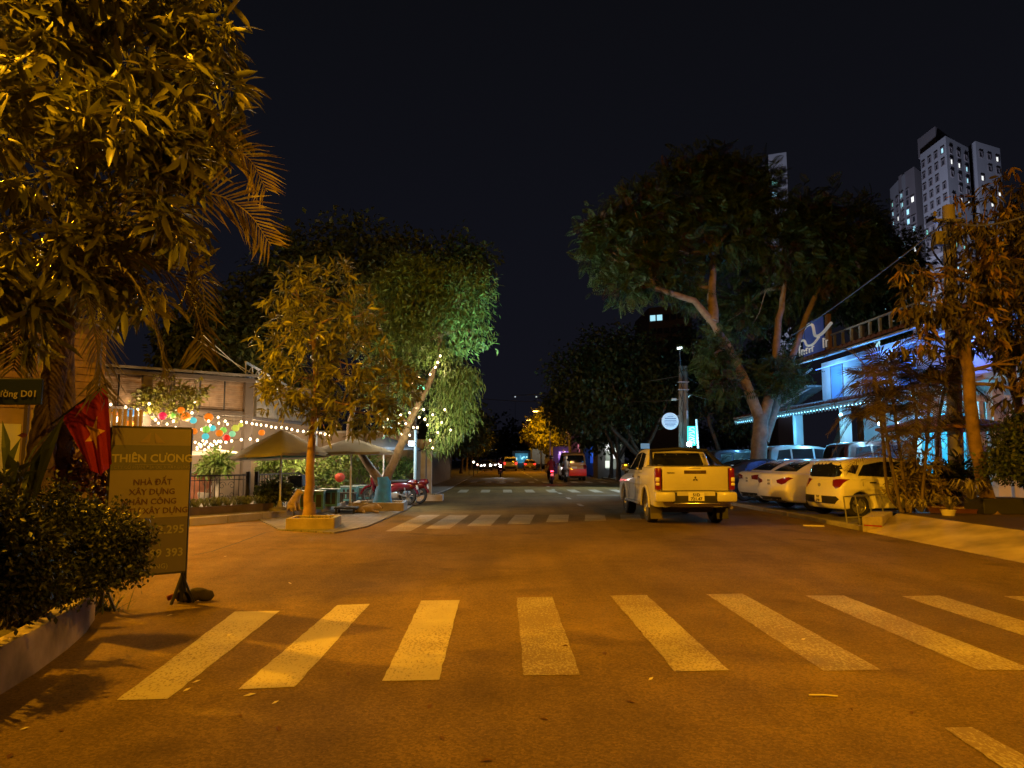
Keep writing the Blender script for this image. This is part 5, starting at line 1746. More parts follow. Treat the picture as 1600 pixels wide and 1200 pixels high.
def light_string(label, pts, r=.04, step=None, mt=None, sag=0.04, group=None):
    pts = [Vector(p) for p in pts]
    t = thing('light_string', label, 'string lights', pts[0], group=group)
    cb = []
    for a, b in zip(pts, pts[1:]):
        for k in range(4): cb.append(a.lerp(b, k / 4) + Vector((0, 0, -sag * math.sin(PI * k / 4) + .05)))
    cb.append(pts[-1] + Vector((0, 0, .05)))
    MB().tube(cb, .006, 4).build('cable', M_BLACK, t)
    me = None
    for p in pts:
        if me is None:
            me = MB().ball((0, 0, 0), (r * .85, r * .85, r), 10, 7).mesh('bulb', mt or M_BULB, 60)
        o = link('bulb', me, t); o.location = p - ORG[t]
    return t


light_string('string of warm bulbs from the cafe column to the slender mango tree', [P(a, b, 21.4 + .01 * i) for i, (a, b) in enumerate([(341, 652), (352, 658), (377, 659), (385, 660), (394, 662), (401, 663), (408, 664), (416, 665), (424, 667), (431, 668), (440, 668), (448, 669), (456, 671), (465, 673), (474, 674), (482, 675), (494, 676), (501, 677), (508, 678), (515, 679)])], .04)
light_string('string of warm bulbs crossing behind the flag and climber', [P(a, b, 20.6) for a, b in [(173, 632), (196, 636), (215, 640), (233, 631), (243, 656), (271, 658), (300, 645), (326, 658)]], .042)
light_string('string of warm bulbs at the back of the cafe under the ceiling', [P(a, b, 24.5) for a, b in [(180 + 13.5 * i, 668 + 7 * math.sin(i * .9)) for i in range(16)]], .045)
light_string('short string of bulbs below the yellow lanterns', [P(a, b, 22.6) for a, b in [(345, 690), (353, 691), (362, 689), (377, 687), (391, 686), (402, 688)]], .045)
light_string('bunched fairy lights above the small white parasol', [P(305 + 36 * (i % 7) / 6 + (3 if i > 6 else 0), 691 + 5 * (i // 7) + 3 * math.sin(i * 2), 23.2) for i in range(17)], .04)
light_string('single bright bulb pendant beside the flag', [P(181, 656, 20.2), P(183, 655, 20.2)], .07)
rr = random.Random(12)
path = [(688, 556), (684, 566), (680, 574), (672, 585), (655, 590), (645, 600), (648, 622), (640, 645), (626, 648), (624, 662), (612, 676), (628, 678), (640, 680), (652, 668), (664, 655), (668, 664), (676, 648), (690, 660), (684, 676), (672, 688), (662, 640), (655, 652), (646, 668), (634, 662), (605, 655), (600, 668), (618, 640), (695, 640), (704, 672), (676, 700)]
light_string('fairy lights wound through the forked tree crown', [P(a, b, 21.55 + rr.uniform(-.25, .25)) for a, b in path[:15]], .036, sag=0, group='fairy lights in the forked tree')
light_string('fairy lights hung low around the leaning trunk', [P(a, b, 21.3 + rr.uniform(-.25, .25)) for a, b in path[15:]], .034, sag=0, group='fairy lights in the forked tree')
for (px, py, Yd, pw) in ((300, 668, 21.6, 90), (225, 655, 20.8, 60), (385, 680, 24.5, 90), (450, 690, 22.6, 60), (345, 690, 25.2, 120), (500, 690, 23.5, 70), (240, 690, 22.2, 90), (470, 655, 20.6, 14), (545, 665, 21.4, 9)):
    lamp('cafe_bulb_light', P(px, py, Yd), pw * 2.6, WARM, .10)
for (px, py, Yd, pw) in ((650, 640, 21.2, 26), (684, 570, 21.5, 16), (680, 665, 21.2, 24), (615, 655, 21.5, 22)):
    lamp('fairy_light', P(px, py, Yd), pw * 2.2, (1, .72, .34), .08)
# green flood lamp in the fork
t = thing('flood_lamp', 'small green flood lamp fixed in the fork of the light-hung tree', 'lamp', P(658, 606, 21.5))
q = P(658, 606, 21.5)
MB().bbox(q, (.22, .1, .16), .02).build('housing', M_BLACK, t)
MB().bbox(q + Vector((.0, -.055, .0)), (.19, .02, .14), .008).build('lens', mat('green_lens', (.1, .6, .35), .3, emit=(.12, .9, .45), es=3), t)
lamp('green_flood_light', P(768, 640, 18.5), 2000, (.46, 1, .66), .08, spot=33, aim=P(745, 505, 22))
lamp('willow_spot', P(740, 712, 18.6), 700, (.92, 1, .50), .08, spot=80, aim=P(700, 600, 21.8))  # bare spot aimed at the hanging sprays, no lamp built for it

# ------------------------------------------------------------------ pale blue lamp post
q = Vector((P(648, 780, 24.6).x, 24.6, .03))
t = thing('lamp_post', 'slim pale blue lamp post with a white flood lamp beside the red motorbike', 'lamp post', q)
MB().tube([q, q + Vector((0, 0, 2.45))], .05, 10).build('post', mat('pale_blue_steel', (.35, .50, .58), .5), t, smooth=60)
MB().lathe([(.12, 0), (.12, .03), (.07, .06)], q, 14).build('base_plate', M_STEEL, t)
c = P(643, 693, 24.5)
MB().bbox(c + Vector((0, .06, 0)), (.22, .12, .17), .02).build('lamp_housing', M_STEEL, t)
MB().bbox(c + Vector((0, -.01, 0)), (.19, .02, .14), .008).build('lamp_lens', mat('cool_lens', (.8, .9, 1), .3, emit=(.75, .92, 1), es=40), t)
lamp('white_flood_light', c + Vector((-.35, -1.3, 0)), 130, (.62, .85, 1.0), .08)

lamp('white_flood_beam', c + Vector((.1, -.25, .1)), 2300, (.80, .95, .85), .08, parent=None, spot=62, aim=(6.0, 28.0, 9.0))

# thatched entrance roof on two pale posts
t = thing('thatched_canopy', 'small straw roof on pale twin posts behind the pale blue lamp post', 'canopy', (-3.1, 29.5, .03))
for px in (661, 671): 
    x = P(px, 740, 29.5).x
    MB().bbox((x, 29.5, .95), (.19, .19, 1.85), .015).build('post', mat('cream_post', (.45, .40, .33), .8, noise=(4, .3)) if px == 661 else MATS['cream_post'], t)
m = MB()
for k in range(60):
    a = Vector((-3.0 - .6 + 1.3 * k / 60 - .0, 29.5, 2.25)); 
    m.add([a + Vector((0, -.02, .05)), a + Vector((.05, -.02, .05)), a + Vector((.05 + random.gauss(0, .02), -.75, -.33 + random.gauss(0, .04))), a + Vector((random.gauss(0, .02), -.75, -.33))], [(0, 1, 2, 3)])
    m.add([a + Vector((0, .02, .05)), a + Vector((.05, .02, .05)), a + Vector((.05, .75, -.33)), a + Vector((0, .75, -.33))], [(0, 1, 2, 3)])
m.build('thatch', mat('straw', (.38, .30, .18), .9, island=.3), t, kind='stuff')
# boundary wall down the street
t = thing('boundary_wall', 'dark rendered boundary wall along the left pavement beyond the cafe', 'wall', (-4.6, 33, 0))
MB().bbox((-5.2, 33, .95), (2.6, .22, 1.9), .02).build('wall_panel', mat('dark_render', (.11, .075, .055), .9, noise=(1.5, .4, 7)), t)
MB().bbox((-4.0, 45.1, .95), (.22, 24, 1.9), .02).build('wall_panel', MATS['dark_render'], t)
MB().bbox((-4.0, 33, 1.0), (.4, .4, 2.05), .03).build('corner_pier', M_CONC2, t)

# ------------------------------------------------------------------ cafe furniture
M_TEAL = mat('teal_painted_wood', (.08, .24, .25), .65, noise=(6, .35))


def crate_table(label, c, w, h, d, rz):
    t = thing('crate_table', label, 'table', c, rz, group='teal crate tables', local=True)
    MB().bbox((0, 0, h - .015), (w + .04, d + .04, .03), .006).build('table_top', mat('grey_teal_top', (.25, .33, .33), .6) if 'grey_teal_top' not in MATS else MATS['grey_teal_top'], t)
    MB().box((0, 0, (h - .04) / 2 + .01), (w - .06, d - .06, h - .06)).build('inner_box', M_INK, t)
    for sx_ in (-1, 1):
        for sy in (-1, 1):
            MB().bbox((sx_ * (w / 2 - .03), sy * (d / 2 - .03), (h - .03) / 2), (.06, .06, h - .032), .006).build('leg', M_TEAL, t)
    for s in (-1, 1):
        for z in (.04, h - .07):
            MB().bbox((0, s * (d / 2 - .02), z), (w - .124, .03, .06), .005).build('rail', M_TEAL, t)
            MB().bbox((s * (w / 2 - .02), 0, z), (.03, d - .124, .06), .005).build('rail', M_TEAL, t)
        for k in range(2):
            MB().bbox((-w / 6 + k * w / 3, s * (d / 2 - .018), h / 2), (.045, .02, h - .19), .004).build('slat', M_TEAL, t)
            MB().bbox((s * (w / 2 - .018), -d / 6 + k * d / 3, h / 2), (.02, .045, h - .19), .004).build('slat', M_TEAL, t)
    return t


crate_table('teal slatted crate table nearest the slender mango trunk', (-5.15, 20.35, .16), .66, .50, .6, .15)
crate_table('teal slatted crate table just behind another, right of the mango trunk', (-4.98, 21.6, .16), .55, .5, .6, .1)
crate_table('teal slatted crate table beside the red motorbike', (-4.95, 24.4, .16), .5, .48, .6, .05)
crate_table('teal slatted crate table partly behind the blue tree foot', (-4.75, 25.6, .16), .7, .48, .6, .0)


def low_table(label, c, w=.62, h=.14):
    t = thing('low_table', label, 'table', c, group='low black tables', local=True)
    MB().bbox((0, 0, h), (w, w * .8, .05), .01).build('table_top', M_TRIM, t)
    for sx_ in (-1, 1):
        for sy in (-1, 1):
            MB().bbox((sx_ * w * .4, sy * w * .3, h / 2 - .01), (.06, .06, h - .02), .005).build('leg', M_TRIM, t)


low_table('low black table at the foot of the grey-brown parasol', (P(546, 800, 20.9).x - .02, 20.6, .03), .6, .15)
low_table('low black table just behind the grey-brown parasol', (P(541, 780, 23).x, 23.2, .16), .5, .3)


def folding_chair(label, c, rz):
    t = thing('folding_chair', label, 'chair', c, rz, group='dark folding chairs at the cafe edge', local=True)
    for s in (-1, 1):
        m = MB(); m.bar((s * .22, .24, 0), (s * .22, -.24, .46), .025); m.build('leg', M_PALESTEEL, t)
        m = MB(); m.bar((s * .20, -.24, 0), (s * .20, .16, .46), .025); m.bar((s * .20, .16, .46), (s * .20, .30, .88), .025); m.build('leg', M_PALESTEEL, t)
    MB().bbox((0, -.02, .45), (.42, .42, .03), .008).build('seat', M_TRIM, t)
    MB().bbox((0, .25, .72), (.42, .03, .34), .01, M=Matrix.Rotation(-.3, 3, 'X')).build('backrest', M_TRIM, t)


folding_chair('dark folding chair left of the mango trunk, its back toward the hedge', (P(463, 780, 20.9).x, 20.9, .16), .5)
folding_chair('dark folding chair leaning behind the tan parasol pole', (P(447, 780, 21.3).x, 21.3, .16), -.4)
folding_chair('dark folding chair behind the mango trunk beside the green plants', (P(486, 770, 22.2).x, 22.2, .16), 1.0)


# ------------------------------------------------------------------ dogs
def skin_mesh(name, verts, edges, radii, mt, sub=1):
    me = bpy.data.meshes.new(name)
    me.from_pydata(verts, edges, [])
    o = bpy.data.objects.new(name, me); COL.objects.link(o)
    md = o.modifiers.new('skin', 'SKIN'); md.use_smooth_shade = True
    for i, r in enumerate(radii):
        sv = me.skin_vertices[0].data[i]
        sv.radius = (r, r) if not hasattr(r, '__len__') else r
    me.skin_vertices[0].data[0].use_root = True
    ms = o.modifiers.new('sub', 'SUBSURF'); ms.levels = sub; ms.render_levels = sub
    dg = bpy.context.evaluated_depsgraph_get()
    out = bpy.data.meshes.new_from_object(o.evaluated_get(dg))
    bpy.data.objects.remove(o); bpy.data.meshes.remove(me)
    out.name = name
    out.materials.clear(); out.materials.append(mt)
    out.shade_smooth()
    return out


M_FUR = mat('tan_fur', (.50, .38, .24), .95, noise=(9, .4, 6), bump=(40, .6))
t = thing('dog', 'tan dog sitting upright on the terrace edge by the mango trunk', 'dog', (P(456, 800, 19.15).x, 19.35, .16), -.5, local=True)
V = [(-.10, 0, .12), (-.05, 0, .22), (.04, 0, .34), (.10, 0, .43), (.15, 0, .50), (.24, 0, .49), (.30, 0, .475), (.07, .07, .24), (.10, .075, .10), (.13, .075, .02), (.07, -.07, .24), (.10, -.075, .10), (.13, -.075, .02),
     (-.06, .10, .12), (.05, .12, .12), (-.01, .12, .03), (.07, .12, .02), (-.06, -.10, .12), (.05, -.12, .12), (-.01, -.12, .03), (.07, -.12, .02), (-.18, .0, .05), (-.28, .05, .03), (.12, .05, .58), (.12, -.05, .58)]
E = [(0, 1), (1, 2), (2, 3), (3, 4), (4, 5), (5, 6), (2, 7), (7, 8), (8, 9), (2, 10), (10, 11), (11, 12), (0, 13), (13, 14), (14, 15), (15, 16), (0, 17), (17, 18), (18, 19), (19, 20), (0, 21), (21, 22), (4, 23), (4, 24)]
Rr = [.11, .115, .10, .075, .075, .045, .03, .045, .03, .028, .045, .03, .028, .075, .05, .03, .026, .075, .05, .03, .026, .035, .02, .014, .014]
link('body', skin_mesh('body', V, E, Rr, M_FUR), t)
m = MB(); m.ball((.325, 0, .485), .016, 8, 6); m.ball((.225, .04, .525), .009, 6, 5); m.ball((.225, -.04, .525), .009, 6, 5); m.build('face_marks', M_INK, t, smooth=60)
t = thing('dog', 'tan dog lying on the paving in front of the blue tree planter', 'dog', (P(576, 800, 20.9).x, 20.75, .03), .15, local=True)
V = [(-.22, 0, .10), (-.08, 0, .115), (.08, 0, .12), (.18, 0, .15), (.25, 0, .18), (.33, -.02, .15), (.39, -.03, .12), (.12, -.09, .06), (.22, -.11, .03), (.32, -.10, .022), (.12, .08, .06), (.22, .10, .03), (.31, .09, .022),
     (-.20, -.10, .07), (-.08, -.15, .05), (-.16, -.19, .028), (-.05, -.2, .022), (-.2, .1, .06), (-.08, .14, .04), (-.16, .16, .025), (-.32, .02, .05), (-.42, -.05, .025), (.23, .05, .25), (.23, -.06, .25)]
E = [(0, 1), (1, 2), (2, 3), (3, 4), (4, 5), (5, 6), (2, 7), (7, 8), (8, 9), (2, 10), (10, 11), (11, 12), (0, 13), (13, 14), (14, 15), (15, 16), (0, 17), (17, 18), (18, 19), (0, 20), (20, 21), (4, 22), (4, 23)]
Rr = [.095, .105, .10, .075, .07, .042, .028, .04, .026, .022, .04, .026, .022, .07, .045, .026, .022, .06, .04, .024, .03, .018, .014, .014]
link('body', skin_mesh('body', V, E, Rr, M_FUR), t)
m = MB(); m.ball((.41, -.03, .13), .015, 8, 6); m.ball((.315, .02, .19), .008, 6, 5); m.ball((.32, -.055, .19), .008, 6, 5); m.build('face_marks', M_INK, t, smooth=60)


# ------------------------------------------------------------------ motorbikes and riders
def motorbike(label, c, heading, paint, group=None, head_on=False, tail_on=False, name='motorbike'):
    """x forward; underbone scooter-style bike 1.9 m long"""
    t = thing(name, label, 'motorbike', c, PI / 2 - heading, group, local=True)
    for x in (-.62, .62):
        Mx_ = Matrix.Rotation(PI / 2, 3, 'X')
        o = MB().lathe([(.20, -.045), (.26, -.055), (.285, -.03), (.29, 0), (.285, .03), (.26, .055), (.20, .045)], (x, 0, .29), 24, Mx_).build('wheel', M_TYRE, t, smooth=50)
        rm = MB(); rm.lathe([(.215, -.03), (.20, -.03), (.20, .03), (.215, .03)], (x, 0, .29), 20, Mx_)
        for k in range(6):
            q = Mx_ @ Matrix.Rotation(k * PI / 3, 3, 'Z'); rm.box(Vector((x, 0, .29)) + q @ Vector((.10, 0, 0)), (.2, .022, .02), M=q)
        rm.lathe([(.05, -.06), (.05, .06), (.001, .06)], (x, 0, .29), 12, Mx_)
        rm.build('rim', M_ALLOY, o)
    b = MB()
    b.tube([(.50, 0, .86), (.40, 0, .62), (.22, 0, .45), (-.05, 0, .46), (-.35, 0, .60), (-.75, 0, .74), (-.88, 0, .80)], [.075, .09, .10, .13, .14, .09, .035], 10)
    b.slab([(.50, -.15, .45), (.56, -.17, .9), (.56, .17, .9), (.50, .15, .45)], .04)
    b.build('body', paint, t, smooth=50)
    cw = MB()
    cw.ball((-.42, 0, .62), (.46, .15, .16), 14, 9); cw.ball((.12, 0, .50), (.30, .13, .15), 12, 8); cw.ball((.50, 0, .80), (.13, .17, .22), 12, 8); cw.ball((-.80, 0, .72), (.18, .11, .09), 10, 7)
    cw.build('fairing', paint, t, smooth=60)
    MB().bbox((-.30, 0, .77), (.72, .25, .09), .04).build('seat', M_TRIM, t, smooth=50)
    MB().bbox((-.12, 0, .33), (.42, .22, .22), .05).build('engine', M_STEEL, t, smooth=50)
    f = MB()
    for s in (-1, 1): f.tube([(.62, s * .07, .29), (.54, s * .07, .62), (.46, s * .05, .95)], .022, 6); f.tube([(-.62, s * .09, .29), (-.2, s * .09, .40)], .022, 6); f.tube([(-.6, s * .1, .32), (-.52, s * .12, .66)], .022, 6)
    f.build('fork', M_STEEL, t)
    fe = MB()
    for x, r0_, a0, a1 in ((.62, .33, .2, 2.4), (-.62, .34, .9, 2.9)):
        pts = [(x + r0_ * math.cos(a0 + (a1 - a0) * i / 8), 0, .29 + r0_ * math.sin(a0 + (a1 - a0) * i / 8)) for i in range(9)]
        fe.tube(pts, .045, 6)
    fe.build('mudguard', paint, t, smooth=50)
    hb = MB(); hb.tube([(.40, -.33, 1.02), (.46, -.12, .98), (.46, .12, .98), (.40, .33, 1.02)], .017, 6)
    hb.build('handlebar', M_TRIM, t)
    for s in (-1, 1):
        m = MB(); m.tube([(.44, s * .22, 1.0), (.47, s * .28, 1.16)], .007, 4); m.ball((.465, s * .29, 1.19), (.02, .06, .04), 8, 6); m.build('mirror', M_TRIM, t)
    MB().ball((.575, 0, .93), (.06, .10, .08), 10, 8).build('headlight', (MATS.get('lit_headlight') or mat('lit_headlight', (1, 1, 1), .3, emit=(1, .95, .9), es=120)) if head_on else M_WHITELENS, t, smooth=60)
    MB().bbox((-.89, 0, .78), (.06, .16, .08), .02).build('tail_light', (MATS.get('lit_tail_lens2') or mat('lit_tail_lens2', (.5, .02, .02), .2, emit=(1, .02, .05), es=25)) if tail_on else M_REDLENS, t, smooth=60)
    MB().box((-.93, 0, .58), (.012, .18, .14), M=Matrix.Rotation(.25, 3, 'Y')).build('number_plate', M_PLATE, t)
    MB().tube([(-.15, -.15, .25), (-.5, -.17, .28), (-.85, -.18, .36)], [.03, .05, .045], 8).build('exhaust', M_CHROME, t, smooth=50)
    MB().tube([(.02, .14, .22), (-.05, .2, .01)], .012, 5).build('stand', M_STEEL, t)
    return t


def rider(label, c, heading, shirt, trousers, helmet, name='person'):
    t = thing(name, label, 'person', c, PI / 2 - heading, local=True)
    V = [(-.20, 0, .86), (-.17, 0, 1.02), (-.13, 0, 1.20), (-.10, 0, 1.36), (-.08, 0, 1.45), (-.05, 0, 1.58), (-.10, .17, 1.34), (.10, .22, 1.13), (.36, .27, 1.06), (-.10, -.17, 1.34), (.10, -.22, 1.13), (.36, -.27, 1.06),
         (-.16, .10, .84), (.20, .17, .74), (.17, .16, .36), (.28, .16, .31), (-.16, -.10, .84), (.20, -.17, .74), (.17, -.16, .36), (.28, -.16, .31)]
    E = [(0, 1), (1, 2), (2, 3), (3, 4), (4, 5), (3, 6), (6, 7), (7, 8), (3, 9), (9, 10), (10, 11), (0, 12), (12, 13), (13, 14), (14, 15), (0, 16), (16, 17), (17, 18), (18, 19)]
    Rr = [.14, .135, .15, .12, .055, .095, .065, .05, .04, .065, .05, .04, .095, .08, .055, .045, .095, .08, .055, .045]
    link('body', skin_mesh('body', V, E, Rr, shirt), t)
    m = MB(); m.ball((-.045, 0, 1.63), (.145, .13, .135), 14, 9); m.build('helmet', helmet, t, smooth=60)
    tr = MB()
    for s in (1, -1):
        tr.tube([(-.15, s * .10, .84), (.20, s * .17, .75), (.18, s * .16, .45)], [.115, .095, .07], 8)
    tr.build('trousers', trousers, t, smooth=60)
    for s in (1, -1):
        MB().bbox((.30, s * .16, .275), (.26, .09, .07), .03).build('shoe', M_TRIM, t, smooth=50)
    return t


M_REDBIKE = mat('red_bike_plastic', (.11, .006, .012), .25, coat=.6)
motorbike('red underbone motorbike parked behind the blue painted tree foot', (-3.62, 24.1, .03), -PI / 2 + .15, M_REDBIKE)
motorbike('second red motorbike parked close behind, only its tail showing', (-3.35, 24.75, .03), -PI / 2 + .1, M_REDBIKE)

# ================================================================== right side: blue-lit restaurant
BLUE = (.16, .34, 1.0)
CYAN = (.12, .62, 1.0)
M_WHITEW = mat('white_wall', (.62, .62, .62), .8, noise=(1.5, .15, 6))
M_TILE = mat('brown_roof_tile', (.20, .085, .055), .75, noise=(8, .35), bump=(20, .3))
M_AWN = mat('white_scalloped_awning', (.60, .62, .62), .6, noise=(4, .2), trans=.55)
t = thing('restaurant', 'blue-lit two-storey restaurant with scalloped tiled eaves behind the parked cars', 'restaurant', (14.5, 28, .26))
# upper storey
MB().box((15.9, 26.3, 4.85), (2.6, 13.6, 2.0)).build('upper_wall', M_WHITEW, t)
MB().box((14.4, 26.3, 3.92), (.9, 13.6, .12)).build('balcony_slab', M_WHITEW, t)
for i in range(5):
    y = 20.4 + i * 2.8
    f = MB()
    for dy in (-.55, .55): f.box((14.585, y + dy, 4.85), (.04, .07, 1.5))
    for z in (4.1, 5.6): f.box((14.584, y, z), (.036, 1.02, .07))
    o = f.build('window', M_STEEL, t)
    MB().box((14.59, y, 4.85), (.012, 1.02, 1.42)).build('pane', mat('blue_window', (.1, .2, .4), .1, emit=(.10, .30, .75), es=.30) if 'blue_window' not in MATS else MATS['blue_window'], o)
# ground storey
MB().box((17.2, 27, 1.9), (.2, 15, 3.3)).build('lower_wall', M_WHITEW, t)
for y in (21.5, 25.3, 31.0, 36.0):
    MB().bbox((14.6, y, 1.95), (.36, .36, 3.6), .015).build('column', M_WHITEW, t)
for i, (y, c) in enumerate(((22.4, (.85, .1, .45)), (24.2, (.2, .45, 1)), (26.6, (.9, .3, .6)), (29, (.2, .6, 1)))):
    MB().bbox((17.05, y, 2.1), (.06, 1.3, 1.0), .01).build('lit_panel', mat('lit_panel_%s' % 'abcd'[i], tuple(x * .6 for x in c), .4, emit=c, es=1.1), t)
# lower awning: white scalloped valance under a tiled edge
def awning(y0, y1, x0, z0, x1, z1, pitch, tname, under):
    n = int((y1 - y0) / pitch)
    MB().slab([(x0, y0, z0), (x0, y1, z0), (x1, y1, z1), (x1, y0, z1)], .05).build('awning_deck', under, t)
    me = None
    for i in range(n):                                        # barrel tiles showing round ends along the eave
        if me is None:
            m = MB(); d = Vector((x1 - x0, 0, z1 - z0)).normalized()
            vs, fs = [], []
            for k, s in enumerate((-.06, .55)):
                for j in range(7):
                    a = PI * j / 6
                    vs.append(Vector((0, 0, .05)) + d * s + Vector((0, math.cos(a) * pitch * .49, math.sin(a) * pitch * .40)))
            fs = [(j, j + 1, 8 + j, 7 + j) for j in range(6)] + [tuple(range(7))]
            m.add(vs, fs); me = m.mesh('roof_tile', M_TILE, 50)
        o = link('roof_tile', me, t); o.location = Vector((x0, y0 + (i + .5) * pitch, z0)) - ORG[t]
    return n


awning(21.0, 40.0, 12.7, 3.62, 15.2, 4.25, .30, 'lower', M_AWN)
awning(19.0, 33.2, 13.1, 5.72, 15.0, 6.25, .36, 'upper', M_WHITEW)
me = None
for i in range(63):                                           # hanging scallops
    if me is None:
        m = MB(); m.slab([(0, -.14, 0), (0, .14, 0), (0, .13, -.10), (0, .07, -.2), (0, 0, -.24), (0, -.07, -.2), (0, -.13, -.10)], .012)
        me = m.mesh('valance_scallop', M_AWN)
    o = link('valance_scallop', me, t); o.location = Vector((12.72, 21.15 + i * .3, 3.6)) - ORG[t]
for y in (21, 24, 27, 30, 33, 36, 39):
    MB().bar((12.9, y, 3.58), (15.1, y, 4.12), .06, .08).build('rafter', M_WHITEW, t)
# parapet balusters and rail above the upper eave
for i in range(16):
    y = 19.4 + i * .72
    MB().bbox((13.6, y, 6.28), (.10, .10, .55), .015).build('baluster', mat('cream_baluster', (.26, .29, .34), .8) if 'cream_baluster' not in MATS else MATS['cream_baluster'], t)
MB().bbox((13.6, 25.0, 6.60), (.10, 12.0, .07), .02).build('parapet_rail', MATS['cream_baluster'], t)
# blue sign with the white swoosh over the corner
sg = MB().bbox((13.5, 31.3, 6.75), (.10, 2.0, 1.5), .03).build('roof_sign', mat('sign_blue', (.03, .05, .20), .6, emit=(.02, .04, .16), es=.5), t)
pt = lambda px, py: P(px, py, 31) + Vector((-.12, 0, 0))
m = MB()
def sm_curve(pts, k=6):
    q = [pts[0] * 2 - pts[1]] + pts + [pts[-1] * 2 - pts[-2]]; out = []
    for i in range(1, len(q) - 2):
        for j in range(k):
            u = j / k; a, b, c, d = q[i - 1:i + 3]
            out.append(.5 * ((2 * b) + (c - a) * u + (2 * a - 5 * b + 4 * c - d) * u * u + (3 * b - a - 3 * c + d) * u ** 3))
    return out + [pts[-1]]
xs = lambda y, z: Vector((13.36, y, z))
m.tube(sm_curve([xs(32.5, 6.55), xs(32.3, 6.95), xs(31.7, 7.30), xs(31.0, 7.25), xs(30.75, 6.75), xs(30.1, 6.72), xs(29.2, 7.0)]), .065, 8)
m.tube(sm_curve([xs(32.4, 6.75), xs(31.9, 6.72), xs(31.6, 6.45), xs(31.0, 6.42), xs(30.4, 6.62)]), .05, 8)
m.build('sign_swoosh', mat('white_sign_tube', (.75, .75, .72), .5, emit=(.8, .8, .78), es=.22), sg, smooth=60)
m = MB()
for y, h in ((32.45, .5), (32.2, .26), (31.95, .2), (31.7, .26), (31.4, .2), (31.1, .24), (30.0, .42), (29.75, .3)):
    m.bbox((13.36, y, 6.1 + h / 2), (.05, .07, h), .01); m.bbox((13.36, y - .09, 6.12 + h * .8), (.05, .14, .05), .01)
m.build('sign_letter', MATS['white_sign_tube'], sg)
MB().bbox((13.55, 29.9, 6.75), (.16, .26, 1.5), .02).build('sign_post', mat('tan_post', (.35, .2, .09), .8), t)
# stair rails glowing pale in front of the upper storey end wall
for k in range(2):
    MB().tube([(12.9, 36.4 - .2 * k, 4.1 - .55 * k), (14.3, 33.4, 5.65 - .8 * k)], .045, 8).build('stair_rail', M_WHITEW, t)
MB().slab([(13.3, 36.6, 3.9), (14.2, 36.6, 3.9), (14.9, 33.4, 4.9), (14.0, 33.4, 4.9)], .1).build('stair_flight', M_CONC, t)
# LED tubes along wall and eaves
M_LEDB = mat('blue_led', (.1, .2, .8), .4, emit=(.10, .26, 1.0), es=3)
M_LEDC = mat('cyan_led', (.3, .7, 1), .4, emit=(.45, .9, 1.0), es=30)
for z in (5.55,):
    MB().tube([(14.3, 20, z), (14.3, 33, z)], .018, 6).build('led_tube', M_LEDB, t)
MB().tube([(12.86, 21.2, 3.50), (12.86, 39.8, 3.50)], .012, 6).build('led_tube', mat('cyan_eave_led', (.2, .6, .8), .4, emit=(.20, .66, 1.0), es=30), t)
for (px, py, Yd) in ((1314, 647, 30.4), (1374, 661, 25.6), (1402, 661, 25.0)):
    c = P(px, py, Yd)
    o = MB().bbox(c + Vector((.05, .05, .0)), (.16, .14, .2), .02).build('wall_lamp', M_STEEL, t)
    MB().ball(c + Vector((-.05, -.08, -.03)), .055, 10, 8).build('lamp_globe', M_LEDC, o)
    lamp('cyan_lamp_light', c + Vector((-.30, -.30, -.12)), 85, (.25, .75, 1.0), .06)
for (x, y, z, pw, c) in ((13.7, 22.5, 5.1, 110, (.08, .22, 1)), (13.7, 27, 5.1, 110, (.08, .33, 1)), (13.7, 31.5, 5.1, 120, (.12, .46, 1)), (13.6, 35.5, 2.9, 80, (.10, .52, 1)), (13.4, 38.5, 2.8, 60, (.15, .7, 1)), (16, 24, 3.0, 40, (.5, .15, .9)), (15.5, 29, 2.9, 60, (.08, .45, 1)), (13.3, 32.5, 3.0, 70, (.12, .6, 1)), (13.3, 24.5, 3.0, 60, (.12, .5, 1))):
    lamp('facade_led_light', (x, y, z), pw * 1.25, c, .12)

# glass-fronted annexe glowing cyan, at the right edge
t = thing('glass_annexe', 'white framed glass annexe glowing cyan behind the orange parasol', 'annexe', (13.3, 21.0, .26))
ga = lambda px, py, Yd=21.6: P(px, py, Yd)
x0, x1 = ga(1466, 700).x, ga(1535, 700).x
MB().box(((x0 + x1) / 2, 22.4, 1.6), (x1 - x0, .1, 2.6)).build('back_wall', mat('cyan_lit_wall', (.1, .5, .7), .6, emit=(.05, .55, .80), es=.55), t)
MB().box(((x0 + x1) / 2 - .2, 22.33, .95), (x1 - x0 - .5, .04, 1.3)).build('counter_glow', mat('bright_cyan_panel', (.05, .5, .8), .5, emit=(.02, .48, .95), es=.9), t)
for x in (x0, x1, x1 + .9, x1 + 2.0, x1 + 3.2):
    MB().bbox((x, 21.6, 1.75), (.14, .14, 3.0), .01).build('frame_post', M_WHITEW, t)
MB().bbox(((x0 + x1) / 2 + 1.5, 21.6, 3.3), (x1 - x0 + 3.4, .2, .2), .01).build('frame_beam', M_WHITEW, t)
for k in range(3):
    MB().bbox((x1 + .47 + k * 1.1, 21.75, 2.1), (.75, .05, 2.4), .01).build('curtain', mat('pale_drape', (.55, .52, .5), .9, noise=(3, .2)) if 'pale_drape' not in MATS else MATS['pale_drape'], t)
MB().box((x1 + 1.8, 22.6, 2.3), (5.0, .12, 4.0)).build('side_wall', M_WHITEW, t)
lamp('annexe_cyan_light', ((x0 + x1) / 2, 21.9, 2.6), 60, (.15, .7, 1), .1)
lamp('annexe_white_light', (x1 + 1.9, 20.8, 3.0), 12, (.8, .85, 1), .1)
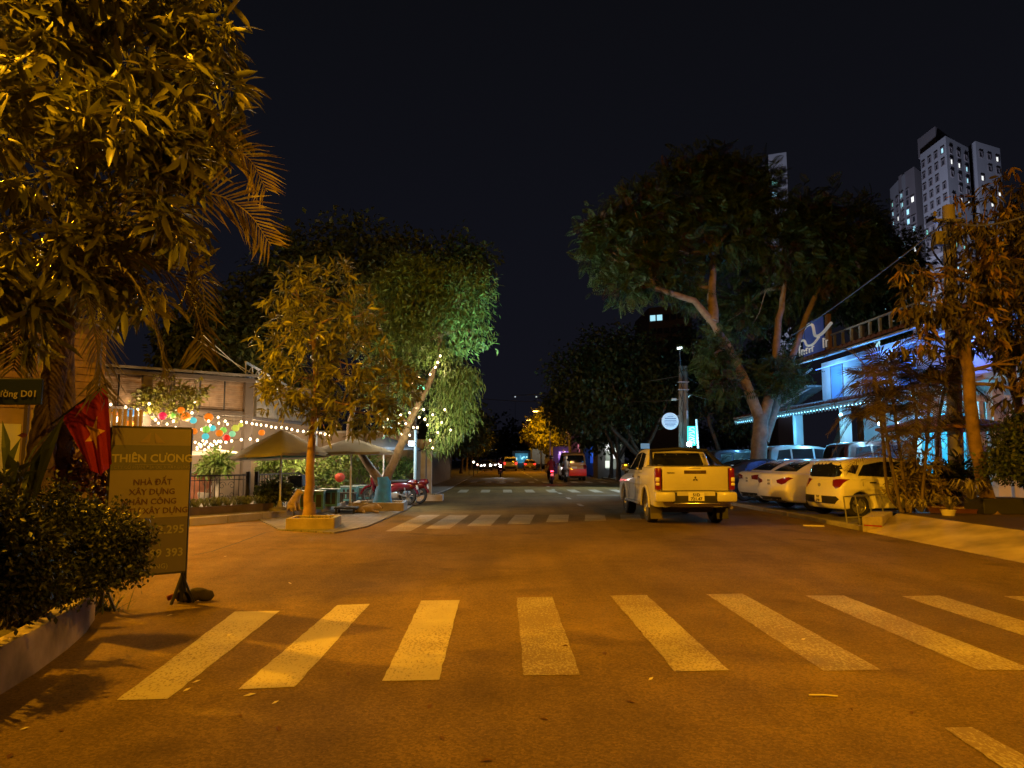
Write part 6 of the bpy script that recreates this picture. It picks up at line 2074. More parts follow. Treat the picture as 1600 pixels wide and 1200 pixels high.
lamp('annexe_pink_light', (14.6, 17.9, 2.2), 34, (1, .16, .22), .1)

ux = P(1486, 760, 19.6).x
parasol('wide brown cantilevered patio parasol with exposed spokes in front of the cyan annexe', (ux, 19.6, .26), 2.72, 2.36, 1.75, mat('brown_patio_cloth', (.26, .12, .06), .85, trans=.1), MATS['brown_patio_cloth'] if 'brown_patio_cloth' in MATS else M_TRIM, (0, 0), .3, group='patio parasol', polem=M_BLACK, base=False)

# ------------------------------------------------------------------ palm clump by the hatchback
pc0 = Vector((10.6, 17.55, .06))
t = thing('palm_clump', 'clump of slim fan-fronded palms rising from the driveway corner beside the white hatchback', 'palm', pc0)
stems = [((1408, 800), (1392, 720), (1378, 640), (1366, 590)), ((1418, 800), (1408, 720), (1398, 645), (1390, 585)), ((1428, 800), (1428, 740), (1432, 660), (1425, 600)), ((1440, 800), (1444, 740), (1450, 670), (1452, 620)), ((1412, 800), (1388, 770), (1380, 690), (1374, 640)), ((1448, 800), (1462, 740), (1468, 650), (1478, 600))]
m = None
tips = []
for i, s_ in enumerate(stems):
    Yd = 17.5 + .25 * (i % 3)
    pts = [P(a, b, Yd) for a, b in s_]
    c = sm_curve(pts, 8)
    MB().tube(c, [.036 * (1.08 if j % 3 == 0 else 1) for j in range(len(c))], 9).build('stem', mat('cane_bark', (.15, .11, .075), .85, noise=(8, .45), bump=(20, .5)) if 'cane_bark' not in MATS else MATS['cane_bark'], t, smooth=50)
    tips.append((c[-1], Yd))
LEAF_FAN = mat('fan_leaf', (.12, .095, .022), .5, island=.35, trans=.3)
rr = random.Random(5)
for i, (tip, Yd) in enumerate(tips):
    for k in range(14):
        a = 2 * PI * k / 14 + rr.uniform(-.3, .3)
        el = rr.uniform(-.55, .95)
        d = Vector((math.cos(a) * math.cos(el), math.sin(a) * math.cos(el), math.sin(el)))
        l = rr.uniform(.55, .95)
        hub = tip + d * l * .55
        if k % 3 == 0:                                        # feather frond arching outwards
            frond(t, [tip, tip + d * l * .9 + Vector((0, 0, .14)), tip + d * l * 1.6 + Vector((0, 0, -.08)), tip + d * l * 2.2 + Vector((0, 0, -.5))], 30, .50, LEAF_FAN, 'frond', .4, .03, i * 10 + k)
            continue
        fm = MB(); fm.tube([tip, hub], .008, 4)
        side = d.cross(Vector((0, 0, 1))); side = side.normalized() if side.length > .1 else Vector((1, 0, 0))
        up = side.cross(d).normalized()
        for q in range(17):                                   # fan of pleated blades
            b = -1.9 + 3.8 * q / 16
            e_ = (d * math.cos(b) + side * math.sin(b)).normalized()
            L_ = rr.uniform(.52, .66)
            w = e_.cross(up).normalized() * .024
            p1 = hub + e_ * L_ * .55 + up * .03; p2 = hub + e_ * L_ + Vector((0, 0, -.07))
            fm.add([hub, p1 + w, p2, p1 - w, p1 - up * .012], [(0, 1, 4), (0, 4, 3), (1, 2, 4), (4, 2, 3)])
        fm.build('fan_frond', LEAF_FAN, t)
for i, (px, py) in enumerate(((1385, 690), (1405, 720), (1430, 700), (1450, 690), (1400, 660), (1370, 660), (1440, 650), (1465, 670))):
    q0 = P(px, py, 17.3)
    for k in range(5):
        a = rr.uniform(0, 2 * PI); d = Vector((math.cos(a), math.sin(a), rr.uniform(.1, .7))).normalized(); l = rr.uniform(.5, .8)
        frond(t, [q0, q0 + d * l * .6 + Vector((0, 0, .12)), q0 + d * l * 1.2 + Vector((0, 0, .02)), q0 + d * l * 1.7 + Vector((0, 0, -.38))], 22, .34, LEAF_FAN, 'frond', .5, .028, 100 + i * 10 + k, tilt=rr.uniform(-.6, .6))
m = MB(); m.lathe([(.02, .02), (.55, .02), (.68, .30), (.72, .34), (.66, .34), (.60, .28), (.001, .27)], (10.65, 17.1, .06), 28)
m.build('pot', mat('terracotta_pot', (.20, .075, .045), .7, noise=(5, .4)), t, smooth=40)
m = MB()
rr = random.Random(8)
for k in range(90):
    a = rr.uniform(0, 2 * PI); r_ = .6 * math.sqrt(rr.random())
    m.ball((10.65 + r_ * math.cos(a), 17.1 + r_ * math.sin(a), .345 + rr.uniform(0, .02)), rr.uniform(.03, .055), 6, 4)
m.build('pebble', mat('pot_pebble', (.30, .22, .16), .8, island=.4), t, kind='stuff')
# undergrowth round the clump
under = [('leafy undergrowth at the foot of the palm stems', (11.1, 17.9), [(1430, 750, 24), (1410, 765, 20), (1455, 760, 22), (1440, 730, 20)], 17.9), ('dark shrub between the palm clump and the mango trunk', (12.1, 18.2), [(1480, 740, 24), (1500, 755, 20), (1465, 755, 20), (1505, 735, 18)], 18.2)]
for i, (lab, (x, y), lb, Yd) in enumerate(under):
    shrub('shrub', lab, (x, y, .3), [L3(a, b, Yd, r) for a, b, r in lb], 110, 9, .22, .06, LEAF_PALM if i == 0 else LEAF_DARK, (T_LONG_V, T_LONG_F), 'shrub', 90 + i, 7, None, .2, .6, True)
shrub('potted_shrub', 'round dense dark shrub growing in the big pale pot at the right edge', (12.25, 16.2, .75), [L3(1580, 700, 16.2, 40), L3(1560, 725, 16.0, 30), L3(1605, 730, 16.2, 40), L3(1590, 670, 16.3, 30)], 700, 9, .09, .06, LEAF_DARK, seed=95)


def pot(name, label, c, r, h, mt):
    t = thing(name, label, 'plant pot', c)
    MB().lathe([(.001, 0), (r * .72, 0), (r * .8, h * .2), (r * .96, h * .9), (r * 1.04, h * .92), (r * 1.04, h), (r * .92, h), (r * .88, h * .88), (.001, h * .86)], c, 26).build('pot_body', mt, t, smooth=35)
    MB().lathe([(r * .87, h * .885), (.001, h * .90)], c, 18).build('pot_soil', M_SOIL, t)
    return t


M_POTC = mat('cream_glazed_pot', (.50, .40, .26), .5, noise=(4, .2))
pot('plant_pot', 'big cream plant pot holding the dense dark shrub at the right edge', (11.8, 15.9, .30), .36, .42, M_POTC)
pot('plant_pot', 'small white plant pot holding a spider plant', P(1482, 807, 15.9) * 1.0, .15, .14, mat('white_glazed_pot', (.62, .58, .5), .4))
t = thing('dark_planter_box', 'dark square planter box behind the spider plants', 'planter', (11.1, 16.3, .3))
MB().bbox((11.15, 16.55, .47), (1.1, .7, .34), .02).build('planter_body', M_TRIM, t)
MB().box((11.15, 16.55, .645), (1.0, .6, .012)).build('planter_soil', M_SOIL, t)


def spider(label, c, n, L_, seed, mt=None):
    t = thing('spider_plant', label, 'plant', c, group='spider plants on the platform')
    rr = random.Random(seed); c = Vector(c)
    for k in range(n):
        a = rr.uniform(0, 2 * PI); l = L_ * rr.uniform(.7, 1.15); el = rr.uniform(.5, 1.5)
        h = Vector((math.cos(a), math.sin(a), 0)); w = Vector((-h.y, h.x, 0)) * .018
        p0 = c + h * .03; p1 = c + h * l * .35 * math.cos(el) * 1.4 + Vector((0, 0, l * .55 * math.sin(el))); p2 = c + h * l * .75 * (1.2 - .5 * math.sin(el)) + Vector((0, 0, l * .62 * math.sin(el))); p3 = c + h * l * 1.05 * (1.2 - .5 * math.sin(el)) + Vector((0, 0, l * .30))
        dn = Vector((0, 0, -.008))
        MB().add([p0 - w * .6, p0 + w * .6, p1 + w, p1 - w, p2 + w * .8, p2 - w * .8, p3, (p1 + dn)], [(0, 1, 2, 3), (3, 2, 4, 5), (5, 4, 6)]).build('blade', mt or LEAF_SPIDER, t)
    return t


spider('spider plant in the gravel by the palm clump, leftmost of the three', tuple(P(1440, 800, 16.3)), 46, .42, 1)
spider('spider plant in the small white pot, middle of the three', tuple(P(1484, 796, 16.0)), 50, .45, 2)
spider('largest spider plant with long pale arching blades beside the mango trunk', tuple(P(1518, 780, 16.2)), 80, .70, 3)

# bent metal stand in the road by the hatchback
t = thing('metal_stand', 'small bent metal frame stand on the kerb beside the hatchback wheel', 'stand', P(1330, 808, 16.9))
Ys = 16.6
m = MB()
zz = {k: P(*k, Ys) for k in ((1318, 776), (1324, 812), (1336, 774), (1344, 813), (1372, 772))}
a, b, c, d_, e_ = [zz[k] for k in ((1318, 776), (1324, 812), (1336, 774), (1344, 813), (1372, 772))]
b.z = .01; d_.z = .01
m.tube([b, a, c, d_], .017, 7); m.build('front_frame', M_STEEL, t)
m = MB(); off = Vector((.75, .35, 0)); m.tube([b + off, a + off + Vector((0, 0, -.0)), c + off, d_ + off], .017, 7); m.build('back_frame', M_STEEL, t)
for u_, v_ in ((a, a + off), (c, c + off), (b.lerp(a, .3), b.lerp(a, .3) + off), (b.lerp(a, .3), d_.lerp(c, .3))):
    MB().tube([u_, v_], .014, 6).build('cross_bar', M_STEEL, t)

# ------------------------------------------------------------------ utility poles and wires
def conc_pole(m, base, top, r0, r1):
    m.tube([base, base.lerp(top, .5), top], [r0, (r0 + r1) / 2, r1], 14)


t = thing('utility_pole', 'twin concrete utility pole with round white sign standing behind the pickup', 'utility pole', (10.4, 43, .1))
Yp = 42.0
for px in (1064, 1071):
    m = MB(); b_ = P(px + 1, 760, Yp); b_.z = 0; conc_pole(m, b_, P(px, 572, Yp), .20, .13)
    m.build('pole', M_CONC2, t, smooth=50)
for y_ in (597, 609):
    MB().bbox(P(1067, y_, Yp - .2), (.65, .3, .07), .01).build('clamp', M_STEEL, t)
MB().tube([P(1063, 572, Yp), P(1062, 548, Yp)], .035, 6).build('mast', M_STEEL, t)
MB().bbox(P(1062, 544, Yp), (.26, .22, .14), .02).build('mast_lamp', mat('mast_glow', (.8, .8, .8), .4, emit=(.8, .95, 1), es=2.5), t)
lamp('mast_light', P(1062, 548, Yp - .6) + Vector((-.3, 0, -.3)), 5200, (.78, .95, 1.0), .15, spot=64, aim=(1.5, 35.5, 0))
for k in range(4):
    MB().tube([P(1062, 575 + k * 20, Yp - .2), P(1068, 590 + k * 20, Yp - .22), P(1063 + k, 610 + k * 25, Yp - .2)], .02, 5).build('cable_tie', M_BLACK, t)
MB().bbox(P(1073, 648, Yp - .2), (.14, .2, .5), .02).build('meter_box', M_STEEL, t)
MB().bbox(P(1053, 624, Yp - .1), (.30, .16, .14), .03).build('camera_box', M_PALESTEEL, t)
MB().bar(P(1053, 624, Yp), P(1063, 624, Yp), .04).build('bracket', M_STEEL, t)
c = P(1047, 658, Yp - .25)
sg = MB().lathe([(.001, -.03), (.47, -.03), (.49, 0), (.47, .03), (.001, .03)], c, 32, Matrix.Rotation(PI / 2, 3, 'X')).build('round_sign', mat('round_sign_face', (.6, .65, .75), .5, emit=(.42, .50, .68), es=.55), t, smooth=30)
m = MB()
for k, (w, z) in enumerate(((.30, .27), (.62, .15), (.66, .04), (.70, -.05), (.60, -.17), (.44, -.27))):
    x = -w / 2
    rr = random.Random(k)
    while x < w / 2:
        l = rr.uniform(.03, .08); m.box(c + Vector((x + l / 2, -.037, z)), (l * .8, .008, .055 if k in (1, 4) else .035)); x += l
m.build('sign_lettering', mat('blue_sign_print', (.12, .2, .42), .6), sg)
MB().bar(P(1056, 650, Yp - .1), P(1063, 650, Yp - .1), .04).build('sign_bracket', M_STEEL, t)
# green lit board and white beacon lamp
t = thing('green_lit_board', 'green glowing illuminated board beside the twin pole above the pickup', 'lit sign', P(1080, 679, 40))
c = P(1080.5, 681, 40)
MB().bbox(c, (.44, .1, 1.05), .02).build('board_face', mat('green_neon_face', (.05, .4, .3), .4, emit=(.03, .70, .50), es=1.6, noise=(5, .6)), t)
m = MB()
for k in range(7):
    a = random.Random(k).uniform(-.15, .15)
    m.tube([c + Vector((-.15, -.07, .4 - k * .13)), c + Vector((a, -.07, .46 - k * .13)), c + Vector((.15, -.07, .36 - k * .13))], .025, 5)
m.build('neon_tube', mat('cyan_neon', (.2, .9, .8), .4, emit=(.15, 1, .85), es=5), t)
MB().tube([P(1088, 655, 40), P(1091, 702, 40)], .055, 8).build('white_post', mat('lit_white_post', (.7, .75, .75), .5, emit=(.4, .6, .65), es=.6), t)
MB().tube([c + Vector((0, 0, -.5)), Vector((c.x, c.y, .1))], .04, 6).build('post', M_STEEL, t)
c2 = P(1077, 694, 39.6)
MB().ball(c2, .13, 12, 8).build('lamp_globe', mat('beacon_glow', (.6, .9, 1), .4, emit=(.62, .95, 1.0), es=60), t)
lamp('beacon_light', c2 + Vector((-.1, -.5, .1)), 140, (.2, .75, 1.0), .08)

Yq = 18.6
t = thing('utility_pole', 'orange-lit concrete pole top with switch boxes rising through the right mango crown', 'utility pole', (9.6, Yq, .1))
m = MB(); b_ = P(1490, 790, Yq + 1.6); b_.z = .2; conc_pole(m, Vector((P(1490, 700, Yq).x, Yq, .2)), P(1482, 322, Yq), .19, .15); m.build('pole', M_CONC2, t, smooth=50)
for (px, py, w, h) in ((1468, 373, .30, .36), (1494, 362, .2, .3)):
    MB().bbox(P(px, py, Yq - .28), (w, .22, h), .02).build('switch_box', M_CONC, t)
MB().bbox(P(1482, 345, Yq - .22), (.8, .09, .10), .01).build('cross_arm', M_STEEL, t)
for (px, py) in ((1461, 338), (1500, 340)):
    MB().lathe([(.03, 0), (.06, .03), (.03, .06), (.06, .09), (.02, .14)], P(px, py, Yq - .22), 10).build('insulator', M_CONC, t, smooth=40)
for k in range(6):
    rr = random.Random(k + 3)
    MB().tube(sm_curve([P(1470 + rr.uniform(-6, 20), 345, Yq - .25), P(1476 + rr.uniform(-26, 22), 385 + rr.uniform(-10, 10), Yq - .4), P(1478 + rr.uniform(-6, 10), 415, Yq - .25)], 5), .016, 5).build('cable_loop', M_BLACK, t)


def wire(label, pts, r=.018, sag=.3, mt=None):
    a, b = P(*pts[0]), P(*pts[1])
    t = thing('overhead_wire', label, 'wire', a)
    c = [a.lerp(b, i / 16) + Vector((0, 0, -sag * 4 * (i / 16) * (1 - i / 16))) for i in range(17)]
    MB().tube(c, r, 5).build('cable', mt or M_BLACKW, t)


M_BLACKW = mat('grey_cable', (.10, .10, .10), .7)
wire('long wire slanting from the twin pole up into the right mango crown', [(1225, 532, 30), (1480, 345, 15.4)], .02, .1)
wire('thick wire from the twin pole across the street to the left', [(1060, 588, 42), (800, 618, 62)], .03, .2)
wire('lower slack wire crossing the street from the twin pole', [(1063, 625, 42), (740, 622, 60)], .022, .25)
wire('short wire falling from the twin pole to the right', [(1072, 588, 42), (1120, 608, 44)], .03, .15)
wire('wire running right from the twin pole to the forked tree', [(1072, 612, 42), (1165, 618, 30)], .022, .3)
wire('upper wire from the twin pole toward the forked tree', [(1072, 580, 42), (1160, 585, 33)], .02, .15)
wire('thin drop wire hanging from the palm frond at the left', [(318, 300, 8), (315, 400, 8.2)], .004, 0)
wire('wire at the right edge running into the mango crown', [(1500, 350, 15.5), (1640, 320, 12)], .018, .15)

# ------------------------------------------------------------------ towers far off
M_TOWER = mat('tower_render', (.40, .40, .44), .9, noise=(.05, .15, 4))
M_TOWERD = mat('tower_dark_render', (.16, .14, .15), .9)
M_PANE_D = mat('dark_pane', (.03, .032, .04), .2)
LIT = [mat('lit_pane_cool', (.3, .5, .6), .4, emit=(.42, .85, 1.0), es=1.0), mat('lit_pane_white', (.6, .6, .6), .4, emit=(.95, 1, .95), es=1.3), mat('lit_pane_green', (.2, .5, .4), .4, emit=(.25, .75, .62), es=.8)]


def facade_windows(t, a, b, z0, z1, nx, nz, w, h, lit, seed, off=.35, skip=.0):
    rr = random.Random(seed)
    a, b = Vector((*a, 0)), Vector((*b, 0))
    d = (b - a).normalized(); n = Vector((d.y, -d.x, 0))
    if n.dot(-a) < 0: n = -n
    ang = math.atan2(d.y, d.x)
    key = (round(w, 2), round(h, 2))
    for i in range(nx):
        for k in range(nz):
            if rr.random() < skip: continue
            c = a.lerp(b, (i + .5) / nx) + Vector((0, 0, z0 + (k + .5) * (z1 - z0) / nz)) + n * .06
            if key not in WME:
                f = MB()
                for s in (-1, 1):
                    f.box((s * w / 2, 0, 0), (.22, .3, h + .22)); f.box((0, 0, s * h / 2), (w - .23, .28, .22))
                WME[key] = (f.mesh('window', M_TOWERD), [MB().box((0, .05, 0), (w - .1, .1, h - .1)).mesh('pane', q) for q in [M_PANE_D] + LIT])
            fm, pm = WME[key]
            o = link('window', fm, t); o.location = c - ORG[t]; o.rotation_euler = (0, 0, ang)
            p = link('pane', pm[0 if rr.random() > lit else rr.choice((1, 1, 2, 3))], o)


WME = {}
t = thing('apartment_tower', 'tall pale apartment tower with scattered lit windows at the upper right', 'tower', (95, 155, 0))
q = lambda px, Yd: (P(px, 400, Yd).x, Yd)
A1, A2, A3, A4, A5, A6, A7, A8 = q(1396, 176), q(1420, 166), q(1447, 160), q(1489, 150), q(1524, 156), q(1531, 163), q(1536, 158), q(1574, 162)
top = 70.5
MB().prism([A1, A2, (A2[0] + 12, A2[1] + 14), (A1[0] + 12, A1[1] + 14)], 0, 68.5).build('left_wing', M_TOWER, t)
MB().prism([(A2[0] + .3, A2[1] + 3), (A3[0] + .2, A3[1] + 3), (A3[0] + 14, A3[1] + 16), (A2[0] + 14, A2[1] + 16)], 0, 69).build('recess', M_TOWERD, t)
MB().prism([A3, A4, A5, (A5[0] + 6, A5[1] + 22), (A3[0] + 14, A3[1] + 22)], 0, top).build('main_block', M_TOWER, t)
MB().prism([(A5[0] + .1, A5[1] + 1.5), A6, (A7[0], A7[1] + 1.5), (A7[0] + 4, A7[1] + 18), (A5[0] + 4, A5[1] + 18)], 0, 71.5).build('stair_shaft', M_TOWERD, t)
MB().prism([A7, A8, (A8[0] + 2, A8[1] + 18), (A7[0] + 2, A7[1] + 18)], 0, 73).build('right_wing', M_TOWER, t)
MB().prism([(A4[0] + 1, A4[1] + 5), (A5[0] - .5, A5[1] + 5), (A5[0] - .5, A5[1] + 12), (A4[0] + 1, A4[1] + 12)], top, 75).build('roof_plant', M_TOWERD, t)
lo = (q(1404, 168), q(1439, 158))
MB().prism([lo[0], lo[1], (lo[1][0] + 4, lo[1][1] + 6), (lo[0][0] + 4, lo[0][1] + 8)], 0, 45.5).build('podium_wing', M_TOWER, t)
facade_windows(t, A1, A2, 42, 65, 3, 10, 1.1, 1.25, .42, 1)
facade_windows(t, A3, A4, 35, 69, 4, 13, 1.1, 1.3, .16, 2, skip=.1)
facade_windows(t, A4, A5, 35, 69, 3, 13, 1.1, 1.3, .42, 3, skip=.12)
facade_windows(t, A7, A8, 38, 71.5, 3, 12, 1.1, 1.3, .42, 4, skip=.12)
facade_windows(t, (A2[0] + .3, A2[1] + 3), (A3[0] + .2, A3[1] + 3), 44, 65, 3, 9, 1.3, 1.5, .4, 5, skip=.2)
facade_windows(t, lo[0], lo[1], 26, 44.5, 4, 8, 1.1, 1.3, .2, 6)
for i in range(5):
    c0 = Vector((*A3, 0)).lerp(Vector((*A4, 0)), .30) + Vector((-.3, -.7, 40 + i * 3.3))
    MB().box(c0, (3.0, 1.2, .9), M=Matrix.Rotation(math.atan2(A4[1] - A3[1], A4[0] - A3[0]), 3, 'Z')).build('balcony', M_TOWERD, t)
t = thing('apartment_tower', 'slim pale tower top showing above the broad feathery tree', 'tower', (75, 200, 0))
MB().prism([q(1206, 200), q(1235, 198), (P(1235, 400, 198).x + 2, 212), (P(1206, 400, 200).x + 2, 214)], 0, 87.5).build('tower_shaft', M_TOWER, t)
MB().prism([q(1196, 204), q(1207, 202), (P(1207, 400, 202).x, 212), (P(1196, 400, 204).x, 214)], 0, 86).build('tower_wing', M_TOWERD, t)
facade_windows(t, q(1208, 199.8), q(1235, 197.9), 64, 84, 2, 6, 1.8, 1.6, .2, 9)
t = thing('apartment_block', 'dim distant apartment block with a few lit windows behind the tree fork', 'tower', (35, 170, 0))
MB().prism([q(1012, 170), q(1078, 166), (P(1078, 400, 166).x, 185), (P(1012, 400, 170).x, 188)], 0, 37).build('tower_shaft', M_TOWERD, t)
facade_windows(t, q(1013, 169.8), q(1077, 165.9), 14, 36, 6, 7, 1.5, 1.6, .10, 10)
t = thing('apartment_block', 'pale lower block with lit windows behind the parapet balusters', 'tower', (60, 110, 0))
MB().prism([q(1345, 112), q(1420, 108), (P(1420, 400, 108).x + 4, 124), (P(1345, 400, 112).x + 4, 124)], 0, 26.5).build('tower_shaft', M_TOWER, t)
facade_windows(t, q(1347, 111.8), q(1418, 107.9), 15, 26, 6, 4, 1.1, 1.3, .4, 11)
lamp('tower_fill_light', (72, 122, 14), 150000, (.68, .74, 1.0), 2.0, spot=110, aim=(100, 158, 55))  # added lamp standing in for city glow on the towers

# ================================================================== far down the street
far_lamps = [((5.3, 80, 0), (4.15, 80, 6.75), 900, 6.9), ((5.3, 98, 0), (4.1, 98, 6.75), 900, 6.9), ((5.6, 117, 0), (4.2, 117, 6.75), 900, 6.9)]
for i, (f_, a, pw, H) in enumerate(far_lamps):
    street_lamp('street_lamp', ['nearest lit street lamp far down the road', 'second lit street lamp far down the road, beyond another', 'farthest lit street lamp down the road'][i], f_, a, pw, H, 'lit street lamps down the road', .9)
lamp('amber_tree_light', (5.0, 88.0, 6.2), 2600, SODIUM, .2)

# shop fronts lit in colours along the far right pavement
sh = [('blue-lit shop front behind the trees on the far right', (905 + 32, 708, 66), 1.7, 1.8, (.05, .2, 1.0), .8), ('purple-lit shop front behind the box lorry', (882, 712, 80), 1.3, 1.0, (.55, .25, .9), .9), ('cyan-lit shop front far down beside the lorry', (815, 716, 150), 2.6, 2.0, (.12, .5, .75), .8),
      ('white-lit doorway on the far right pavement', (955, 709, 58), .9, 2.4, (.55, .6, .5), .7), ('red-and-white lit kiosk beyond the far van', (915, 700, 72), 1.6, 1.6, (.8, .25, .3), .5), ('orange-lit food stall behind the red motorbike', (880, 730, 84), 2.6, 1.0, (.9, .4, .12), .5)]
for i, (lab, (px, py, Yd), w, h, c, s_) in enumerate(sh):
    p = P(px, py, Yd)
    t = thing('shop_front', lab, 'shop', (p.x, Yd, 0))
    H_ = p.z + h / 2 + .5
    MB().box((p.x, Yd + 1.6, H_ / 2), (w + 1.2, 3, H_)).build('shop_wall', M_TOWERD, t)
    lm = mat('shop_glow_' + 'abcdef'[i], tuple(x * .5 for x in c), .5, emit=c, es=s_ * .35, noise=(1.6, .9, 6))
    MB().bbox((p.x, Yd + .06, p.z), (w, .1, h), .02).build('lit_sign', lm, t)
    rr = random.Random(i)
    for k in range(9):
        pw_ = rr.uniform(.15, .45)
        MB().bbox((p.x + rr.uniform(-w / 2, w / 2) * .8, Yd - .02, p.z + rr.uniform(-h / 2, h / 2) * .7), (pw_, .05, rr.uniform(.2, .6)), .01).build('display_panel', mat('shop_panel_%d' % (i * 3 + k % 3), (.3, .3, .3), .5, emit=tuple(min(1, x * (.6, 1.2, 1.6)[k % 3] + (0, .05, .3)[k % 3]) for x in c), es=(.9, 1.3, 1.1)[k % 3]) if 'shop_panel_%d' % (i * 3 + k % 3) not in MATS else MATS['shop_panel_%d' % (i * 3 + k % 3)], t)
    lamp('shop_light', (p.x, Yd - 1.0, p.z), 40, c, .2)
for i, (px, py, Yd, c) in enumerate(((733, 690, 70, (.8, .95, 1)), (740, 722, 66, (1, .9, .7)), (746, 726, 80, (1, .5, .4)), (757, 727, 90, (1, .95, .9)), (766, 726, 100, (1, .9, .8)), (933, 693, 60, (1, 1, 1)), (977, 731, 52, (1, .6, .25)), (966, 725, 54, (1, .5, .3)), (838, 620, 150, (.9, 1, .9)), (805, 620, 160, (.8, .9, 1)))):
    q_ = P(px, py, Yd)
    t = thing('small_lamp', ['small white lamp high on the far left pavement', 'warm lamp at a far left shop', 'reddish lamp at a far left shop', 'white lamp far along the left pavement', 'farthest warm lamp along the left pavement', 'white lamp among the trees on the far right', 'amber lamp low beside the pickup', 'reddish lamp low beside the pickup', 'tiny greenish light high over the street', 'tiny bluish light high over the street'][i], 'lamp', q_)
    MB().ball(q_, .06 + .0007 * Yd, 8, 6).build('lamp_globe', mat('small_lamp_glow_' + 'abcdefghij'[i], c, .5, emit=c, es=(4 if i < 8 else .5)), t)
    MB().tube([q_, Vector((q_.x, q_.y + .2, 0))], .03, 5).build('lamp_stem', M_BLACK, t)

# vehicles on the far road
van_spec = dict(SUV, L=4.7, H=2.0, W=1.72, R=.33, curv=.03, belt=1.1,
                lower=[(4.5, .3), (4.7, .5), (4.68, .8), (4.5, 1.05), (4.1, 1.15), (2.2, 1.15), (.3, 1.15), (.05, 1.12), (.02, .8), (.0, .5), (.05, .35), (.15, .3)],
                upper=[(4.1, 1.0), (4.0, 1.15), (3.3, 1.85), (2.6, 2.0), (.8, 2.02), (.25, 1.96), (.08, 1.7), (.03, 1.15), (.05, 1.0)], tum=.12,
                side=[[(.4, 1.2), (.5, 1.75), (1.5, 1.80), (1.5, 1.2)], [(1.6, 1.2), (1.6, 1.80), (2.6, 1.8), (2.6, 1.2)], [(2.7, 1.2), (2.7, 1.8), (3.2, 1.75), (3.8, 1.2)]],
                rear=[(-.8, 1.28), (.8, 1.28), (.74, 1.8), (-.74, 1.8)], wind=[(-.8, 1.2), (.8, 1.2), (.7, 1.8), (-.7, 1.8)])
M_TAXIY = mat('yellow_van_paint', (.50, .30, .10), .4, coat=.5)
Yv = 52
x = P(898, 738, Yv).x
tv, _ = make_car('van', 'yellow and red van driving away behind the red motorbike', (x, Yv, 0), 0.0, M_TAXIY, van_spec, None, None, 'van', lit=False)
MB().bbox((.012, 0, .60), (.06, 1.66, .48), .02).build('red_band', mat('red_van_paint', (.42, .02, .02), .4, emit=(.5, .02, .01), es=.25), tv, smooth=40)  # red band given a faint glow of its own
lamp('van_rear_light', (x, Yv - 2.2, 1.6), 28, (1, .62, .3), .2)
Yb = 112
x = P(842, 720, Yb).x
t = thing('box_lorry', 'grey box lorry standing far down the street beneath the street lamps', 'lorry', (x, Yb, 0))
MB().bbox((x, Yb + 2.2, 1.95), (2.15, 4.4, 2.3), .03).build('cargo_box', mat('grey_lorry_box', (.40, .42, .42), .6, noise=(2, .2)), t)
for s in (-1, 1):
    MB().bbox((x + s * .53, Yb - .02, 1.95), (1.02, .05, 2.15), .015).build('rear_door', MATS['grey_lorry_box'], t)
    for z in (1.3, 2.0, 2.6): MB().bbox((x + s * .53, Yb - .06, z), (.9, .03, .05), .008).build('door_bar', M_STEEL, t)
    MB().box((x + s * .85, Yb - .03, .66), (.2, .06, .14)).build('tail_light', MATS['lit_tail_lens'] if 'lit_tail_lens' in MATS else M_REDLENS, t)
    for yy in (.9, 5.2):
        MB().lathe([(.25, -.14), (.38, -.13), (.4, 0), (.38, .13), (.25, .14)], (x + s * .85, Yb + yy, .4), 20, Matrix.Rotation(PI / 2, 3, 'Y')).build('wheel', M_TYRE, t, smooth=50)
MB().bbox((x, Yb + 5.3, 1.35), (1.9, 1.6, 1.8), .12).build('cab', M_WHITECAR, t, smooth=50)
MB().box((x, Yb + 2.6, .66), (1.9, 5.6, .2)).build('chassis', M_TRIM, t)
lamp('lorry_light', (x, Yb - 3, 3.2), 60, (.8, .95, .9), .2)
x = P(797, 727, 100).x
make_car('car', 'white car with red tail lights driving away far down the left lane', (x, 98, 0), 0, M_WHITECAR, SUV, None, None, 'car', lit=True)
x = P(830, 727, 96).x
make_car('car', 'orange-lit car parked far ahead beside the box lorry', (P(832, 727, 96).x, 104, 0), 0, M_TAXIY, HATCH, None, None, 'car', lit=True)

for i, (px, Yc) in enumerate(((768, 120), (775, 150), (760, 105))):
    xx = P(px, 730, Yc).x
    tc_, _ = make_car('car', ['oncoming car with lit headlights far down the left lane', 'farthest oncoming car with lit headlights', 'oncoming car with headlights near the left kerb far away'][i], (xx, Yc, 0), PI, M_GREYCAR, SEDAN, None, 'cars far down the street', 'car')
    for s in (1, -1):
        MB().ball((4.42, s * .62, .66), (.05, .14, .09), 8, 6).build('headlight_glow', MATS.get('car_headlight_glow') or mat('car_headlight_glow', (1, 1, 1), .3, emit=(1, .93, .82), es=14), tc_)
M_DKSHIRT = mat('dark_red_shirt', (.16, .02, .025), .9)
M_WSHIRT = mat('pale_blue_shirt', (.35, .40, .48), .9)
M_TROU = mat('dark_trousers', (.03, .03, .04), .9)
M_HELM = mat('dark_helmet', (.03, .03, .035), .3, coat=.6)
x = P(861, 745, 46).x
motorbike('motorbike with bright red tail light riding away in mid street', (x, 46, 0), 0, M_REDBIKE, 'motorbikes on the road', tail_on=True)
rider('rider in a dark red shirt on the motorbike with the bright red tail light', (x, 46, 0), 0, M_DKSHIRT, M_TROU, M_HELM)
lamp('tail_glow_light', (x, 44.6, .8), 10, (1, .05, .08), .06)
x = P(884, 743, 50).x
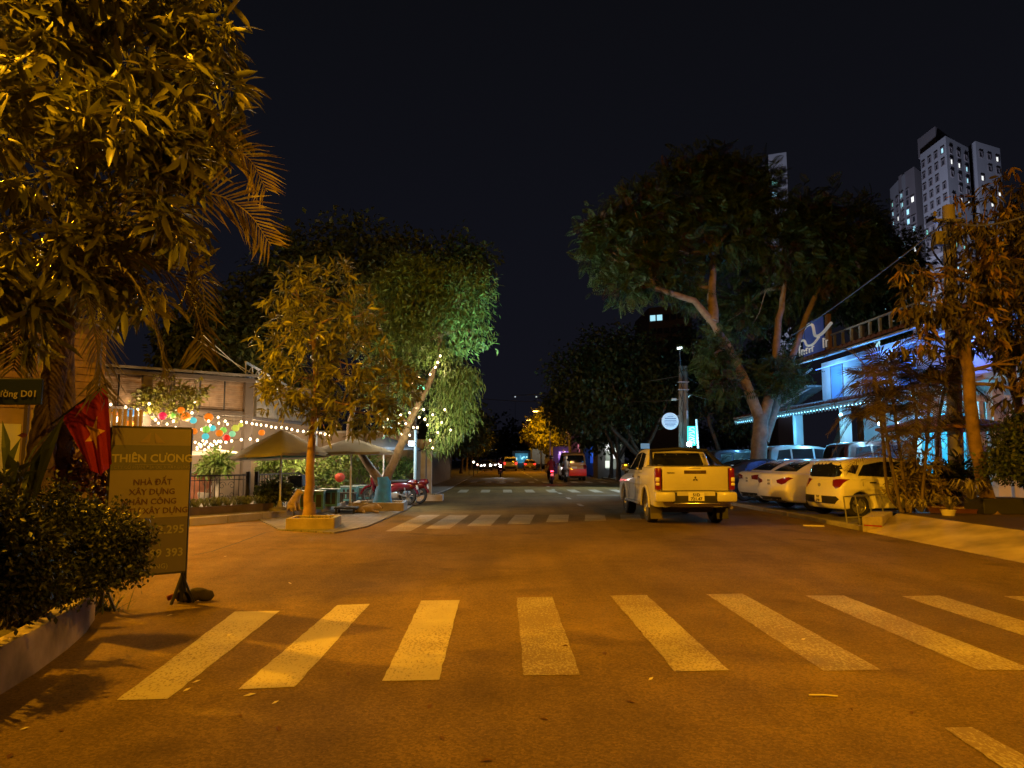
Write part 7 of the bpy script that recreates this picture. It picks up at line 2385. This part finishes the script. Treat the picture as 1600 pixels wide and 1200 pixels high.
motorbike('pale scooter riding away just left of the yellow and red van', (x, 50, 0), 0, mat('pale_scooter_plastic', (.4, .45, .5), .3, coat=.5), 'motorbikes on the road')
rider('rider in a pale blue shirt beside the yellow and red van', (x, 50, 0), 0, M_WSHIRT, M_TROU, mat('white_helmet', (.6, .62, .65), .3, coat=.6))
x = P(782, 738, 64).x
motorbike('oncoming motorbike with a dazzling white headlight far ahead', (x, 64, 0), PI, M_REDBIKE, 'motorbikes on the road', head_on=True)
rider('rider of the oncoming motorbike with the white headlight', (x, 64, 0), PI, M_DKSHIRT, M_TROU, M_HELM)
lamp('headlight_beam', (x, 63.2, .95), 160, (1, .93, .85), .05, spot=70, aim=(x, 50, -.2))
# small blue sign on a post beyond the pickup
c = P(1008, 697, 30)
t = thing('blue_sign', 'small pale blue sign plate on a post seen beside the pickup roof', 'sign', (c.x, 30, 0))
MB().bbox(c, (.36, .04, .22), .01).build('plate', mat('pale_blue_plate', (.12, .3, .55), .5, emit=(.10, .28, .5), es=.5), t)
MB().tube([Vector((c.x, 30.05, 0)), c + Vector((0, .05, 0))], .03, 6).build('post', M_STEEL, t)
# cyan wash on the ground under the pale blue lamp
# ------------------------------------------------------------------ bits lying on the asphalt
M_DRYLEAF = mat('dry_leaf', (.10, .045, .025), .8)
M_PAPER = mat('paper_scrap', (.55, .5, .42), .8)
rr = random.Random(33)
for (px, py, k) in ((544, 1054, 0), (375, 1120, 0), (435, 1140, 0), (95, 1143, 0), (690, 1155, 0), (945, 1022, 0), (880, 945, 0), (884, 1010, 0), (1425, 1115, 0), (1330, 1110, 0), (15, 1183, 0), (672, 1105, 0), (850, 1125, 0), (1000, 988, 0), (760, 1190, 0), (1160, 1010, 0), (985, 1098, 0)):
    q_ = G(px, py)
    t = thing('dead_leaf', 'small dead leaf lying on the asphalt around the near zebra crossing', 'leaf', q_, group='dead leaves on the asphalt')
    a = rr.uniform(0, PI); d = Vector((math.cos(a), math.sin(a), 0)); n = Vector((-d.y, d.x, 0)); l = rr.uniform(.018, .04)
    MB().add([q_ - d * l, q_ + n * l * .45 + Vector((0, 0, .012)), q_ + d * l + Vector((0, 0, .008)), q_ - n * l * .45 + Vector((0, 0, .012)), q_ + Vector((0, 0, .004))], [(0, 1, 4), (1, 2, 4), (2, 3, 4), (3, 0, 4)]).build('blade', M_DRYLEAF, t)
for (px, py) in ((307, 1066), (292, 1079), (265, 962), (358, 993), (430, 1099), (390, 1087), (453, 912), (352, 870), (1255, 1000), (38, 1140), (1017, 1062)):
    q_ = G(px, py)
    t = thing('paper_scrap', 'tiny pale scrap of litter lying on the road surface', 'litter', q_, group='paper scraps on the road')
    a = rr.uniform(0, PI); d = Vector((math.cos(a), math.sin(a), 0)); n = Vector((-d.y, d.x, 0)); l = rr.uniform(.02, .045)
    MB().add([q_ - d * l, q_ + n * l * .5 + Vector((0, 0, .01)), q_ + d * l + Vector((0, 0, .014)), q_ - n * l * .5 + Vector((0, 0, .006))], [(0, 1, 2), (0, 2, 3)]).build('scrap', M_PAPER, t)
a, b = G(1264, 1088), G(1309, 1090)
t = thing('twig', 'thin pale stick lying on the asphalt below the right crossing bars', 'stick', a)
MB().tube([a + Vector((0, 0, .008)), a.lerp(b, .5) + Vector((0, .006, .01)), b + Vector((0, 0, .008))], .006, 6).build('stick', M_PAPER, t)
a, b = G(1255, 822), G(1288, 823)
t = thing('twig', 'short pale stick on the asphalt behind the pickup shadow', 'stick', a)
MB().tube([a + Vector((0, 0, .01)), b + Vector((0, 0, .01))], .02, 6).build('stick', M_PAPER, t)
